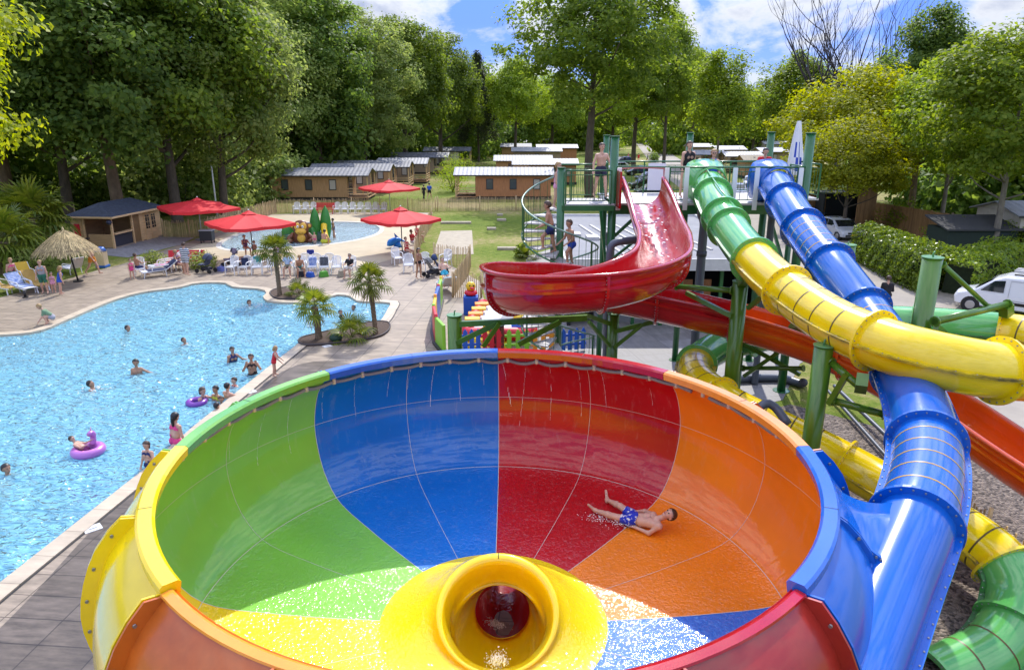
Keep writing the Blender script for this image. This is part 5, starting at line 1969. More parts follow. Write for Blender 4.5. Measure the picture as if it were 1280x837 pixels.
palm('palm_tree', 'shaggy palm with big grey-green fans at the left edge', 12, 338, 1.7, 2.4, 34, .2, (0, 0), 0, 8)
for nm, lab, px, py, w, h, n in [('shrub', 'small round bush beside the pushchair and red bench', 254, 335, 1.9, .9, 1300), ('shrub', 'low dry plant beside the pink towel chairs', 192, 331, 1.5, .8, 700), ('shrub', 'low shrub at the left end of the deck behind the yellow chairs', 42, 340, 3.2, 1.5, 2200),
                                ('shrub', 'little green shrub at the base of the thatched parasol lawn', 66, 330, 2.4, 1.3, 1500)]:
    bush(nm, lab, px, py, w, h, L_GREY, .12, n, 'shrub')
rock = MB(); rock.sphere((0, 0, .10), .22, 12, sz=(1.2, .9, .8)); rk = rock.build('planter_lamp', mat('dark_green_box', (.02, .06, .035), .6)); rk.location = G(420, 425, .07)
tag(rk, 'small dark green dome lamp on the bark of the front planting bed', 'garden lamp')
# ------------------------------------------------------------------ parasols
REDC = mat('red_parasol_canvas', (.62, .018, .022), .75, var=.06, vscale=2, bump=.05, bscale=80)
for n_ in REDC.node_tree.nodes:
    pass
DPOLE = mat('dark_parasol_pole', (.10, .10, .105), .4, metal=.4)


def red_parasol(label, px, py, side, rz, zt=3.05, ze=2.25, pole=None, lean=0):
    p = G(px, py)
    t = thing('red_parasol', label, 'parasol', p, rz, 'red parasols round the pools')
    s = side / 2
    c = MB()
    n = 6
    vs, fs = [], []
    ring_n = 8 * n
    def edge(k):
        q = k / (2 * n)
        i = int(q) % 4
        f = q - int(q)
        cs = [(-s, -s), (s, -s), (s, s), (-s, s)]
        a, b = cs[i], cs[(i + 1) % 4]
        return a[0] + (b[0] - a[0]) * f, a[1] + (b[1] - a[1]) * f, f
    rows = 7
    for r in range(rows + 1):
        u = .12 + .88 * r / rows
        for k in range(ring_n):
            x, y, f = edge(k)
            sagc = -.07 * math.sin(PI * f) * u * u - .05 * abs(math.sin(2 * PI * f)) * u
            z = zt - .06 - (zt - ze) * (u ** 1.12) + sagc
            pinch = 1 - .03 * math.sin(PI * f) * (r == rows)
            vs.append((x * u * pinch, y * u * pinch, z))
    for r in range(rows):
        for k in range(ring_n):
            fs.append((r * ring_n + k, (r + 1) * ring_n + k, (r + 1) * ring_n + (k + 1) % ring_n, r * ring_n + (k + 1) % ring_n))
    c.add(vs, fs, 0, False)
    co = c.build('canopy', REDC, t); bm_fix(co)
    v = MB()
    vs, fs = [], []
    for k in range(ring_n):
        x, y, f = edge(k)
        pinch = 1 - .03 * math.sin(PI * f)
        z = ze - .06 - .07 * math.sin(PI * f) - .05 * abs(math.sin(2 * PI * f))
        vs += [(x * pinch, y * pinch, z), (x * pinch * 1.005, y * pinch * 1.005, z - .19 + .02 * math.sin(k * 1.9))]
    for k in range(ring_n):
        b = (k + 1) % ring_n
        fs.append((2 * k, 2 * k + 1, 2 * b + 1, 2 * b))
    v.add(vs, fs); v.build('valance', REDC, t)
    vent = MB()
    vs = [(0, 0, zt + .13)] + [(q[0] * .36, q[1] * .36, zt - .10) for q in ((-1, -1), (0, -1.05), (1, -1), (1.05, 0), (1, 1), (0, 1.05), (-1, 1), (-1.05, 0))]
    vent.add(vs, [(0, k + 1, (k + 1) % 8 + 1) for k in range(8)]); vo = vent.build('vent_cap', REDC, t)
    MB().sphere((0, 0, zt + .15), .05, 8).build('finial', WHITEP, t)
    rb = MB()
    for q in ((-1, -1), (0, -1), (1, -1), (1, 0), (1, 1), (0, 1), (-1, 1), (-1, 0)):
        rr = MB(); rr.bar((0, 0, zt - .14), (q[0] * s * .97, q[1] * s * .97, ze - .11 - (.05 if 0 in q else 0)), .025)
        rr.build('rib', WHITEP, t)
    MB().cyl((lean * .3, 0, 0), (0, 0, zt), .035, n=10).build('pole', pole or DPOLE, t)
    b = MB(); b.box((0, 0, .05), (.8, .8, .10)); b.build('base', mat('base_grey', (.2, .2, .2)), t, bevel=.01)
    return t


red_parasol('red square parasol by the fence, between the wooden hut and the lamp post', 253, 300, 4.6, rad(38), 3.0, 2.5, GALV)
red_parasol('large red parasol over the front left edge of the paddling pool', 317, 323, 4.2, rad(42), 2.95, 2.38)
red_parasol('red parasol farthest away, in front of the timber cabins', 488, 267, 4.2, rad(40), 3.05, 2.5, GALV)
red_parasol('red parasol at the right end of the paddling pool beside the paling fence', 503, 316, 3.75, rad(47), 2.95, 2.36, DPOLE)

# thatched parasol
p = G(98, 352)
t = thing('thatched_parasol', 'straw thatched parasol on a black pole at the left end of the deck', 'parasol', p)
MB().cyl((.0, 0, 0), (-.32, 0, 2.6), .045, n=10).build('pole', mat('black_pole', (.015, .015, .015), .5), t)
MB().cyl((0, 0, 0), (0, 0, .06), .26, n=16).build('base', mat('black_pole', (.015, .015, .015)), t)
STRAW = mat('pale_straw', (.48, .37, .19), .95, var=.35, vscale=9, island=.45, stretch=(1, 1, .5))
th = MB()
for k in range(2600):
    a = random.uniform(0, 2 * PI)
    tt = random.random() ** .6
    r0 = .04 + 1.35 * tt
    z0 = 2.82 - .95 * tt ** 1.25 + random.uniform(-.03, .05)
    ln = random.uniform(.28, .5)
    r1, z1 = r0 + ln * .82, z0 - ln * (.45 + .45 * tt) + random.uniform(-.05, .05)
    da = random.uniform(-.05, .05)
    w = random.uniform(.012, .03)
    T = Vector((-math.sin(a), math.cos(a), 0)) * w
    A, B = Vector((r0 * math.cos(a) - .34, r0 * math.sin(a), z0)), Vector((r1 * math.cos(a + da) - .34, r1 * math.sin(a + da), z1))
    th.add([A - T, A + T, B + T * .7, B - T * .7], [(0, 1, 2, 3)])
th.build('thatch', STRAW, t)
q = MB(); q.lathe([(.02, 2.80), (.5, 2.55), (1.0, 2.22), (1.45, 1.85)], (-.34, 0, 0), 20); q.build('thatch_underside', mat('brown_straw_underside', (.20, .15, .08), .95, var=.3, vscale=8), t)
q = MB(); q.cyl((-.34, 0, 2.72), (-.34, 0, 3.0), .09, .03, n=10); q.build('thatch_knot', STRAW, t)

# ------------------------------------------------------------------ white plastic garden chair
WCH = mat('white_garden_plastic', (.76, .76, .75), .38)


def fit_parts(root, items):
    for nm, mb, m in items:
        mb.build(nm, m, root)


def make_chair(label, group):
    t = thing('garden_chair', label, 'chair', (0, 0, 0), 0, group)
    s = MB(); s.box((0, 0, .41), (.46, .46, .035)); s.box((0, -.225, .385), (.44, .03, .06)); s.build('seat', WCH, t, bevel=.012)
    b = MB()
    for k in range(7):                                   # fan of slats under a curved top rail
        x = -.19 + .38 * k / 6
        zt = .86 + .05 * math.cos((k - 3) / 3 * 1.3)
        b.bar((x * .78, .215, .42), (x * 1.08, .33, zt), .036, .014)
    b.tube(spline([(-.225, .325, .78), (-.20, .335, .87), (0, .35, .925), (.20, .335, .87), (.225, .325, .78)], .06), .022, 6)
    for sx in (-1, 1):
        b.tube([(sx * .205, .22, .42), (sx * .225, .325, .79)], .02, 6)
    b.build('backrest', WCH, t)
    for sx in (-1, 1):
        a = MB(); a.tube(spline([(sx * .245, .30, .66), (sx * .27, .05, .66), (sx * .265, -.19, .645), (sx * .25, -.235, .58)], .06), .024, 6); a.build('armrest', WCH, t)
        l = MB(); l.bar((sx * .25, -.235, .60), (sx * .26, -.26, 0), .045, .03); l.build('leg', WCH, t)
        l = MB(); l.bar((sx * .22, .22, .42), (sx * .24, .33, 0), .045, .03); l.bar((sx * .245, .30, .66), (sx * .225, .25, .4), .035); l.build('leg', WCH, t)
    return t


CH_G1 = 'white garden chairs lined up along the paling fence'
CH_G2 = 'white garden chairs lined up at the edge of the deck'
chair0 = make_chair('white garden chair', CH_G1)
used = [False]


def chair(px, py, rz, label, group, s=1.0):
    o = chair0 if not used[0] else copy_tree(chair0)
    used[0] = True
    p = G(px, py)
    o.location = (p.x, p.y, .02); o.rotation_euler = (0, 0, rz); o['label'] = label; o['group'] = group
    o.scale = (s, s, s)
    return o


fx = [(371.5, 'first white chair at the left end of the row along the paling fence'), (381.5, 'second white chair from the left end of the row along the paling fence'), (391.5, 'white chair just left of the red bench by the paling fence'),
      (421.5, 'white chair just right of the red bench by the paling fence'), (431, 'second white chair right of the red bench by the paling fence'), (440.5, 'third white chair right of the red bench by the paling fence'),
      (450, 'white chair in the middle of the seven right of the red bench'), (460, 'fifth white chair right of the red bench, partly over the far red parasol pole'), (469.5, 'sixth white chair right of the red bench by the fence'), (479.5, 'last white chair of the row along the paling fence, beside the parasol')]
for x, lab in fx:
    chair(x, 267.2, random.uniform(-.12, .12), lab, CH_G1, 1.12)
for x, lab in [(291, 'white chair at the left end of the deck row, under the large red parasol'), (307, 'white chair with a dark towel, second in the deck row'), (322, 'white chair with a teal towel, third in the deck row'),
               (337, 'white chair just left of the back palm trunk'), (361, 'white chair with the man in pale blue shirt sitting on it'), (376, 'white chair of the person leaning forward in the deck row'),
               (391, 'white chair with a blue towel right of the seated pair'), (406, 'white chair with the dark bag and green bag below'), (421.5, 'empty white fan-backed chair near the right end of the deck row'), (438, 'white chair with the woman in dark top at the right end of the row'),
               (384, 'white chair in the second line, behind the blue towel chair'), (399, 'white chair in the second line, behind the dark bag'), (414, 'white chair in the second line, half hidden by the empty chair')]:
    back = 'second line' in lab
    chair(x, 336 if back else 342.5, random.uniform(-.25, .25) + (PI if back else 0), lab, CH_G2, 1.08)
for x, y, rz, lab in [(497, 331, .5, 'grey looking white chair under the right red parasol'), (511, 340, .15, 'white chair left of the woman in the black bikini'), (529, 338, -.3, 'white chair behind the woman in the black bikini'), (557, 334, -.4, 'white chair right of the dark pushchair')]:
    chair(x, y, rz, lab, 'white chairs by the right paling fence', 1.1)
for x, y, rz, lab in [(244, 334, -1.2, 'white chair beside the woman with the dark pushchair'), (176, 345, .4, 'white chair with a grey towel, left of the pink towels'), (217, 339, -.6, 'white chair between the pink towels and the red bench'), (228, 337, .2, 'white chair hidden behind the man wrapped in striped towel')]:
    chair(x, y, rz, lab, 'white chairs at the left end of the deck', 1.1)


# ------------------------------------------------------------------ reclining loungers
def lounger(label, px, py, rz, cloth, back=50, group='reclining chairs on the left of the deck', towel=None):
    p = G(px, py)
    t = thing('sun_lounger', label, 'sun lounger', (p.x, p.y, .02), rz, group)
    f = MB()
    for sx in (-1, 1):
        f.tube(spline([(sx * .31, -.9, .30), (sx * .31, .3, .34), (sx * .31, .42, .36)], .1), .025, 6)
        f.tube(spline([(sx * .31, .42, .36), (sx * .31, .42 + .75 * math.cos(rad(back)), .36 + .75 * math.sin(rad(back)))], .1), .025, 6)
        f.tube(spline([(sx * .33, -.35, .30), (sx * .34, -.3, .56), (sx * .34, .15, .60), (sx * .33, .55, .62)], .08), .028, 6)
    f.build('frame', WCH, t)
    for sx in (-1, 1):
        for y in (-.75, .35):
            l = MB(); l.bar((sx * .31, y, .32), (sx * .33, y * 1.08, 0), .05, .03); l.build('leg', WCH, t)
    s = MB(); s.box((0, -.24, .345), (.58, 1.28, .045)); s.build('seat_pad', cloth, t, bevel=.015)
    b = MB(); b.box((0, .42 + .37 * math.cos(rad(back)), .37 + .37 * math.sin(rad(back))), (.58, .80, .05), M=Matrix.Rotation(rad(back), 3, 'X')); b.build('back_pad', cloth, t, bevel=.015)
    if towel:
        w = MB(); w.box((.02, .42 + .37 * math.cos(rad(back)) - .03, .41 + .37 * math.sin(rad(back))), (.62, .72, .03), M=Matrix.Rotation(rad(back), 3, 'X')); w.box((.02, -.1, .385), (.62, .9, .025))
        tw = w.build('towel', towel, None, bevel=.01); tw.location = t.location; tw.rotation_euler = t.rotation_euler
        tag(tw, 'towel', 'towel')
        return t, tw
    return t


CYEL = mat('ochre_lounger_cloth', (.52, .33, .09), .8, var=.1, vscale=4)
CWHI = mat('white_lounger_cloth', (.66, .66, .68), .7, var=.1)
BLT = mat('blue_white_towel', (.07, .16, .50), .9, var=.6, vscale=5, col2=(.55, .62, .75))
PKT = mat('pink_towel', (.72, .10, .26), .9, var=.3, vscale=6, col2=(.75, .55, .62))
DBT = mat('dark_blue_towel', (.025, .035, .09), .9, var=.4, vscale=5)
lounger('ochre reclining chair at the far left edge of the deck', 4, 366, rad(70), CYEL)
_, tw = lounger('reclining chair draped with a blue and white towel', 29, 366, rad(60), CWHI, 48, towel=BLT); tw['label'] = 'blue and white striped towel over a reclining chair'
lounger('ochre reclining chair right of the blue towel', 46, 362, rad(52), CYEL, 46)
lounger('yellow reclining chair behind the ochre one, under the thatched parasol', 36, 352, rad(48), mat('yellow_lounger_cloth', (.66, .42, .04), .8))
lounger('white reclining chair with slotted back beside the thatched parasol pole', 91, 342, rad(-120), CWHI, 55)
_, tw = lounger('white lounger with a dark towel hanging off it', 198, 345, rad(-50), CWHI, 35, 'loungers with towels', DBT); tw['label'] = 'dark blue towel hanging over a white lounger'
_, tw = lounger('white lounger with a pink towel', 207, 338, rad(-55), CWHI, 40, 'loungers with towels', PKT); tw['label'] = 'pink towel over a white lounger'
_, tw = lounger('white lounger with turquoise towel by the right paling fence', 558, 364, rad(-160), CWHI, 45, 'loungers with towels', mat('turquoise_towel', (.12, .55, .60), .9, var=.3, vscale=6)); tw['label'] = 'turquoise towel over the lounger by the right paling fence'

# towels and bags on the chairs of the deck row
for px, py, z, c, s, lab, nm in [(307, 342, .66, DBT, (.4, .06, .5), 'dark towel hung over the second chair of the deck row', 'towel'), (323, 341.5, .72, mat('teal_towel', (.02, .28, .30), .9, var=.2), (.46, .08, .46), 'teal towel hung over the third chair of the deck row', 'towel'),
                                (392, 342, .66, BLT, (.44, .07, .5), 'blue and white towel on a chair in the deck row', 'towel'), (406, 342, .70, mat('grey_patterned_towel', (.10, .11, .13), .9, var=.5, vscale=9), (.46, .1, .5), 'dark patterned towel on a chair in the deck row', 'towel'),
                                (389, 332, .80, mat('navy_towel', (.015, .03, .22), .9, var=.3), (.44, .08, .3), 'navy towel over a chair back in the second line', 'towel')]:
    p = G(px, py)
    m_ = MB()
    for i in range(6):
        m_.box((-s[0] / 2 + s[0] * (i + .5) / 6, .02 * math.sin(i * 2.2) + .09, z), (s[0] / 6 + .005, s[1], s[2] * random.uniform(.9, 1.05)))
    o = m_.build(nm, c, None, bevel=.012); o.location = (p.x, p.y, .02); tag(o, lab, 'towel')
for px, py, c, lab, sz in [(405, 346, mat('green_bag', (.08, .30, .03), .8), 'bright green bag under a chair of the deck row', (.5, .35, .3)), (388, 346.5, mat('blue_bag', (.02, .09, .42), .8), 'blue bag under the chair with the blue towel', (.45, .3, .28)),
                           (376, 346, mat('black_bag', (.02, .02, .03), .8), 'black bag under the leaning person', (.45, .3, .3)), (277, 339, mat('blue_violet_bag', (.12, .14, .35), .8), 'violet-blue beach bag left of the deck chairs', (.5, .4, .25)), (427, 346, mat('beige_bag', (.35, .32, .24), .8), 'beige bag beside the empty deck chair', (.35, .3, .35))]:
    p = G(px, py)
    m_ = MB(); m_.box((0, 0, sz[2] / 2), sz, taper=(.75, .7)); m_.tube(spline([(-sz[0] * .25, 0, sz[2] * .9), (-sz[0] * .15, 0, sz[2] * 1.35), (sz[0] * .15, 0, sz[2] * 1.35), (sz[0] * .25, 0, sz[2] * .9)], .06), .015, 6)
    o = m_.build('beach_bag', c, None, bevel=.03); o.location = (p.x, p.y, .02); o.rotation_euler = (0, 0, random.uniform(-.6, .6)); tag(o, lab, 'bag')


def red_bench(label, px, py, rz, w=2.0):
    p = G(px, py)
    t = thing('red_bench', label, 'bench', (p.x, p.y, .02), rz, 'red benches')
    RB = mat('red_bench_paint', (.58, .012, .03), .5, var=.1)
    s = MB()
    for k in range(4): s.box((0, -.18 + .13 * k, .44), (w, .11, .04))
    s.build('seat', RB, t)
    b = MB()
    for k in range(4): b.box((0, .30 + .03 * k, .58 + .12 * k), (w, .035, .105))
    b.build('backrest', RB, t)
    for sx in (-1, 1):
        l = MB(); l.bar((sx * w * .42, -.2, .42), (sx * w * .42, -.22, 0), .06); l.bar((sx * w * .42, .24, .42), (sx * w * .42, .3, 0), .06); l.bar((sx * w * .42, .26, .4), (sx * w * .42, .4, 1.0), .05); l.bar((sx * w * .42, -.22, .4), (sx * w * .42, .28, .4), .05)
        l.build('leg_frame', RB, t)
    return t


red_bench('red slatted bench in the middle of the white chairs along the fence', 406.5, 267.5, 0, 1.75)
red_bench('red bench on the deck beside the man wrapped in a striped towel', 233, 335, rad(6), 2.1)

# ------------------------------------------------------------------ chestnut paling fences
PALE_W = mat('weathered_chestnut_paling', (.52, .385, .21), .9, var=.3, vscale=6, island=.35, stretch=(8, 8, .5))


def paling(label, pts, h=1.05, gap=.095, w=.055, mat_=None, seed=0, name='paling_fence'):
    pts = [Vector((p[0], p[1], 0)) for p in pts]
    t = thing(name, label, 'fence', pts[0])
    o0 = pts[0]
    st = MB(); wires = [MB() for _ in range(3)]
    d = 0
    for i in range(len(pts) - 1):
        a, b = pts[i], pts[i + 1]
        L_ = (b - a).length
        e = (b - a) / L_
        n = int(L_ / gap)
        for k in range(n):
            q = a + e * (k + .5) * L_ / n - o0
            hh = h * random.uniform(.92, 1.06)
            tip = q + Vector((random.gauss(0, .018), random.gauss(0, .018), hh))
            st.cyl(q, tip, w / 2 * random.uniform(.75, 1.2), w / 2 * .7, n=5, smooth=False)
        m = max(1, int(L_ / 2.6))
        for k in range(m + (1 if i == len(pts) - 2 else 0)):
            q = a + e * L_ * k / m - o0
            po = MB(); po.cyl(q, q + Vector((0, 0, h * 1.12)), .045, .04, n=8); po.build('post', PALE_W, t)
        for z in (.18, .55, .85):
            st.cyl(a - o0 + Vector((0, 0, z * h)), b - o0 + Vector((0, 0, z * h)), .006, n=4)
    st.build('pales', mat_ or PALE_W, t)
    return t


paling('chestnut paling fence from the wooden hut along the back of the paddling pool', [G(x, y).to_2d() for x, y in [(205, 296), (238, 297), (262, 293), (300, 280), (330, 271), (346, 266), (440, 264.5), (545, 264)]], 1.25)
paling('chestnut paling fence across the grass in front of the middle cabins', [G(x, y).to_2d() for x, y in [(547, 264), (600, 263.5), (690, 263)]], 1.3)
paling('chestnut paling fence down the right side of the paddling pool', [G(x, y).to_2d() for x, y in [(540, 281), (527, 302), (519, 330)]], 1.25, .1)
paling('small chestnut paling enclosure beside the dark pushchair', [G(x, y).to_2d() for x, y in [(543, 330), (588, 333), (585, 345), (566, 372), (602, 372)]], 1.2)
paling('chestnut paling fence along the edge of the bark bed under the orange chute', [W(1195, 560, 15).to_2d(), W(1245, 610, 13.8).to_2d(), W(1300, 665, 12.6).to_2d()], 1.1)

# ------------------------------------------------------------------ wooden pool hut
t = thing('pool_hut', 'small wooden bar hut with dark hipped roof and double doors', 'hut', (-27.4, 48.7, 0), rad(-6))
PINE = mat('light_pine_boards', (.64, .43, .21), .7, var=.18, vscale=2, stretch=(.6, .6, 7))
PINED = mat('pine_interior', (.46, .29, .14), .75, var=.2, vscale=2, stretch=(.6, .6, 7))
LH, DH, EH = 5.8, 3.0, 2.2          # runs away from the camera; the front looks to the pool on the right


def hb(nm, c, s, m, bev=.0):
    q = MB(); q.box(c, s); return q.build(nm, m, t, bevel=bev)


hb('floor', (-DH / 2, LH / 2, .05), (DH, LH, .1), mat('hut_floor', (.25, .2, .15), .8))
hb('back_wall', (-DH + .04, LH / 2, EH / 2), (.08, LH, EH), PINED)
hb('end_wall', (-DH / 2, LH - .04, EH / 2), (DH - .1, .08, EH), PINE)
hb('partition_wall', (-DH / 2, 3.2, EH / 2), (DH - .1, .06, EH), PINED)
hb('near_wall', (-DH + .42, .04, EH / 2), (.76, .08, EH), PINE)
hb('near_low_wall', (-1.0, .06, .5), (1.7, .06, .95), PINED)
hb('front_wall', (-.04, 4.45, EH / 2), (.08, 2.5, EH), PINE)
hb('entrance_door', (-.06, 2.75, 1.0), (.05, .85, 2.0), mat('brown_door', (.22, .13, .05), .6, var=.15))
for y in (.05, 2.3, 3.2):
    hb('front_post', (-.06, y, EH / 2), (.13, .13, EH), PINE)
hb('near_post', (-DH + .9, .05, EH / 2), (.12, .12, EH), PINE)
hb('counter', (-.06, 1.15, 1.0), (.36, 2.1, .08), PINE)
hb('bar_front', (-.1, 1.15, .5), (.05, 2.1, .9), mat('dark_bar_front', (.035, .035, .045), .5))
hb('header_beam', (-.05, LH / 2, EH - .07), (.12, LH, .16), PINE); hb('header_beam', (-DH / 2, .05, EH - .07), (DH, .12, .16), PINE)
for y in (4.0, 4.75):
    d_ = hb('double_door', (.02, y, .98), (.04, .68, 1.9), PINE)
    q = MB(); q.box((.045, y, 1.35), (.02, .46, 1.0)); w_ = q.build('window', mat('dark_glass', (.02, .025, .03), .08), t)
    q = MB()
    for z in (1.02, 1.35, 1.68): q.box((.058, y, z), (.015, .46, .03))
    q.box((.058, y, 1.35), (.015, .03, 1.0)); q.build('glazing_bar', PINE, w_)
hb('red_extinguisher_box', (-DH + .45, -.05, 1.25), (.36, .14, .85), mat('red_box', (.60, .01, .03), .4), .02)
q = MB(); q.sphere((-.05, -.15, EH - .35), .18, 12); q.build('round_lamp', mat('dark_round_lamp', (.03, .035, .07), .3), t)
for y in (.5, 1.0):
    q = MB(); q.cyl((-1.2 - y, -.35, 0), (-1.2 - y, -.35, .75), .03, n=8); q.cyl((-1.2 - y, -.35, .72), (-1.2 - y, -.35, .78), .18, n=14); q.cyl((-1.2 - y, -.35, 0), (-1.2 - y, -.35, .03), .2, n=14); q.build('bar_stool', mat('black_stool', (.015, .015, .018), .5), t)
ro = MB()
ov = .35
x0, x1, y0, y1 = -DH - ov, ov, -ov, LH + ov
rx = (x0 + x1) / 2
vs = [(x0, y0, EH), (x1, y0, EH), (x1, y1, EH), (x0, y1, EH), (rx, y0 + 1.5, EH + .82), (rx, y1 - 1.5, EH + .82)]
ro.add(vs, [(0, 1, 4), (1, 2, 5, 4), (2, 3, 5), (3, 0, 4, 5), (3, 2, 1, 0)])
ro.build('roof', mat('dark_slate_shingles', (.035, .045, .065), .75, var=.35, vscale=5, bump=.4, bscale=12), t)
fb = MB()
for a, b in (((x0, y0), (x1, y0)), ((x1, y0), (x1, y1))):
    fb.bar((a[0], a[1], EH - .03), (b[0], b[1], EH - .03), .05, .12)
fb.build('fascia_board', PINE, t)

# lamp post
p = G(272, 272)
t = thing('lamp_post', 'slim white lamp post standing behind the rear red parasol', 'lamp post', p)
q = MB(); q.cyl((0, 0, 0), (0, 0, 6.5), .085, .055, n=12); q.build('pole', mat('pale_grey_pole', (.80, .81, .82), .4), t)
q = MB(); q.bar((0, 0, 6.45), (0, -.55, 6.6), .06); q.box((0, -.62, 6.6), (.2, .5, .09)); q.build('lamp_head', mat('lamp_head_grey', (.45, .46, .47), .4), t)
q = MB(); q.cyl((0, 0, 0), (0, 0, .8), .11, n=12); q.build('base_sleeve', GALV, t)

# ------------------------------------------------------------------ holiday cabins
WOODS = [mat('red_brown_cladding', (.42, .185, .075), .75, var=.28, vscale=2.5, stretch=(9, 9, .5)), mat('brown_cladding', (.46, .265, .125), .75, var=.28, vscale=2.5, stretch=(9, 9, .5)), mat('grey_brown_cladding', (.34, .25, .165), .8, var=.25, vscale=2.5, stretch=(9, 9, .5)), mat('cream_cladding', (.55, .50, .40), .7, var=.1, vscale=3)]
SHEETM = mat('ribbed_metal_roof', (.17, .175, .19), .6, var=.25, vscale=1.2)
SHEETW = mat('pale_sheet_roof', (.31, .315, .33), .6, metal=.0, var=.15, vscale=1.0)
FRAMEB = mat('dark_window_frame', (.03, .032, .035), .4)
GLASS = mat('window_glass', (.06, .075, .09), .06, spec=.8)
CURT = mat('pale_curtain_glass', (.45, .42, .38), .15)


def cabin(label, px0, px1, py, depth=4.2, wood=0, roof=None, porch='right', rz=0.0, wh=2.45, nwin=3, gable=True, detail=True, base=.35, dip=1.0):
    """cabin whose long side faces the pool; px0..px1 is the roof length, py the ground line of that side"""
    A, B = G(px0, py), G(px1, py)
    L_ = (B - A).length
    t = thing('holiday_cabin', label, 'cabin', A, math.atan2(B.y - A.y, B.x - A.x) + rz, 'timber holiday cabins')
    W_, R_ = WOODS[wood], roof or SHEETM
    po = 2.3 if porch else 0
    x0, x1 = (po if porch == 'left' else 0.25), L_ - (po if porch == 'right' else .25)
    q = MB(); q.box(((x0 + x1) / 2, depth / 2, base + wh / 2), (x1 - x0, depth, wh)); q.build('wall', W_, t)
    q = MB(); q.box((L_ / 2, depth / 2, base / 2), (L_ - .3, depth - .2, base)); q.build('plinth', mat('dark_plinth', (.05, .045, .04), .9), t)
    rh = .62
    zE = base + wh - .02
    r = MB()
    ny = max(2, int(L_ / .22)) if detail else 2
    vs, fs = [], []
    for k in range(ny + 1):                              # corrugated sheets, the ribs run up the slope
        x = -.15 + (L_ + .3) * k / ny
        dz = (.025 if k % 2 else 0) if detail else 0
        for (y, z) in ((-.35, zE - .08), (depth / 2, zE + rh), (depth + .35, zE - .08)):
            vs.append((x, y, z + dz))
    for k in range(ny):
        for a in range(2):
            fs.append((k * 3 + a, (k + 1) * 3 + a, (k + 1) * 3 + a + 1, k * 3 + a + 1))
    r.add(vs, fs)
    ro_ = r.build('roof', R_, t)
    sd_ = ro_.modifiers.new('thick', 'SOLIDIFY'); sd_.thickness = .07; sd_.offset = -1
    q = MB()
    for x in (x0, x1):
        q.add([(x, 0, zE), (x, depth, zE), (x, depth / 2, zE + rh)], [(0, 1, 2)])
    q.build('gable', W_, t)
    q = MB(); q.box((L_ / 2, -.36, zE - .13), (L_ + .3, .03, .13)); q.build('gutter_board', FRAMEB, t)
    n = nwin
    for k in range(n):
        x = x0 + (x1 - x0) * (k + .6) / (n + .2)
        w = MB(); w.box((x, -.02, base + 1.35), (.78, .06, 1.15)); wo = w.build('window', FRAMEB, t)
        g = MB(); g.box((x, -.055, base + 1.35), (.62, .02, .98)); g.build('pane', CURT if (k == n - 1) else GLASS, wo)
    if porch:
        xa, xb = (0, po) if porch == 'left' else (L_ - po, L_)
        xe = xa + .08 if porch == 'left' else xb - .08
        d_ = MB(); d_.box(((xa + xb) / 2, depth / 2, base - .05), (po, depth, .1)); d_.build('porch_deck', WOODS[1], t)
        for y in (.08, depth / 2, depth - .08):
            c = MB(); c.bar((xe, y, base), (xe, y, zE), .10); c.build('porch_post', PINE, t)
        rl = MB()
        for z in (.35, .62, .9):
            rl.bar((xe, .08, base + z), (xe, depth - .08, base + z), .05, .08)
            rl.bar((xa, .05, base + z), (xb, .05, base + z), .05, .08)
        rl.build('porch_rail', PINE, t)
        xw = x1 if porch == 'right' else x0
        sgn = 1 if porch == 'right' else -1
        w = MB(); w.box((xw + sgn * .03, depth * .35, base + 1.05), (.06, 1.7, 2.05)); wo = w.build('patio_door', FRAMEB, t)
        g = MB(); g.box((xw + sgn * .065, depth * .35, base + 1.05), (.02, 1.5, 1.85)); g.build('pane', GLASS, wo)
        q = MB(); q.box(((xa + xb) / 2, depth * .6, base + .38), (.7, .7, .05)); q.bar(((xa + xb) / 2, depth * .6, base), ((xa + xb) / 2, depth * .6, base + .38), .08)
        q.build('porch_table', mat('yellow_porch_table', (.6, .38, .04), .6), t)
    return t


cabin('nearest timber cabin of the left row, grey ribbed roof and porch on its right', 337, 461, 250.5, 4.6, 1)
cabin('second timber cabin of the left row, peeping over the nearest roof', 388, 488, 242.0, 4.4, 2)
cabin('third timber cabin of the left row with a long dark porch', 415, 512, 235.0, 4.4, 1)
cabin('fourth cabin of the left row with a pale canvas porch roof', 472, 534, 229.5, 4.2, 2, SHEETW)
cabin('fifth cabin of the left row with a wide grey roof', 488, 560, 218.0, 5.0, 2)
cabin('cream cabin at the far end of the left row', 530, 588, 206.5, 5.0, 3)
cabin('nearest red-brown cabin of the middle row, striped metal roof, porch on its left', 569, 691, 249.5, 4.8, 0, SHEETW, 'left', nwin=3)
cabin('second cabin of the middle row, behind the striped roof, with twin pale roofs', 641, 722, 231.0, 4.6, 0, SHEETW, 'left', nwin=3)
cabin('third cabin of the middle row, long pale roof shifted to the left', 618, 690, 224.0, 5.2, 1, SHEETW, None, nwin=2)
cabin('narrow pale roofed cabin in the middle row', 640, 702, 207.0, 5, 2, SHEETW, None, nwin=1, detail=False)
cabin('orange-brown cabin of the middle row with one bright window on the right', 671, 722, 201.0, 6, 0, SHEETW, None, nwin=1, detail=False)
cabin('far left pale roofed cabin behind the conifer foot', 615, 660, 191.0, 6, 2, SHEETW, None, nwin=2, detail=False)
cabin('farthest pale roofed cabin of the middle row', 655, 688, 182.0, 6, 2, SHEETW, None, nwin=1, detail=False)
cabin('farthest pale roofed cabin right of the middle row end', 692, 724, 180.0, 6, 1, SHEETW, None, nwin=1, detail=False)
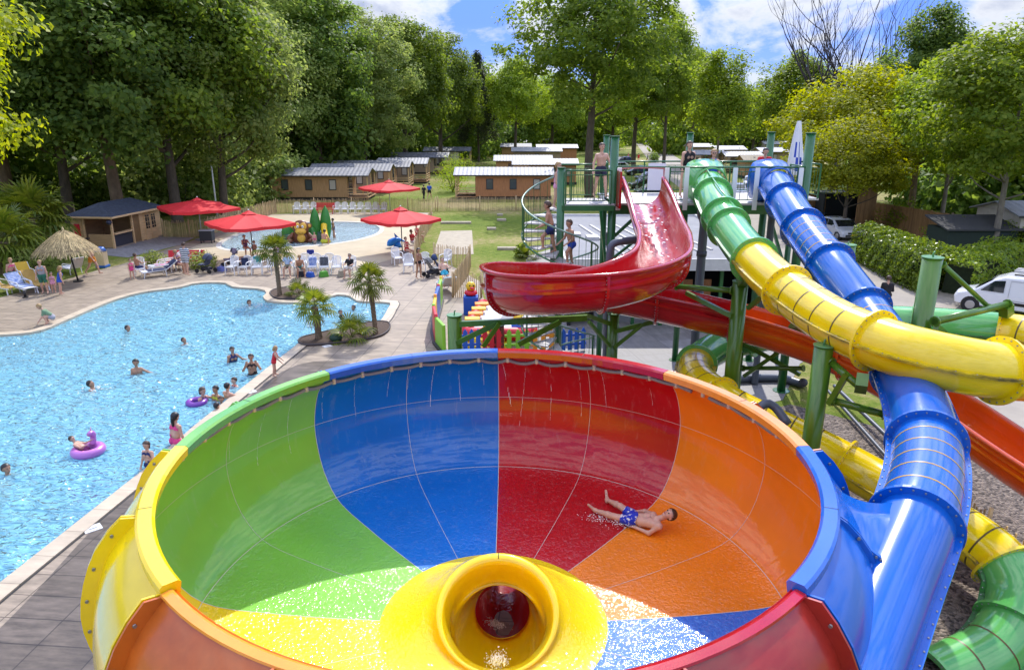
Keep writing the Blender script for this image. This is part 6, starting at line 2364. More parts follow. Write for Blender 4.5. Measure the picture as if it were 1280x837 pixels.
cabin('right-hand cabin with pale roof just behind the green tube mouth', 906, 953, 216.0, 5, 2, SHEETW, 'left', nwin=2)
cabin('cabin with timber veranda left of the green tube mouth, behind the birch', 868, 906, 213.0, 5, 2, SHEETW, 'left', nwin=1)
cabin('cabin with ridged pale roof in the middle of the right cabins', 895, 932, 204.0, 6, 2, SHEETW, 'left', nwin=1, detail=False)
cabin('low cabin with sand grey roof beside the right green post', 928, 955, 223.0, 4, 1, mat('sandy_roof', (.36, .31, .24), .8, var=.15), None, nwin=0)
cabin('long white roofed building in the distance on the right', 908, 968, 188.0, 9, 3, SHEETW, None, nwin=3, detail=False)
cabin('farther white roofed building in the distance on the right', 918, 960, 181.0, 10, 3, SHEETW, None, nwin=2, detail=False)
cabin('pale cabin at the right edge behind the hedge and van', 1262, 1345, 322.0, 4.5, 3, SHEETW, None, nwin=2)
for lab, a, b, y, w, r_ in [('pale roofed cabin in the far centre left of the tall tree trunk', 660, 700, 187.5, 2, SHEETW), ('grey roofed cabin in the far centre, third row', 626, 664, 199, 1, SHEETM), ('grey roofed cabin far right under the birch', 862, 892, 199, 2, SHEETW),
                         ('striped pale roofed cabin right of the road end', 872, 908, 192, 1, SHEETW), ('small grey roofed cabin beyond the birch trunk', 884, 916, 184.5, 2, SHEETM), ('pale roofed cabin right of the sand grey roof', 950, 985, 208, 2, SHEETW), ('far white roofed cabin below the soft green tree', 955, 990, 194, 3, SHEETW)]:
    cabin(lab, a, b, y, 6, w, r_, None, nwin=1, detail=False)
# plank fences on the right
def plank_fence(label, a, b, h, m):
    t = thing('plank_fence', label, 'fence', a)
    d = b - a
    n = int(d.length / .16)
    q = MB()
    for k in range(n):
        p = d * ((k + .5) / n)
        q.box((p.x, p.y, h / 2 * random.uniform(.98, 1.01)), (.15, .03, h), rz=math.atan2(d.y, d.x))
    q.build('boards', m, t)
    for k in range(int(d.length / 2) + 1):
        p = d * min(1, k * 2 / d.length)
        q = MB(); q.bar((p.x, p.y + .08, 0), (p.x, p.y + .08, h + .05), .1); q.build('post', m, t)
    return t


PLK = mat('brown_fence_boards', (.33, .185, .075), .8, var=.25, vscale=3, island=.2, stretch=(5, 5, .5))
plank_fence('brown plank fence under the trees, left of the dark trailer', G(1000, 281), G(1060, 277), 2.6, PLK)
plank_fence('tall brown plank screen right of the dark trailer', G(1068, 292), G(1090, 290), 3.6, PLK)
plank_fence('long brown plank fence behind the hedge', G(1088, 287), G(1180, 306), 2.2, PLK)
plank_fence('grey-brown plank fence behind the maple', G(1185, 306), G(1300, 316), 2.2, WOODS[2])
# dark lean-to behind the hedge
t = thing('garden_shed', 'dark shed with low roof behind the hedge and the maple trunk', 'shed', G(1180, 322))
q = MB(); q.box((2.6, 1.2, .9), (5.2, 2.4, 1.8)); q.build('wall', mat('dark_green_boards', (.02, .035, .025), .8), t)
q = MB(); q.add([(-.2, -.2, 1.75), (5.4, -.2, 1.75), (5.4, 2.6, 2.35), (-.2, 2.6, 2.35), (-.2, -.2, 1.85), (5.4, -.2, 1.85), (5.4, 2.6, 2.45), (-.2, 2.6, 2.45)], [(4, 5, 6, 7), (3, 2, 1, 0), (0, 1, 5, 4), (1, 2, 6, 5), (2, 3, 7, 6), (3, 0, 4, 7)]); q.build('roof', mat('dark_felt', (.06, .06, .06), .9), t)
q = MB(); q.box((3.4, -.02, .8), (.9, .05, 1.6)); q.build('door', mat('dark_green_door', (.015, .03, .03), .6), t)
# trailer box
t = thing('box_trailer', 'dark open box trailer standing behind the silver car', 'trailer', G(1020, 281), rad(2))
DT = mat('dark_trailer_side', (.018, .024, .024), .6)
for c, s in (((0, 0, 1.55), (.1, 2, 2.3)), ((4.1, 0, 1.55), (.1, 2, 2.3)), ((2.05, .95, 1.55), (4.2, .1, 2.3)), ((2.05, 0, .4), (4.2, 2, .12))):
    q = MB(); q.box(c, s); q.build('side_panel', DT, t)
q = MB(); q.box((2.05, 0, 2.75), (4.4, 2.2, .1)); q.build('roof', mat('dark_green_roof', (.04, .065, .055), .5), t)
for x in (1.4, 2.6):
    q = MB(); q.cyl((x, -1.0, .32), (x, -.8, .32), .32, n=16); q.build('wheel', mat('tyre_rubber', (.015, .015, .016), .8), t)

# stepping slabs and the concrete pad on the lawn
PADM = mat('pale_concrete', (.38, .33, .24), .85, var=.15, vscale=2)
tag(sheet('concrete_pad', gp([(551, 289), (590, 288), (592, 318), (541, 318)]), [], .018, PADM), kind='structure')
for px, py, w, lab in [(634, 312, 1.35, 'largest pale stepping slab on the dry lawn by the spiral stair'), (614.5, 287, .75, 'small pale stepping slab on the dry lawn'), (627, 276, .8, 'pale stepping slab farther up the lawn'), (625, 269.5, .55, 'smallest stepping slab nearest the paling fence'), (570, 279.5, 2.6, 'thin pale kerb slab behind the concrete pad')]:
    q = MB(); q.box((0, 0, .09), (w, .5, .18)); o = q.build('stepping_slab', PADM, None, bevel=.02); o.location = G(px, py); tag(o, lab, 'slab', 'slabs on the lawn')
for px, py, rz, lab in [(116, 661, .75, 'white sign tile lying on the deck beside the pool edge near the bowl'), (313, 490, .75, 'white sign tile on the deck below the girl in the red swimsuit'), (409, 433, .7, 'white tile on the deck by the front planting bed')]:
    q = MB(); q.box((0, 0, .008), (.34, .28, .012)); q.box((.0, -.02, .0155), (.16, .05, .003), mi=1); o = q.build('deck_sign', [mat('white_tile', (.72, .72, .72), .4), mat('sign_grey_mark', (.25, .27, .3), .5)]); p = G(px, py); o.location = (p.x, p.y, .014); o.rotation_euler = (0, 0, rz); tag(o, lab, 'floor sign')
# drinks cooler, bin
p = G(260, 304)
t = thing('cool_box', 'black box on legs standing on the sand paving near the fence', 'box', (p.x, p.y, .02))
q = MB(); q.box((0, 0, .55), (.9, .6, .7)); q.build('body', mat('black_box', (.02, .02, .025), .5), t, bevel=.03)
q = MB(); q.box((0, 0, .93), (.95, .65, .06)); q.build('lid', mat('grey_lid', (.3, .31, .33), .5), t, bevel=.01)
for sx in (-1, 1):
    for sy in (-1, 1):
        q = MB(); q.bar((sx * .38, sy * .24, 0), (sx * .38, sy * .24, .22), .06); q.build('leg', mat('black_box', (0, 0, 0)), t)
p = G(129, 334)
t = thing('litter_bin', 'cream and blue litter bin beside the man in orange shorts', 'bin', (p.x, p.y, .01))
q = MB(); q.box((0, 0, .55), (.52, .5, .85)); q.build('body', mat('cream_bin', (.62, .50, .28), .5, var=.1), t, bevel=.04)
q = MB(); q.cyl((0, 0, .98), (0, 0, 1.22), .34, .2, n=16); q.build('lid', mat('blue_bin', (.02, .12, .42), .4), t)
q = MB(); q.box((0, 0, .07), (.6, .56, .14)); q.build('base', mat('blue_bin', (.02, .12, .42)), t, bevel=.02)
p = G(32, 372)
t = thing('small_drum', 'black drum foot lying at the edge of the thatched parasol shade', 'pole foot', (p.x, p.y, .012))
q = MB(); q.cyl((0, 0, 0), (0, 0, .35), .06, n=10); q.cyl((0, 0, 0), (0, 0, .04), .14, n=12); q.build('foot', mat('black_pole', (.015, .015, .015)), t)


# ------------------------------------------------------------------ pushchairs
def pushchair(label, px, py, rz, cloth):
    p = G(px, py)
    t = thing('pushchair', label, 'pushchair', (p.x, p.y, .02), rz)
    BL = mat('black_tube', (.02, .02, .022), .5)
    f = MB()
    for sx in (-1, 1):
        f.tube(spline([(sx * .26, -.45, .16), (sx * .26, 0, .5), (sx * .26, .45, 1.02), (sx * .24, .56, 1.08)], .08), .016, 6)
        f.tube([(sx * .26, .40, .16), (sx * .26, -.1, .42)], .016, 6)
    f.tube([(-.24, .56, 1.08), (.24, .56, 1.08)], .02, 6); f.build('frame', BL, t)
    s = MB(); s.box((0, -.12, .48), (.44, .5, .08)); s.box((0, .22, .75), (.44, .09, .6), M=Matrix.Rotation(rad(-25), 3, 'X')); s.build('seat', cloth, t, bevel=.03)
    h = MB(); h.lathe([(.001, .30), (.16, .27), (.27, .16), (.31, 0), (.30, -.02)], (0, 0, 0), 16, a0=-.3, a1=PI + .3)
    ho = h.build('hood', cloth, t); ho.location = (0, .16, .86); ho.rotation_euler = (rad(-12), 0, 0)
    for sx in (-1, 1):
        for y in (-.42, .42):
            w = MB(); w.cyl((sx * .27 - .02, y, .13), (sx * .27 + .02, y, .13), .13, n=14); w.build('wheel', mat('tyre_rubber', (.015, .015, .016)), t)
    b = MB(); b.box((0, .05, .26), (.4, .5, .16)); b.build('basket', mat('black_bag', (.02, .02, .03)), t, bevel=.03)
    return t


pushchair('dark blue pushchair with raised handle beside the red bench', 258, 341, rad(-105), mat('slate_cloth', (.06, .075, .12), .8))
pushchair('black pushchair with patterned hood by the woman in the black bikini', 541, 346, rad(120), mat('black_patterned_cloth', (.02, .02, .025), .8, var=.9, vscale=7, col2=(.4, .4, .38)))
pushchair('navy pushchair standing behind the black patterned one', 549, 342, rad(100), mat('navy_cloth', (.025, .05, .13), .8))
pushchair('pushchair with tan hood under the large red parasol', 289, 334, rad(-60), mat('mauve_grey_cloth', (.16, .13, .17), .8))

# ------------------------------------------------------------------ paddling pool play animal
p = G(377, 302)
t = thing('play_monkey', 'brown cartoon monkey play figure with green leaves and yellow slide in the paddling pool', 'play figure', (p.x, p.y, -.25), rad(8))
BRN = mat('brown_glossy_plastic', (.16, .05, .018), .35); TAN = mat('yellow_tan_plastic', (.72, .43, .05), .35); PGR = mat('leaf_green_plastic', (.035, .22, .03), .35, var=.2)
q = MB(); q.sphere((0, 0, .55), .62, 20, sz=(1.15, .5, .9)); q.build('body', BRN, t)
q = MB(); q.sphere((.05, -.12, 1.28), .56, 20, sz=(1.05, .6, 1)); h_ = q.build('head', BRN, t)
q = MB(); q.sphere((-.16, -.36, 1.42), .24, 14, sz=(1, .5, 1.15)); q.sphere((.26, -.36, 1.42), .24, 14, sz=(1, .5, 1.15)); q.sphere((.05, -.38, 1.05), .34, 16, sz=(1.15, .55, .72)); q.build('face', TAN, h_)
for sx in (-1, 1):
    q = MB(); q.sphere((.05 + sx * .60, -.1, 1.42), .19, 12, sz=(1, .5, 1.1)); e_ = q.build('ear', BRN, h_)
    q = MB(); q.sphere((.05 + sx * .60, -.17, 1.42), .12, 10, sz=(1, .5, 1.1)); q.build('inner_ear', TAN, e_) if False else q.build('inner_ear', TAN, h_)
    q = MB(); q.sphere((.05 + sx * .17, -.48, 1.40), .085, 10, sz=(1, .5, 1.3)); q.build('eye', WHITEP, h_)
    q = MB(); q.sphere((.05 + sx * .15, -.52, 1.38), .04, 8, sz=(1, .5, 1.2)); q.build('pupil', mat('black_plastic', (.01, .01, .01), .3), h_)
    q = MB(); q.tube(spline([(sx * .5, -.1, .85), (sx * .85, -.35, .5), (sx * .6, -.6, .35)], .12), .15, 10); q.build('arm', BRN, t)
q = MB(); q.tube(spline([(-.14, -.565, .98), (.05, -.60, .93), (.24, -.565, .98)], .06), .015, 6); q.build('mouth', BRN, h_)
q = MB(); q.sphere((.05, -.32, .55), .3, 14, sz=(1, .5, 1.1)); q.build('belly', TAN, t)


def leafshape(c, w, h, lean, yaw, m=PGR, nm='leaf'):
    q = MB()
    vs, fs = [], []
    n = 9
    for i in range(n + 1):
        u = i / n
        ww = w * math.sin(PI * min(1, u * .88 + .12)) ** .7
        z = h * u
        y = lean * u * u * h
        for k, (xx, dd) in enumerate(((-1, .10), (-.5, .0), (0, -.06), (.5, .0), (1, .10))):
            vs.append((xx * ww / 2, y + dd, z))
    for i in range(n):
        for k in range(4):
            fs.append((i * 5 + k, i * 5 + k + 1, (i + 1) * 5 + k + 1, (i + 1) * 5 + k))
    q.add(vs, fs, 0, True)
    o = q.build(nm, m, t); o.location = c; o.rotation_euler = (0, 0, yaw)
    so = o.modifiers.new('thick', 'SOLIDIFY'); so.thickness = .08
    return o


leafshape((-.9, .5, 0), 1.1, 1.7, .15, .2); leafshape((.9, .9, .2), .8, 2.4, .1, -.1); leafshape((1.65, .9, .2), .85, 2.5, .1, -.2); leafshape((-.35, .7, 0), .9, 1.6, .1, 0); leafshape((.75, .3, 0), .8, 1.3, .1, .1)
q = MB(); q.tube(spline([(1.6, .75, 1.35), (1.62, .4, 1.0), (1.75, -.1, .6), (1.95, -.7, .3)], .1), .22, 10); q.build('slide', mat('yellow_slide_plastic', (.75, .50, .01), .3), t)
q = MB(); q.sphere((-1.0, .3, .3), .55, 14, sz=(1, .8, .9)); q.sphere((1.2, .8, .3), .6, 14, sz=(1, .8, .9)); q.build('rocks', mat('dark_green_rock', (.03, .09, .05), .6, var=.3), t)
# small blue dolphin rider toy
p = G(497, 309)
t = thing('spring_rider', 'blue dolphin rider toy beside the right red parasol pole', 'toy', (p.x, p.y, .02), rad(30))
q = MB(); q.tube(spline([(-.75, 0, .15), (-.4, 0, .38), (0, 0, .5), (.35, 0, .42), (.6, 0, .30)], .08), [.04, .12, .2, .24, .26, .26, .25, .24, .22, .2, .18, .16, .13, .1, .08, .06, .05, .04, .03, .02][:len(spline([(-.75, 0, .15), (-.4, 0, .38), (0, 0, .5), (.35, 0, .42), (.6, 0, .30)], .08))] + [.03] * max(0, len(spline([(-.75, 0, .15), (-.4, 0, .38), (0, 0, .5), (.35, 0, .42), (.6, 0, .30)], .08)) - 20), 12)
q.build('body', mat('bright_blue_plastic', (.01, .22, .70), .3), t)
q = MB(); q.add([(-.15, 0, .7), (.12, 0, .66), (-.2, 0, 1.0), (-.15, .05, .7), (.12, .05, .66), (-.2, .05, 1.0)], [(0, 1, 2), (5, 4, 3), (0, 3, 4, 1), (1, 4, 5, 2), (2, 5, 3, 0)]); q.build('fin', mat('bright_blue_plastic', (.01, .22, .70)), t)
q = MB(); q.cyl((0, 0, 0), (0, 0, .35), .3, .2, n=14); q.build('base', mat('bright_blue_plastic', (.01, .22, .70)), t)

# ------------------------------------------------------------------ toddlers' bouncy court under the red chute
RP, BP, YP, GP_, OP = [mat(n, c, .4) for n, c in (('red_play_vinyl', (.58, .012, .03)), ('blue_play_vinyl', (.012, .10, .48)), ('yellow_play_vinyl', (.78, .52, .02)), ('green_play_vinyl', (.22, .52, .03)), ('orange_play_vinyl', (.78, .30, .02)))]
c1, c2, c3, c4 = G(603, 378, .55), G(660, 378, .55), G(664, 414, .55), G(580, 414, .55)
cc = (c1 + c2 + c3 + c4) / 4
t = thing('bouncy_court', 'red edged inflatable play court with pale grey floor behind the bowl', 'play court', (cc.x, cc.y, 0))
loc = [p - Vector((cc.x, cc.y, 0)) for p in (c4, c3, c2, c1)]
q = MB(); q.prism([(p.x, p.y) for p in loc], .05, .50); q.build('floor', mat('pale_grey_vinyl', (.55, .57, .60), .45, var=.06), t)
for i in range(4):
    a, b = loc[i], loc[(i + 1) % 4]
    q = MB(); q.tube(spline([(a.x, a.y, .42), ((a.x + b.x) / 2, (a.y + b.y) / 2, .44), (b.x, b.y, .42)], .3), .28, 12); q.build('red_edge_roll', RP, t)
a, b = loc[0], loc[3]
for k in range(5):
    p = a.lerp(b, (k + .6) / 5.6)
    q = MB(); q.box((p.x + .1, p.y, .70), (.62, .42, .10), rz=.1); q.build('orange_step', [OP, YP][k % 2], t, bevel=.03)
q = MB(); q.bar((loc[3].x + 1.6, loc[3].y - .4, .56), (loc[0].x + 1.6, loc[0].y + 1.6, .56), .5, .03); q.build('grey_band', mat('grey_vinyl_band', (.16, .16, .17), .5), t)
p = G(609, 432)
t = thing('yellow_step_stack', 'stack of round yellow steps in front of the play court', 'play step', (p.x, p.y, 0))
for k in range(4):
    q = MB(); q.cyl((.05 * k, .06 * k, .22 * k), (.05 * k, .06 * k, .22 * k + .20), .85 - .17 * k, .80 - .17 * k, n=24); q.build('step', YP, t, bevel=.04)
p = G(589, 392)
t = thing('duck_tower', 'blue play block topped by a yellow duck head with red beak', 'play figure', (p.x, p.y, 0)); t.scale = (.66, .66, .66)
q = MB(); q.box((0, 0, .65), (1.0, .9, 1.3)); q.build('block', BP, t, bevel=.06)
q = MB(); q.sphere((0, 0, 1.95), .34, 16, sz=(1, .9, 1)); q.build('duck_head', YP, t)
q = MB(); q.sphere((.12, -.34, 1.9), .16, 10, sz=(1.1, 1, .5)); q.build('beak', RP, t)
for sx in (-1, 1):
    q = MB(); q.sphere((.08 + sx * .13, -.27, 2.05), .06, 8); q.build('eye', mat('black_plastic', (.01, .01, .01)), t)
q = MB(); q.sphere((0, 0, 1.50), .42, 14, sz=(1.1, 1, .55)); q.build('collar', RP, t)
p = G(655, 425)
t = thing('blue_barrel', 'blue play barrel with a yellow domed top by the coloured pickets', 'play figure', (p.x, p.y, 0))
q = MB(); q.cyl((0, 0, 0), (0, 0, .75), .48, .52, n=20); q.build('barrel', BP, t)
q = MB(); q.sphere((0, 0, .85), .46, 16, sz=(1, 1, .75)); q.build('dome', YP, t)
p = G(621, 437)
t = thing('slatted_bin', 'dark red-brown slatted litter bin behind the bowl rim', 'bin', (p.x, p.y, 0))
q = MB()
for k in range(16):
    a = 2 * PI * k / 16
    q.box((.27 * math.cos(a), .27 * math.sin(a), .5), (.03, .09, .95), rz=a)
q.build('slats', mat('red_brown_slats', (.15, .03, .025), .6, var=.2), t)
q = MB(); q.cyl((0, 0, .05), (0, 0, .95), .24, n=16); q.build('liner', mat('black_bag', (.02, .02, .03)), t)
q = MB(); q.cyl((0, 0, 1.02), (0, 0, 1.12), .33, .26, n=18); q.build('lid', mat('grey_lid', (.3, .31, .33)), t)


def pickets(label, a, b, m, h=.95):
    t = thing('picket_panel', label, 'fence', a, math.atan2(b.y - a.y, b.x - a.x), 'coloured picket panels')
    L_ = (b - a).length
    n = max(3, int(L_ / .26))
    q = MB()
    for k in range(n):
        x = L_ * (k + .5) / n
        w = .085
        q.prism([(x - w, 0), (x + w, 0), (x + w, .04), (x - w, .04)], .08, h - .14)
        q.add([(x - w, 0, h - .14), (x + w, 0, h - .14), (x + w, .04, h - .14), (x - w, .04, h - .14), (x, 0, h), (x, .04, h)], [(0, 1, 4), (2, 3, 5), (1, 2, 5, 4), (3, 0, 4, 5)])
    q.build('pickets', m, t)
    q = MB(); q.box((L_ / 2, .07, .3), (L_, .05, .09)); q.box((L_ / 2, .07, .66), (L_, .05, .09)); q.build('rails', m, t)
    return t


for x0, x1, m, lab in [(578, 602, BP, 'blue picket panel left of the red-brown bin'), (602, 628, RP, 'red picket panel behind the red-brown bin'), (631, 664, GP_, 'lime green picket panel between the bin and the orange one'), (664, 694, OP, 'orange picket panel right of the green one'), (700, 733, BP, 'blue picket panel standing right of the orange one')]:
    pickets(lab, G(x0, 441), G(x1, 440 if x0 < 690 else 438), m)
seg = [(552, 376), (549, 388), (545, 402), (543, 416), (546, 430), (556, 442)]
for i, (m, lab) in enumerate(((GP_, 'green and yellow end panel of the curved play wall'), (BP, 'blue panel of the curved play wall'), (YP, 'yellow panel of the curved play wall'), (RP, 'red panel of the curved play wall'), (GP_, 'lime panel of the curved play wall nearest the green post'))):
    a, b = G(*seg[i]), G(*seg[i + 1])
    L_ = (b - a).length
    t = thing('play_wall_panel', lab, 'play wall', a, math.atan2(b.y - a.y, b.x - a.x), 'curved play wall panels')
    q = MB(); q.box((L_ / 2, 0, .58), (L_ - .04, .14, 1.1 + .12 * (i % 2))); q.build('panel', m, t, bevel=.04)
    q = MB(); q.box((L_ / 2, -.02, .06), (L_, .3, .12)); q.build('foot', mat('black_box', (0, 0, 0)), t)
    q = MB(); q.cyl((0, 0, 0), (0, 0, 1.25), .07, n=10); q.build('post', [YP, RP, OP, GP_, RP][i], t)


# ------------------------------------------------------------------ cars
TYRE = mat('tyre_rubber', (.015, .015, .016)); RIMM = mat('alloy_rim', (.45, .45, .46), .3, metal=.8)
CGL = mat('car_glass', (.015, .018, .022), .04, spec=.9)


def car(label, loc, rz, paint, van=False, detail=True, name='parked_car', plate=True, cat='car'):
    t = thing(name, label, cat, loc, rz, 'parked cars' if not van else None)
    if van:
        Lc, Wc = 4.5, 1.85
        prof = [(-2.2, .32), (-2.25, .62), (-2.12, .88), (-1.42, 1.06), (-.72, 1.62), (-.3, 1.80), (1.9, 1.84), (2.18, 1.62), (2.25, .9), (2.25, .32)]
    else:
        Lc, Wc = 4.2, 1.78
        prof = [(-2.05, .30), (-2.1, .55), (-1.98, .78), (-1.15, .93), (-.45, 1.38), (.1, 1.49), (1.2, 1.47), (1.75, 1.12), (2.05, .95), (2.1, .55), (2.05, .30)]
    ns = 9
    n = len(prof)
    vs, fs = [], []
    for k in range(ns):
        u = -1 + 2 * k / (ns - 1)
        for (x, z) in prof:
            tum = max(0, (z - .95)) * (.20 if not van else .10)
            y = u * (Wc / 2 - tum)
            e = abs(u) ** 4
            xx = x * (1 - .06 * e * (z < 1.0)) if abs(x) > 1.9 else x
            zz = z - .06 * e * (z > .7)
            vs.append((xx, y, zz))
    for k in range(ns - 1):
        for i in range(n):
            j = (i + 1) % n
            fs.append((k * n + i, k * n + j, (k + 1) * n + j, (k + 1) * n + i))
    fs.append(tuple(range(n))); fs.append(tuple((ns - 1) * n + i for i in reversed(range(n))))
    q = MB().add(vs, fs, 0, False); bo = q.build('body', paint, t, bevel=.05); bm_fix(bo)
    hw = lambda z: Wc / 2 - max(0, z - .95) * (.20 if not van else .10)
    # glass
    def pane(nm, pts):
        m_ = MB().add(pts, [tuple(range(len(pts)))]); o = m_.build(nm, CGL, t)
        so = o.modifiers.new('t', 'SOLIDIFY'); so.thickness = .02; so.offset = 0
    if van:
        ws = [(-1.37, 1.10), (-.78, 1.58)]
        pane('windscreen', [(ws[0][0] - .02, -hw(1.1) + .14, 1.115), (ws[0][0] - .02, hw(1.1) - .14, 1.115), (ws[1][0] - .02, hw(1.58) - .16, 1.60), (ws[1][0] - .02, -hw(1.58) + .16, 1.60)])
        for s in (-1, 1):
            pane('side_window', [(-1.15, s * (hw(1.06) + .012), 1.06), (-.25, s * (hw(1.06) + .012), 1.06), (-.25, s * (hw(1.6) + .012), 1.60), (-.66, s * (hw(1.55) + .012), 1.54)])
            q = MB(); q.add([(-.1, s * (Wc / 2 + .004), .55), (2.0, s * (Wc / 2 + .004), .55), (2.0, s * (Wc / 2 + .02), .68), (-.1, s * (Wc / 2 + .02), .68)], [(0, 1, 2, 3)]); o = q.build('rub_strip', mat('black_plastic', (.01, .01, .01)), t); so = o.modifiers.new('t', 'SOLIDIFY'); so.thickness = .03; so.offset = 0
            q = MB(); q.tube([(-.05, s * (Wc / 2 + .01), 1.02), (-.05, s * (hw(1.62) + .01), 1.62), (1.5, s * (hw(1.62) + .01), 1.62), (1.5, s * (Wc / 2 + .01), .75), (-.05, s * (Wc / 2 + .01), .75)], .008, 4, closed=True); q.build('panel_line', mat('panel_line_grey', (.25, .25, .26), .5), t)  # thin grey line drawn round the side panel
            q = MB(); q.box((2.2, s * .80, 1.05), (.12, .14, .55)); q.build('tail_light', mat('red_lamp', (.45, .01, .01), .2), t, bevel=.02)
            q = MB(); q.bar((.0, s * .72, 1.90), (1.7, s * .72, 1.92), .05); q.build('roof_bar', mat('black_plastic', (.01, .01, .01)), t)
        pane('rear_window', [(2.235, -.62, 1.12), (2.235, -.06, 1.12), (2.17, -.06, 1.55), (2.17, -.58, 1.55)]); pane('rear_window', [(2.235, .06, 1.12), (2.235, .62, 1.12), (2.17, .58, 1.55), (2.17, .06, 1.55)])
        for y in (-.3, .1, .45):
            q = MB(); q.cyl((-.1, y, 1.99), (2.5, y, 2.0), .05, n=8); q.build('roof_ladder', GALV, t)
        q = MB(); q.box((2.27, 0, .62), (.02, .52, .11)); q.build('number_plate', mat('yellow_plate', (.75, .5, .03), .5), t)
        q = MB(); q.box((2.24, 0, .42), (.12, 1.7, .22)); q.build('rear_bumper', mat('dark_bumper', (.04, .05, .07), .6), t, bevel=.03)
    else:
        pane('windscreen', [(-1.10, -hw(.98) + .14, .985), (-1.10, hw(.98) - .14, .985), (-.50, hw(1.36) - .12, 1.375), (-.50, -hw(1.36) + .12, 1.375)])
        pane('rear_window', [(1.72, -hw(1.14) + .12, 1.155), (1.72, hw(1.14) - .12, 1.155), (1.27, hw(1.42) - .12, 1.44), (1.27, -hw(1.42) + .12, 1.44)])
        for s in (-1, 1):
            pane('side_window', [(-.88, s * (hw(1.0) + .01), .99), (.12, s * (hw(1.0) + .01), .98), (.12, s * (hw(1.4) + .006), 1.40), (-.36, s * (hw(1.38) + .006), 1.36)])
            pane('side_window', [(.2, s * (hw(1.0) + .01), .98), (1.35, s * (hw(1.0) + .01), 1.0), (1.12, s * (hw(1.4) + .006), 1.39), (.2, s * (hw(1.4) + .006), 1.40)])
            q = MB(); q.box((-1.98, s * .62, .68), (.14, .36, .15)); q.build('headlight', mat('headlamp_glass', (.7, .72, .74), .1), t, bevel=.03)
            q = MB(); q.box((2.02, s * .66, .84), (.12, .3, .16)); q.build('tail_light', mat('red_lamp', (.45, .01, .01)), t, bevel=.02)
            q = MB(); q.sphere((-.85, s * (Wc / 2 + .1), 1.02), .1, 8, sz=(.8, 1, .7)); q.build('mirror', paint, t)
        q = MB(); q.box((-2.09, 0, .60), (.04, 1.0, .12)); q.box((-2.06, 0, .42), (.05, 1.3, .12)); q.build('grille', mat('black_plastic', (.01, .01, .01)), t)
        if plate:
            q = MB(); q.box((-2.125, 0, .48), (.02, .52, .11)); q.build('number_plate', mat('yellow_plate', (.75, .5, .03)), t)
    for x in ((-1.32, 1.28) if not van else (-1.45, 1.35)):
        for s in (-1, 1):
            w = MB(); w.cyl((x, s * (Wc / 2 - .19), .32), (x, s * (Wc / 2 + .01), .32), .32, n=20); wo = w.build('wheel', TYRE, t)
            r = MB(); r.cyl((x, s * (Wc / 2 + .0), .32), (x, s * (Wc / 2 + .025), .32), .21, .19, n=16); r.build('rim', RIMM, wo)
            a = MB(); a.cyl((x, s * (Wc / 2 - .25), .33), (x, s * (Wc / 2 + .004), .33), .385, n=20); a.build('wheel_arch', mat('black_plastic', (.01, .01, .01)), t)
    return t


WHT = mat('white_car_paint', (.74, .75, .77), .18, coat=.6); SLV = mat('silver_car_paint', (.55, .57, .60), .2, coat=.6); DBL = mat('dark_blue_car_paint', (.010, .018, .05), .15, coat=.8); BLK = mat('black_car_paint', (.012, .013, .016), .15, coat=.8); GRY = mat('grey_car_paint', (.16, .17, .18), .2, coat=.6)
car('white delivery van parked in front of the hedge, seen from behind', G(1262, 391), rad(-44), WHT, True, name='delivery_van', cat='van')
car('silver car facing the camera beside the laurel hedge', G(1047, 296.5), rad(97), SLV)
car('blue car half hidden behind the box trailer', G(1012, 279), rad(70), mat('mid_blue_car_paint', (.03, .09, .25), .2, coat=.6))
for lab, px, py, rz, m in [('dark blue car parked sideways behind the top of the red chute', 815, 245, rad(8), DBL), ('black car parked behind the dark blue one', 806, 236, rad(6), BLK), ('grey car parked third behind the red chute', 812, 227, rad(8), GRY), ('dark car nearest the tall tree in the parked row', 797, 219, rad(12), BLK),
                           ('white car parked under the tall tree by the tower post', 771, 213, rad(20), WHT), ('dark van-like car parked left of the road end', 778, 205, rad(20), DBL), ('small silver car far down the road under the trees', 827, 184, rad(10), SLV), ('white car seen between the green and blue tube mouths', 921, 245, rad(80), WHT), ('white car far right behind the rail by the blue tube', 938, 234, rad(70), WHT), ('blue car far away on the right of the road', 853, 178, rad(0), DBL)]:
    car(lab, G(px, py), rz, m, plate=False)
p = G(763, 228)
t = thing('white_van_far', 'tall white van far behind the tower, under the tallest tree', 'van', G(768, 222))
bpy.data.objects.remove(t)
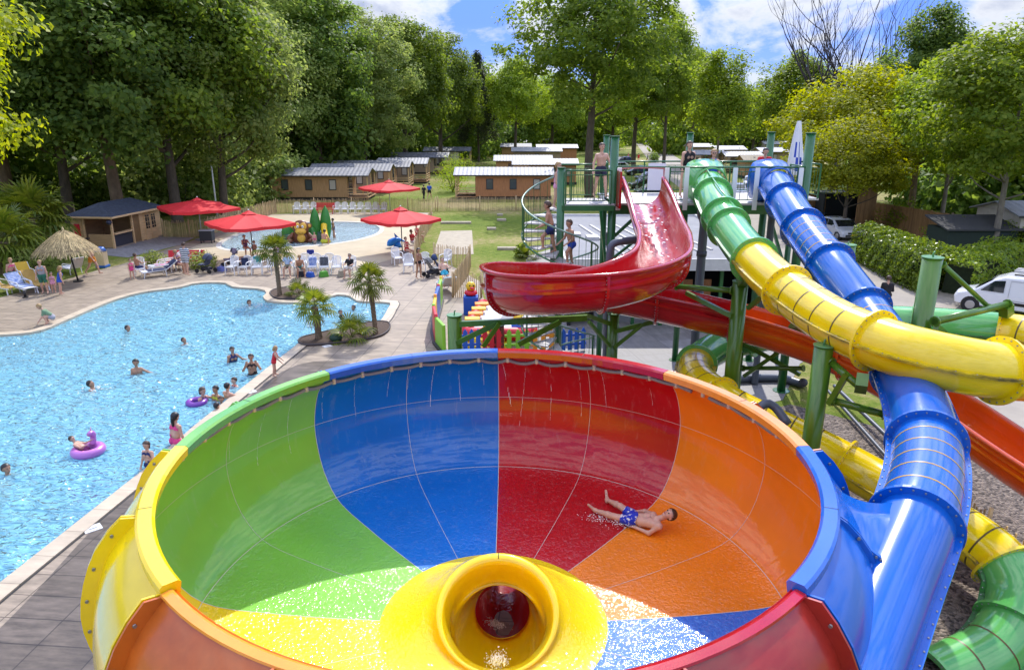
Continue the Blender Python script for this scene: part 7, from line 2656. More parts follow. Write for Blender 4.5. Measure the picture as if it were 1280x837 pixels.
# ------------------------------------------------------------------ people
def surface_net(F, org, h):
    """closed surface where the sampled field F crosses zero; one quad per crossed grid edge"""
    nx, ny, nz = F.shape
    S = F < 0
    acc = np.zeros((nx - 1, ny - 1, nz - 1, 3)); cnt = np.zeros((nx - 1, ny - 1, nz - 1))
    corners = [(i, j, k) for i in (0, 1) for j in (0, 1) for k in (0, 1)]
    def sub(A, c): return A[c[0]:nx - 1 + c[0], c[1]:ny - 1 + c[1], c[2]:nz - 1 + c[2]]
    for a in corners:
        for ax in range(3):
            if a[ax] == 1: continue
            b = list(a); b[ax] = 1
            fa, fb = sub(F, a), sub(F, b)
            m = sub(S, a) != sub(S, b)
            t = np.where(m, fa / np.where(m, fa - fb, 1), 0)
            for d in range(3):
                acc[..., d] += np.where(m, a[d] + (t if d == ax else 0), 0)
            cnt += m
    act = cnt > 0
    ids = np.full(act.shape, -1, dtype=np.int64); ids[act] = np.arange(act.sum())
    g = np.argwhere(act)
    V = (g + acc[act] / cnt[act][:, None]) * h + org
    quads = []
    for ax in range(3):
        u, v = [(1, 2), (2, 0), (0, 1)][ax]
        sl0 = [slice(None)] * 3; sl1 = [slice(None)] * 3
        sl0[ax] = slice(0, -1); sl1[ax] = slice(1, None)
        ch = S[tuple(sl0)] != S[tuple(sl1)]
        e = np.argwhere(ch)
        ok = (e[:, u] > 0) & (e[:, v] > 0) & (e[:, u] < S.shape[u] - 1) & (e[:, v] < S.shape[v] - 1)
        e = e[ok]
        ins = S[e[:, 0], e[:, 1], e[:, 2]]
        def cid(du, dv):
            q = e.copy(); q[:, u] += du; q[:, v] += dv
            return ids[q[:, 0], q[:, 1], q[:, 2]]
        Q = np.stack([cid(-1, -1), cid(0, -1), cid(0, 0), cid(-1, 0)], 1)
        Q[~ins] = Q[~ins][:, ::-1]
        quads.append(Q)
    return V, np.concatenate(quads)


def capsules_mesh(caps, h, k=.03):
    """caps: (a, b, ra, rb, label) -> smooth union as one skin; also the nearest capsule and the place along it for each vertex"""
    A = np.array([list(c[0]) for c in caps]); B = np.array([list(c[1]) for c in caps]); R = np.array([[c[2], c[3]] for c in caps])
    mn = np.minimum(A, B).min(0) - R.max() - 4 * h; mxx = np.maximum(A, B).max(0) + R.max() + 4 * h
    n = np.ceil((mxx - mn) / h).astype(int) + 1
    F = np.full(n, 1.0)
    ax = [mn[d] + h * np.arange(n[d]) for d in range(3)]
    for i in range(len(caps)):
        lo = np.maximum(0, np.floor((np.minimum(A[i], B[i]) - R[i].max() - .07 - mn) / h).astype(int))
        hi = np.minimum(n, np.ceil((np.maximum(A[i], B[i]) + R[i].max() + .07 - mn) / h).astype(int) + 1)
        X, Y, Z = np.meshgrid(ax[0][lo[0]:hi[0]], ax[1][lo[1]:hi[1]], ax[2][lo[2]:hi[2]], indexing='ij')
        P = np.stack([X, Y, Z], -1)
        d = B[i] - A[i]; dd = max(1e-9, d @ d)
        t = np.clip(((P - A[i]) @ d) / dd, 0, 1)
        s = np.linalg.norm(P - A[i] - t[..., None] * d, axis=-1) - (R[i, 0] + (R[i, 1] - R[i, 0]) * t)
        bl = F[lo[0]:hi[0], lo[1]:hi[1], lo[2]:hi[2]]
        kk = min(k, R[i].min() * 1.2)
        hh = np.clip(.5 + .5 * (bl - s) / kk, 0, 1)
        F[lo[0]:hi[0], lo[1]:hi[1], lo[2]:hi[2]] = bl * (1 - hh) + s * hh - kk * hh * (1 - hh)
    V, Q = surface_net(F, mn, h)
    best = np.full(len(V), 9.0); bi = np.zeros(len(V), int); bt = np.zeros(len(V))
    for i in range(len(caps)):
        d = B[i] - A[i]; dd = max(1e-9, d @ d)
        t = np.clip(((V - A[i]) @ d) / dd, 0, 1)
        s = np.linalg.norm(V - A[i] - t[:, None] * d, axis=1) - (R[i, 0] + (R[i, 1] - R[i, 0]) * t)
        m = s < best
        best[m] = s[m]; bi[m] = i; bt[m] = t[m]
    return V, Q, bi, bt


def np_mesh(name, V, Q, m, smooth=True):
    me = bpy.data.meshes.new(name)
    me.from_pydata([tuple(p) for p in V], [], [tuple(int(i) for i in q) for q in Q])
    me.polygons.foreach_set('use_smooth', [smooth] * len(Q))
    me.update()
    for q in (m if isinstance(m, (list, tuple)) else [m]):
        me.materials.append(q)
    o = bpy.data.objects.new(name, me); COL.objects.link(o)
    return o


def skin_mat(name, c):
    m = mat(name, c, .5, var=.08, vscale=8, spec=.4)
    b = m.node_tree.nodes['Principled BSDF']
    b.inputs['Subsurface Weight'].default_value = .08
    b.inputs['Subsurface Radius'].default_value = (.02, .01, .005)
    return m


SKIN = [skin_mat('fair_skin', (.58, .34, .24)), skin_mat('tanned_skin', (.43, .23, .14)), skin_mat('brown_skin', (.24, .12, .07))]
HAIR = {'brown': mat('brown_hair', (.055, .03, .016), .55, var=.4, vscale=20), 'dark': mat('dark_hair', (.012, .01, .01), .4, var=.4, vscale=20), 'fair': mat('fair_hair', (.36, .23, .09), .55, var=.3, vscale=20), 'grey': mat('grey_hair', (.30, .29, .28), .6, var=.2, vscale=20), 'red': mat('auburn_hair', (.17, .055, .02), .5, var=.3, vscale=20)}
EYE = mat('dark_eye', (.02, .015, .012), .2); LIPS = mat('lips', (.35, .11, .09), .5)


def fk(P, kid=False):
    g = lambda n, d=0: rad(P.get(n, d))
    l = g('lean')
    U = Vector((0, -math.sin(l), math.cos(l))); Fw = Vector((0, -math.cos(l), -math.sin(l))); R = Vector((1, 0, 0))
    J = {'pelvis': Vector((0, 0, 0))}
    leg = .80 if kid else 1.0
    w = .85 if kid else 1.0
    J['waist'] = U * .16; J['chest'] = U * .36 + Fw * .01; J['neck'] = U * .49; 
    hl = rad(P.get('lean', 0) * .5 + P.get('nod', 0))
    HU = Vector((0, -math.sin(hl), math.cos(hl))); HF = Vector((0, -math.cos(hl), -math.sin(hl)))
    tw = g('turn')
    HFt = HF * math.cos(tw) + R * math.sin(tw)
    J['head'] = J['neck'] + HU * .19 + HF * .01
    J['HU'], J['HF'] = HU, HFt
    for s, n in ((1, 'L'), (-1, 'R')):
        h, k, ab = g('hip' + n, P.get('hip', 0)), g('knee' + n, P.get('knee', 0)), g('abd' + n, P.get('abd', 4))
        J['hip' + n] = Vector((s * .088 * w, 0, -.02))
        td = Vector((s * math.sin(ab), -math.sin(h) * math.cos(ab), -math.cos(h) * math.cos(ab)))
        J['kn' + n] = J['hip' + n] + td * .43 * leg
        sd = Vector((s * math.sin(ab) * .3, -math.sin(h - k), -math.cos(h - k))).normalized()
        J['an' + n] = J['kn' + n] + sd * .42 * leg
        pf = g('point', 0)
        fd = Vector((s * .15, sd.z * math.cos(pf) + sd.y * math.sin(pf), -sd.y * math.cos(pf) + sd.z * math.sin(pf))).normalized()
        J['to' + n] = J['an' + n] + fd * .17 * leg + sd * .045
        f, e, a, a2 = g('sh' + n, P.get('sh', 8)), g('el' + n, P.get('el', 15)), g('sab' + n, P.get('sab', 12)), g('fab' + n, P.get('fab', P.get('sab', 6) * .5))
        J['sh' + n] = U * .43 + R * (s * .175 * w)
        ud = R * (s * math.sin(a)) + (U * -math.cos(f) + Fw * math.sin(f)) * math.cos(a)
        J['el' + n] = J['sh' + n] + ud * .28
        wd_ = R * (s * math.sin(a2)) + (U * -math.cos(f + e) + Fw * math.sin(f + e)) * math.cos(a2)
        J['wr' + n] = J['el' + n] + wd_ * .245
        J['wd' + n] = wd_.normalized()
        J['ws' + n] = (R * s - wd_ * (R * s).dot(wd_)).normalized() if abs(wd_.x) < .95 else Fw.copy()
    J['U'], J['F'], J['R'] = U, Fw, R
    return J


def body_caps(J, sex='m', bulk=1.0, kid=False):
    b = bulk; c = []
    add = lambda p, q, r1, r2, lab: c.append((p, q, r1, r2, lab))
    HU, HF = J['HU'], J['HF']
    hs = 1.12 if kid else 1.0
    hc = J['head']
    add(hc + HU * .045 - HF * .015, hc + HU * .035 - HF * .02, .088 * hs, .088 * hs, 'head')
    add(hc + HU * .02 + HF * .012, hc - HU * .055 + HF * .032, .078 * hs, .052 * hs, 'face')
    add(hc + HF * .088 * hs + HU * .012, hc + HF * .104 * hs - HU * .018, .009, .013, 'nose')
    side = HU.cross(HF).normalized()
    for s in (1, -1):
        add(hc + side * s * .084 * hs - HF * .01 + HU * .015, hc + side * s * .088 * hs - HF * .015 - HU * .015, .016, .012, 'ear')
    add(J['neck'] - J['U'] * .03, hc - HU * .04 - HF * .015, .052, .048, 'neck')
    sh = .06 if sex == 'f' else .068
    R = (J['shL'] - J['shR']).normalized()
    add(J['waist'] - R * .045 * b, J['waist'] + R * .045 * b, .098 * b, .098 * b, 'torso')
    for s in (1, -1):
        add(J['waist'] + R * s * .05, J['chest'] + R * s * .075 * b, .092 * b, .098 * b, 'torso')
        n = 'L' if s > 0 else 'R'
        add(J['chest'] + R * s * .08, J['sh' + n] - R * s * .02 + J['U'] * .0, .085 * b, .058, 'chest')
        add(J['neck'] - J['U'] * .015, J['sh' + n], .045, .048, 'chest')
        if sex == 'f':
            add(J['chest'] + R * s * .075 + J['F'] * .055 - J['U'] * .01, J['chest'] + R * s * .07 + J['F'] * .075 - J['U'] * .025, .062, .052, 'chest')
        add(J['pelvis'] + J['U'] * .05, J['hip' + n] * .9 + J['pelvis'] * .1, .10 * b, .098 * b if sex == 'm' else .106 * b, 'pelvis')
        add(J['hip' + n], J['kn' + n], .088 * b, .054, 'thigh')
        calf = J['kn' + n].lerp(J['an' + n], .28)
        add(J['kn' + n], calf, .052, .055, 'shin'); add(calf, J['an' + n], .055, .033, 'shin')
        add(J['an' + n], J['to' + n], .034, .024, 'foot')
        heel = J['an' + n] - (J['to' + n] - J['an' + n]) * .22 + (J['an' + n] - J['kn' + n]).normalized() * .02
        add(J['an' + n], heel, .034, .03, 'foot')
        add(J['sh' + n], J['el' + n], .050 * b, .038, 'uarm'); add(J['el' + n], J['wr' + n], .038, .026, 'farm')
        wd_, ws = J['wd' + n], J['ws' + n]
        pn = wd_.cross(ws).normalized()
        pm = J['wr' + n] + wd_ * .075
        for q, off in ((0, -.022), (1, 0), (2, .022)):
            add(J['wr' + n] + ws * off * .5, pm + ws * off, .017, .015, 'hand')
        for q, (off, ln) in enumerate(((-.030, .062), (-.010, .080), (.012, .074), (.032, .056))):
            k1 = pm + ws * off + wd_ * ln * .45; k2 = k1 + (wd_ * .8 - pn * .55).normalized() * ln * .55
            add(pm + ws * off * .9, k1, .0105, .0100, 'hand'); add(k1, k2, .0100, .0085, 'hand')
        t0 = J['wr' + n] + wd_ * .022 - ws * .022; t1 = t0 + (wd_ * .7 - ws * .75).normalized() * .042; t2 = t1 + (wd_ * .9 - ws * .2 - pn * .3).normalized() * .032
        add(t0, t1, .015, .012, 'hand'); add(t1, t2, .012, .009, 'hand')
    return c


CLOTH = {
    'trunks': lambda lab, t: lab == 'pelvis' or (lab == 'thigh' and t < .52),
    'briefs': lambda lab, t: lab == 'pelvis' or (lab == 'thigh' and t < .06),
    'swimsuit': lambda lab, t: lab in ('pelvis', 'torso') or (lab == 'chest' and t < .55) or (lab == 'thigh' and t < .05),
    'top': lambda lab, t: (lab == 'chest' and t < .3) or (lab == 'torso' and t > .82),
    'vest': lambda lab, t: lab in ('torso', 'pelvis') or (lab == 'chest' and t < .72),
    'tshirt': lambda lab, t: lab in ('torso', 'chest') or (lab == 'uarm' and t < .75) or (lab == 'pelvis' and t < .4),
    'jumper': lambda lab, t: lab in ('torso', 'chest', 'uarm', 'pelvis') or (lab == 'farm' and t < .9),
    'trousers': lambda lab, t: lab in ('pelvis', 'thigh') or (lab == 'shin'),
    'skirt': lambda lab, t: lab == 'pelvis' or (lab == 'thigh' and t < .8),
    'wrap': lambda lab, t: lab in ('torso', 'pelvis', 'chest') or (lab == 'thigh' and t < .6) or (lab == 'uarm' and t < .9),
}
BODY_CACHE = {}


def person(label, loc, rz, pose, H=1.72, cloth=(), hair='brown', skin=0, sex='m', bulk=1.0, kid=False, hairlen=0, J=None, h=.019, tilt=None, ground='feet', sunglasses=False, group=None):
    J = J or fk(pose, kid)
    key = (tuple(sorted(pose.items())) if pose is not None else id(J), sex, bulk, kid, h)
    if key not in BODY_CACHE:
        caps = body_caps(J, sex, bulk, kid)
        BODY_CACHE[key] = (caps, *capsules_mesh(caps, h))
    caps, V, Q, bi, bt = BODY_CACHE[key]
    lab = [c[4] for c in caps]
    base = min(min(c[0].z - c[2], c[1].z - c[3]) for c in caps)
    t = thing('person', label, 'person', loc, rz, group)
    full = 1.55 if kid else 1.72
    s = H / full
    t.scale = (s, s, s)
    if tilt is not None:
        t.rotation_euler = tilt
    off = np.array([0, 0, -base if ground == 'feet' else 0])
    bo = np_mesh('body', V + off, Q, SKIN[skin]); bo.parent = t
    # vertex normals
    Nn = np.zeros_like(V)
    fn = np.cross(V[Q[:, 2]] - V[Q[:, 0]], V[Q[:, 3]] - V[Q[:, 1]])
    for i in range(4): np.add.at(Nn, Q[:, i], fn)
    Nn = unit(Nn)
    vl = np.array([lab[i] for i in bi])
    def shell(name, mask, d, m):
        fm = mask[Q].sum(1) >= 3
        if not fm.any(): return None
        q = Q[fm]; u, inv = np.unique(q, return_inverse=True)
        o = np_mesh(name, V[u] + Nn[u] * d + off, inv.reshape(q.shape), m); o.parent = t
        return o
    for n_, (kind, m) in enumerate(cloth):
        f = CLOTH[kind]
        msk = np.array([f(a, b) for a, b in zip(vl, bt)])
        shell({'trunks': 'swim_shorts', 'briefs': 'swim_briefs', 'swimsuit': 'swimsuit', 'top': 'bikini_top', 'vest': 'vest', 'tshirt': 'shirt', 'jumper': 'jumper', 'trousers': 'trousers', 'skirt': 'skirt', 'wrap': 'towel_wrap'}[kind], msk, .016 + .004 * n_, m)
    hc, HU, HF = [np.array(list(J[k])) for k in ('head', 'HU', 'HF')]
    rel = V - hc
    hu, hf = rel @ HU, rel @ HF
    hm = np.isin(vl, ('head', 'face')) & ((hu > .055 + .35 * np.maximum(hf, 0)) | ((hf < .015) & (hu > -.05)) | ((hf < -.03) & (hu > -.085)))
    shell('hair', hm, .017, HAIR[hair])
    if hairlen:
        mm = MB()
        a = J['head'] - J['HF'] * .09 + J['HU'] * .02
        pts = spline([a, a - J['HU'] * .12 - J['HF'] * .02, a - J['HU'] * .12 * (1 + hairlen) - J['HF'] * .0], .04)
        mm.tube([p + Vector(off) for p in pts], [max(.02, .062 * (1 - .6 * i / len(pts))) for i in range(len(pts))], 8)
        mm.build('long_hair', HAIR[hair], t)
    side = J['HU'].cross(J['HF']).normalized()
    e = MB()
    for s_ in (1, -1):
        e.sphere(J['head'] + side * s_ * .034 + J['HF'] * (.089 if not kid else .094) + J['HU'] * .02 + Vector(off), .0115 if not sunglasses else .026, 8, sz=(1.2, 1, .8) if not sunglasses else (1.2, .8, .9))
    e.build('eyes', EYE, t)
    mth = MB(); mth.tube([J['head'] + side * x + J['HF'] * (.0905 - abs(x) * .25) - J['HU'] * .046 + Vector(off) for x in (-.024, -.012, 0, .012, .024)], .0065, 5); mth.build('mouth', LIPS, t)
    return t


def C(name, c, c2=None, vs=14):
    return mat('cloth_' + name, c, .85, var=.12 if c2 is None else .5, vscale=vs, col2=c2)


navy, black, red_, pinkc, blue_, teal, orange_, white_, grey_, green_ = [C(n, c) for n, c in (('navy', (.012, .025, .11)), ('black', (.012, .012, .014)), ('red', (.55, .02, .03)), ('pink', (.70, .06, .22)), ('blue', (.02, .09, .48)), ('teal', (.02, .25, .24)), ('orange', (.72, .26, .03)), ('white', (.72, .72, .72)), ('grey', (.34, .33, .36)), ('green', (.03, .16, .10)))]
FLOW = C('blue_white_flower_print', (.012, .03, .40), (.66, .64, .62), 13)
for n_ in FLOW.node_tree.nodes:
    if n_.type == 'VALTORGB':
        n_.color_ramp.elements[0].position = .54; n_.color_ramp.elements[1].position = .58
STRIPE = bpy.data.materials.new('cloth_navy_white_stripes'); STRIPE.use_nodes = True
N, L = STRIPE.node_tree.nodes, STRIPE.node_tree.links
tc = N.new('ShaderNodeTexCoord'); wv = N.new('ShaderNodeTexWave'); wv.bands_direction = 'Z'; wv.inputs['Scale'].default_value = 3.2; wv.inputs['Distortion'].default_value = .8
L.new(tc.outputs['Object'], wv.inputs['Vector']); rp = N.new('ShaderNodeValToRGB'); rp.color_ramp.interpolation = 'CONSTANT'
rp.color_ramp.elements[0].color = (.06, .09, .16, 1); rp.color_ramp.elements[1].position = .5; rp.color_ramp.elements[1].color = (.66, .66, .64, 1)
L.new(wv.outputs['Fac'], rp.inputs['Fac']); L.new(rp.outputs['Color'], N['Principled BSDF'].inputs['Base Color']); N['Principled BSDF'].inputs['Roughness'].default_value = .9

STAND = dict(lean=2, hipL=4, hipR=-4, kneeL=4, kneeR=6, shL=6, shR=10, el=18)
WALK = dict(lean=4, hipL=22, hipR=-18, kneeL=10, kneeR=22, shL=-18, shR=22, el=22)
SIT = dict(lean=-8, hip=82, knee=84, abd=9, sh=32, el=52, sab=14, fab=0)
SITFW = dict(lean=30, hip=82, knee=88, abd=12, sh=40, el=60, sab=10, fab=-10)
RECL = dict(lean=-38, hip=62, knee=40, abd=7, sh=20, el=45, sab=16)
HANDUP = dict(lean=3, hipL=6, hipR=-2, kneeL=4, kneeR=4, shL=60, elL=120, sabL=25, fabL=-25, shR=55, elR=125, sabR=25, fabR=-25)
REACH = dict(lean=6, hipL=5, hipR=-5, knee=4, shL=30, elL=20, sabL=55, fabL=70, shR=10, elR=20)
SWIM = dict(lean=58, hipL=-50, hipR=-64, kneeL=6, kneeR=14, shL=128, elL=12, sabL=25, shR=62, elR=40, sabR=35, nod=-50, point=50)
SWIMK = dict(lean=40, hipL=-20, hipR=5, kneeL=25, kneeR=40, shL=95, elL=15, sabL=40, shR=85, elR=30, sabR=45, nod=-30, point=40)
CROUCH = dict(lean=42, hip=112, knee=128, abd=14, sh=62, el=20, sab=6, nod=10)
CLIMB = dict(lean=12, hipL=48, kneeL=52, hipR=-6, kneeR=6, shL=22, elL=55, shR=28, elR=40)


def at(px, py, z=0.012):
    p = G(px, py, z)
    return (p.x, p.y, z)


def stand(lab, px, py, rz, pose, H, cloth, z=.015, **k):
    return person(lab, at(px, py, z), rz, pose, H, cloth, **k)


# on the deck, left
stand('woman in pink bikini top and dark green shorts bending beside the blue towelled chair', 17, 362, 1.2, dict(STAND, lean=20, sh=35), 1.68, [('top', pinkc), ('trunks', green_)], sex='f', hair='fair', hairlen=.3)
stand('woman in pale grey vest and dark green skirt under the thatched parasol edge', 57, 367, .3, dict(STAND, lean=6), 1.7, [('vest', grey_), ('skirt', green_)], sex='f', hair='fair', bulk=1.12)
stand('girl in blue swimsuit standing right of the woman in grey vest', 77, 368, 2.3, dict(STAND, lean=14), 1.42, [('swimsuit', blue_)], sex='f', kid=True, hair='fair', hairlen=.8)
stand('small child in pink between the woman in grey vest and the girl in blue', 68, 366, .4, STAND, 1.05, [('swimsuit', C('pale_pink', (.70, .32, .45)))], kid=True, hair='brown', sex='f')
stand('bare chested man in orange shorts walking beside the thatched parasol', 118, 343, 1.4, WALK, 1.80, [('trunks', orange_)], hair='grey', bulk=1.1)
stand('person crouching at the pool edge in a green shirt', 67, 404, -1.1, CROUCH, 1.45, [('tshirt', C('sage', (.16, .26, .15))), ('trunks', grey_)], kid=True, hair='fair')
stand('little girl in pink swimsuit standing at the left end of the chairs', 166, 349, .8, STAND, 1.12, [('swimsuit', pinkc)], kid=True, sex='f', hair='brown', hairlen=.4)
stand('person with brown hair sitting right behind the little girl in pink', 174, 345, 2.6, SIT, 1.65, [('trunks', navy)], hair='brown', skin=1)
stand('woman in violet swimsuit sitting on the end of the red bench', 224, 341, 1.4, SIT, 1.68, [('swimsuit', C('violet', (.14, .07, .16)))], sex='f', hair='fair', skin=1)
stand('man wrapped in navy and white striped towel seen from behind', 234, 344, 2.9, dict(STAND, sh=20, el=60, fab=-15), 1.84, [('wrap', STRIPE)], hair='brown', bulk=1.28)
# deck chairs row
stand('woman in violet top sitting under the large red parasol', 308, 319, .7, SIT, 1.66, [('swimsuit', C('violet', (.14, .07, .16)))], sex='f', hair='dark')
stand('child in dark swimwear sitting beside the woman in violet top', 319, 320, .2, SIT, 1.2, [('trunks', navy)], kid=True, hair='brown', skin=1)
stand('man in pale blue shirt and khaki shorts sitting right of the back palm', 361, 345, .1, SIT, 1.74, [('tshirt', C('pale_blue', (.38, .50, .66))), ('trunks', C('khaki', (.22, .2, .13)))], hair='grey')
stand('bare shouldered person leaning forward on a deck chair next to the man in pale blue', 375, 345.5, .5, SITFW, 1.68, [('trunks', teal)], hair='fair', skin=1)
stand('woman with dark top and pale skirt sitting at the right end of the deck row', 438, 346.5, -.2, SIT, 1.66, [('tshirt', black), ('skirt', C('oat', (.55, .5, .42)))], sex='f', hair='dark', sunglasses=True)
stand('woman in lilac standing behind the back palm crown', 349, 334, .4, STAND, 1.64, [('swimsuit', C('lilac', (.45, .3, .5)))], sex='f', hair='brown')
# right side
stand('woman in black bikini standing near the black pushchair', 524, 348, 1.0, STAND, 1.68, [('top', C('bronze', (.2, .1, .07))), ('briefs', black)], sex='f', hair='dark', skin=1, hairlen=.7)
person('man in turquoise shorts reclining on the lounger by the paling fence', (G(556, 364).x, G(556, 364).y, .33), rad(-160) + PI, RECL, 1.74, [('trunks', C('turquoise', (.04, .35, .48)))], hair='brown')
stand('woman in red swimsuit sitting by the fence, nearest the parasol pole', 509, 322, 1.0, SIT, 1.66, [('swimsuit', red_)], sex='f', hair='brown')
stand('person in red shirt sitting by the fence behind the woman in red swimsuit', 516, 312, 1.2, SIT, 1.7, [('tshirt', red_), ('trunks', white_)], hair='brown', skin=1)
stand('person with red top and white towel farthest along the fence', 522, 303, 1.1, SIT, 1.66, [('vest', red_)], hair='fair', sex='f')
# paddling pool
stand('woman in dark bikini standing in the paddling pool', 418, 301, -1.3, STAND, 1.66, [('top', black), ('briefs', C('slate', (.12, .12, .15)))], z=-.25, sex='f', hair='dark', skin=1)
stand('man in lime shorts kneeling in front of the monkey play figure', 405, 308, 3.0, dict(CROUCH, lean=25), 1.78, [('trunks', C('lime', (.45, .50, .04)))], z=-.1, hair='dark', skin=1, bulk=1.12)
stand('toddler with orange armbands in front of the man in lime shorts', 394, 307, .3, STAND, .95, [('briefs', pinkc)], z=-.2, kid=True, hair='brown')
# on the lawn and road
stand('walker in black on the path between the cabins', 530, 250, 2.7, WALK, 1.66, [('tshirt', black), ('trousers', black)], hair='dark', sex='f')
stand('walker in blue shirt beside the one in black between the cabins', 537, 249.5, 2.9, dict(WALK, hipL=-15, hipR=18, kneeL=20, kneeR=8), 1.8, [('tshirt', blue_), ('trunks', black)], hair='dark')
stand('person in black clothes with hands in front on the road beside the hedge', 1104, 394, 2.8, dict(STAND, el=70, sh=15, fab=-25), 1.78, [('jumper', black), ('trousers', black)], hair='brown', bulk=1.15)
for px, py, lab, c, hair in [(785, 201, 'far walker in a pink top down the road', pinkc, 'brown'), (792, 202, 'far walker in dark clothes down the road', black, 'dark'), (798, 202, 'far walker in red shorts down the road', red_, 'brown'), (809, 203, 'far walker in grey beside the roadside tree', grey_, 'brown'), (814.5, 203, 'far walker in white next to the one in grey', white_, 'dark')]:
    stand(lab, px, py, random.uniform(0, 6), WALK, 1.7, [('tshirt', c), ('trunks', c if c is not pinkc else white_)], hair=hair, group='walkers far down the road')
# tower
stand('bare chested boy in dark shorts standing on the landing', 750, 248, .3, dict(STAND, hipL=16, hipR=-12, kneeL=6, shL=18, shR=10, sab=24), 1.66, [('trunks', C('dark_stripe', (.02, .02, .05)))], z=6.11, hair='brown', h=.015)


def on_stair(lab, ang, r, rz, pose, H, cloth, **k):
    kk = ((ang - a_top) % (2 * PI)) / DA
    best = None
    for turn in range(3):
        n_ = kk + turn * 2 * PI / DA
        z = RISE * (nst - n_)
        if 0 < z <= DK + .2 and (best is None or abs(z - k['zw']) < abs(best - k['zw'])):
            best = z
    zw = k.pop('zw')
    z = min(best if best else zw, DK)
    return person(lab, (SPX + r * math.cos(ang), SPY + r * math.sin(ang), z + .005), rz, pose, H, cloth, **k)


on_stair('boy in navy shorts climbing the spiral stair', rad(245), .72, rad(-100), CLIMB, 1.5, [('trunks', navy)], zw=4.9, kid=True, hair='brown', skin=1, h=.015)
on_stair('smaller boy in blue shorts following on the spiral stair', rad(292), .80, rad(-60), CLIMB, 1.36, [('trunks', C('royal', (.01, .05, .3)))], zw=4.3, kid=True, hair='brown', skin=1, h=.015)
on_stair('child with fair hair and pink top at the head of the spiral stair', rad(95), .7, rad(60), STAND, 1.35, [('vest', C('pale_pink', (.70, .32, .45)))], zw=6.1, kid=True, hair='fair', sex='f', h=.015)
p = G(855, 247, 6.11)
person('woman in black swimsuit waiting on the deck by the green tube mouth', (W(855, 240, 23.2).x, 23.4, 6.1), .3, dict(STAND, lean=8), 1.72, [('swimsuit', black)], sex='f', hair='brown', bulk=1.16, h=.015)
person('child with fair hair waiting behind the green tube mouth', (W(870, 240, 23.3).x, 23.5, 6.1), .1, STAND, 1.18, [('trunks', navy)], kid=True, hair='fair', h=.015)
person('girl with glasses in blue swimsuit waiting behind the green tube mouth', (W(887, 240, 23.3).x, 23.5, 6.1), -.1, STAND, 1.46, [('swimsuit', blue_)], kid=True, sex='f', hair='fair', sunglasses=True, h=.015)
person('dark haired person in red top behind the blue tube mouth', (W(949, 240, 23.2).x, 23.4, 6.1), -.2, dict(STAND, lean=22, shR=50), 1.55, [('tshirt', red_), ('trunks', black)], hair='dark', h=.015)

# ------------------------------------------------------------------ in the pool
WL = -.05


def swimmer(lab, px, py, rz, pose, H, cloth, depth, **k):
    """depth: how far the soles are under the water line"""
    p = G(px, py, WL)
    return person(lab, (p.x, p.y, WL - depth), rz, pose, H, cloth, **k)


def prone(lab, px, py, rz, pose, H, cloth, up, **k):
    """up: height of the pelvis relative to the water line"""
    p = G(px, py, WL)
    return person(lab, (p.x, p.y, WL + up), rz, pose, H, cloth, ground='pelvis', **k)


prone('swimmer with dark hair splashing near the back edge of the pool', 308, 381, .9, SWIMK, 1.5, [('trunks', navy)], -.40, kid=True, hair='brown', skin=1)
prone('man swimming toward the right with broad shoulders out, near the back left of the pool', 152, 414, 1.5, SWIMK, 1.76, [('trunks', black)], -.44, hair='dark', skin=1)
prone('swimmer on the surface right of the man with broad shoulders', 222, 429, 1.3, SWIM, 1.6, [('trunks', navy)], -.26, hair='dark', skin=1)
swimmer('boy standing chest deep with one arm stretched out', 172, 466, .4, REACH, 1.5, [('trunks', navy)], 1.02, kid=True, hair='dark', skin=1)
prone('man swimming with legs trailing to the left, in the middle of the pool', 99, 488, 1.9, SWIM, 1.78, [('trunks', navy)], -.28, hair='dark', skin=1)
swimmer('woman with dark hair standing chest deep, farthest of the group by the edge', 291, 451, .8, dict(REACH, sabL=40), 1.6, [('swimsuit', navy)], 1.08, sex='f', hair='dark', skin=1)
swimmer('woman in black bikini with both hands at her face, standing waist deep', 316, 467, .3, HANDUP, 1.68, [('top', black), ('briefs', black)], .98, sex='f', hair='dark', skin=1)
swimmer('child with wet hair up to the neck beside the pool edge', 294, 482, -.6, STAND, 1.3, [('swimsuit', red_)], 1.04, kid=True, hair='brown')
swimmer('girl holding the violet swim ring', 253, 502, 1.2, dict(REACH, shL=50), 1.45, [('swimsuit', C('violet', (.14, .07, .16)))], 1.0, kid=True, sex='f', hair='brown', hairlen=.3)
swimmer('woman in lime top in the group by the pool edge', 273, 499, -.5, dict(REACH, sabL=30), 1.66, [('top', C('lime', (.45, .50, .04))), ('briefs', black)], 1.22, sex='f', hair='dark', skin=1)
swimmer('person with navy cap of dark hair leaning on the pool edge', 285, 497, 2.6, dict(STAND, shL=60, shR=60), 1.66, [('trunks', navy)], 1.2, hair='dark')
swimmer('child head in front of the woman in lime top', 277, 504, .3, STAND, 1.25, [('trunks', navy)], 1.05, kid=True, hair='brown', skin=1)
swimmer('child with dark hair close under the coping by the green rim', 271, 514, 2.5, STAND, 1.3, [('trunks', navy)], 1.06, kid=True, hair='dark')
stand('toddler girl in red swimsuit standing on the pool edge', 344, 470, 1.9, dict(STAND, lean=14, shL=40, shR=35, el=20), 1.06, [('swimsuit', red_)], z=.05, kid=True, sex='f', hair='fair', hairlen=.3, h=.015)
swimmer('girl in pink bikini with long wet hair standing at the pool edge, seen from behind', 220, 556, 2.7, dict(STAND, lean=10), 1.5, [('top', pinkc), ('briefs', pinkc)], .62, kid=True, sex='f', hair='dark', hairlen=1.2, h=.015)
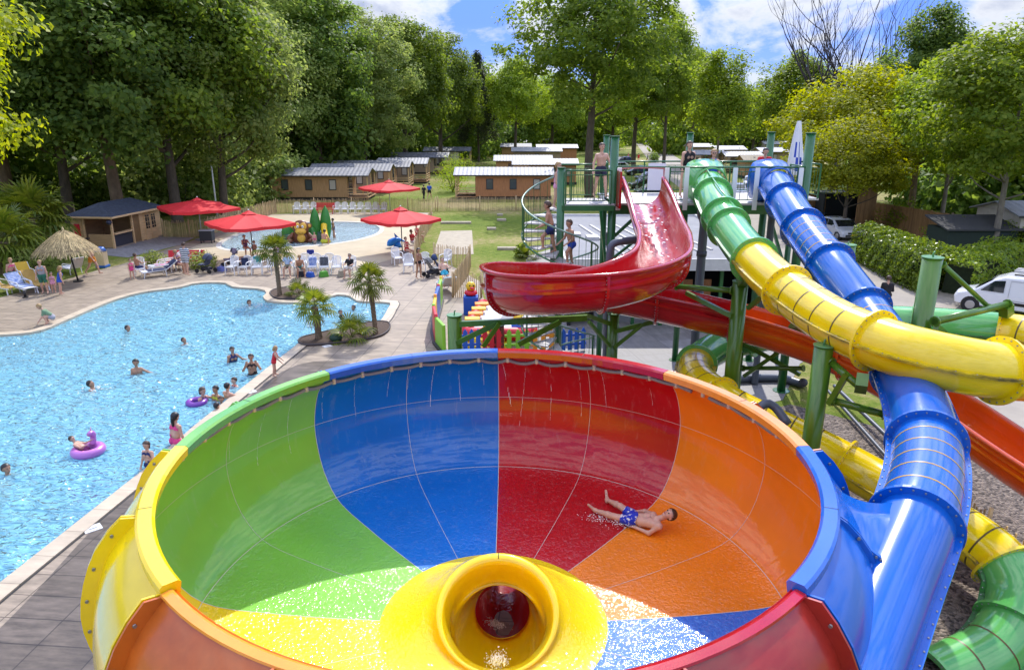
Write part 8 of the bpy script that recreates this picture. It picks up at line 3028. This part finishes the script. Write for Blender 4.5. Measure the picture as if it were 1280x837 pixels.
swimmer('girl in dark bikini standing in the water left of the yellow rim', 188, 584, -.2, dict(STAND, sabL=30, shL=30), 1.22, [('top', navy), ('briefs', navy)], .52, kid=True, sex='f', hair='brown', hairlen=.4, h=.015)
prone('swimmer cut by the left edge of the photo', 0, 590, 1.2, SWIMK, 1.5, [('trunks', navy)], -.40, kid=True, hair='dark', skin=1)
prone('child swimming between the two palms', 424, 392, .5, SWIMK, 1.4, [('trunks', navy)], -.40, kid=True, hair='dark', skin=1)
prone('child swimming in the right corner of the pool', 447, 386, -.6, SWIMK, 1.4, [('trunks', navy)], -.40, kid=True, hair='dark', skin=1)
prone('swimmer with outstretched arms below the palms', 418, 401, 1.8, SWIM, 1.5, [('trunks', red_)], -.28, kid=True, hair='dark')

# swim rings
def ring_float(label, px, py, R_, r_, m, horn=None):
    p = G(px, py, WL)
    t = thing('swim_ring', label, 'swim ring', (p.x, p.y, WL + r_ * .5), random.uniform(0, 1))
    n = 28
    q = MB(); q.tube([(R_ * math.cos(2 * PI * k / n), R_ * math.sin(2 * PI * k / n), 0) for k in range(n)], r_, 14, closed=True); q.build('ring', m, t)
    return t


MAUV = mat('mauve_vinyl', (.48, .16, .50), .3, coat=.4)
t = ring_float('big mauve animal shaped swim ring with pink spots and a child lying in it', 111, 566, .42, .165, MAUV)
t.rotation_euler = (0, 0, 0); t.scale = (.74, .74, .74)
q = MB(); q.tube(spline([(.02, .30, .10), (.05, .34, .42), (.06, .22, .58), (.05, .08, .56)], .05), [.12, .115, .11, .105, .10, .10, .11, .12, .12, .115, .10, .08, .07, .06, .05, .04][:len(spline([(.02, .30, .10), (.05, .34, .42), (.06, .22, .58), (.05, .08, .56)], .05))], 12); nk = q.build('animal_neck', MAUV, t)
q = MB(); q.cyl((.06, .24, .62), (.07, .27, .82), .035, .005, n=8); q.build('horn', mat('pale_pink_vinyl', (.66, .35, .52), .3), nk)
for k in range(9):
    a = 2 * PI * k / 9
    q = MB(); q.sphere((.42 * math.cos(a), .42 * math.sin(a), .135), .07, 8, sz=(1, 1, .5)); q.build('spot', mat('pink_vinyl_spot', (.66, .22, .45), .3), t)
p = G(108, 566, WL)
person('child lying in the mauve animal swim ring', (p.x, p.y, .06), 1.7, dict(RECL, lean=-50, hip=40, knee=20), 1.0, [('trunks', C('plum', (.2, .03, .12)))], kid=True, hair='brown', ground='pelvis')
ring_float('violet swim ring held by a girl near the pool edge', 246, 504, .24, .09, mat('violet_vinyl', (.20, .05, .36), .3, coat=.3))
# splash and wakes
def splash(label, px, py, n, sp, parent=None):
    p = G(px, py, WL)
    q = MB()
    for k in range(n):
        q.sphere((random.gauss(0, sp), random.gauss(0, sp * .6), abs(random.gauss(0, .07))), random.uniform(.006, .028), 5, sz=(1.6, 1, .7))
    o = q.build('splash', mat('white_foam', (1, 1, 1))); o.location = p
    return tag(o, label, kind='stuff')


splash('white splash around the swimmer at the back edge', 318, 383, 70, .35)
splash('white spray in front of the swimmer in the middle', 118, 486, 45, .3)

# ------------------------------------------------------------------ the boy sliding in the bowl
def bowl_pt(px, py, off):
    hgt = 1.7
    for _ in range(30):
        p = G(px, py, hgt)
        r = math.hypot(p.x - BC.x, p.y - BC.y)
        rr = [q for q in PR if q[1] < 2.5]
        z = rr[-1][1]
        for i in range(len(rr) - 1):
            if rr[i][0] >= r >= rr[i + 1][0]:
                k = (rr[i][0] - r) / max(1e-6, rr[i][0] - rr[i + 1][0]); z = rr[i][1] + (rr[i + 1][1] - rr[i][1]) * k
        hgt = z + off
    return G(px, py, hgt)


B = bowl_pt
J = dict(pelvis=B(791.5, 648, .12), waist=B(801, 649.5, .13), chest=B(811.5, 650, .17), neck=B(822, 648.5, .24))
J['head'] = B(836, 643, .32)
J['shL'] = B(824, 658, .20); J['shR'] = B(816.5, 643, .20)
J['elL'] = B(811, 666, .05); J['wrL'] = B(796, 659.5, .06)
J['elR'] = B(806, 638.5, .08); J['wrR'] = B(795, 639, .14)
J['hipL'] = B(787, 650.5, .11); J['hipR'] = B(789, 642.5, .11)
J['knL'] = B(766, 644.5, .13); J['anL'] = B(744, 637.5, .07); J['toL'] = B(735.5, 630.5, .17)
J['knR'] = B(775, 632, .17); J['anR'] = B(759, 624.5, .08); J['toR'] = B(757.5, 613, .17)
J['R'] = (J['shL'] - J['shR']).normalized()
J['U'] = (J['neck'] - J['pelvis']).normalized()
F_ = J['U'].cross(J['R']).normalized()
J['F'] = F_ if F_.z > 0 else -F_
hu = (J['head'] - J['neck']).normalized()
hf = (Vector((-.75, -.25, .45))); hf = (hf - hu * hf.dot(hu)).normalized()
J['HU'], J['HF'] = hu, hf
for n in 'LR':
    J['wd' + n] = (J['wr' + n] - J['el' + n]).normalized()
    q = J['R'] - J['wd' + n] * J['R'].dot(J['wd' + n]); J['ws' + n] = q.normalized()
o3 = J['pelvis'].copy()
for k in list(J):
    if k not in ('R', 'U', 'F', 'HU', 'HF', 'wdL', 'wdR', 'wsL', 'wsR'):
        J[k] = J[k] - o3
print('BOY lengths', [(a + b, round((J[a] - J[b]).length, 2)) for a, b in (('hipL', 'knL'), ('knL', 'anL'), ('hipR', 'knR'), ('knR', 'anR'), ('pelvis', 'neck'), ('neck', 'head'), ('shL', 'shR'), ('shL', 'elL'), ('elL', 'wrL'), ('shR', 'elR'), ('elR', 'wrR'))])
boy = person('boy in blue flowered shorts sliding on his back round the red side of the bowl', o3, 0, None, 1.72, [('trunks', FLOW)], hair='brown', J=J, h=.010, ground='pelvis', bulk=.92)
bs_ = MB()
for k in range(260):
    u = random.random() ** 1.2
    q = J['anL'].lerp(J['hipL'], u) + Vector((random.gauss(-.06, .14), random.gauss(-.15, .07), -.03 + abs(random.gauss(0, .02))))
    bs_.sphere(q, random.uniform(.002, .008), 5, sz=(1.8, 1, .6))
o = bs_.build('splash', mat('white_foam', (1, 1, 1))); o.location = o3; tag(o, 'fine spray beside the sliding boy', kind='stuff')
print('objects', len(bpy.data.objects), 'polys', sum(len(m.polygons) for m in bpy.data.meshes))
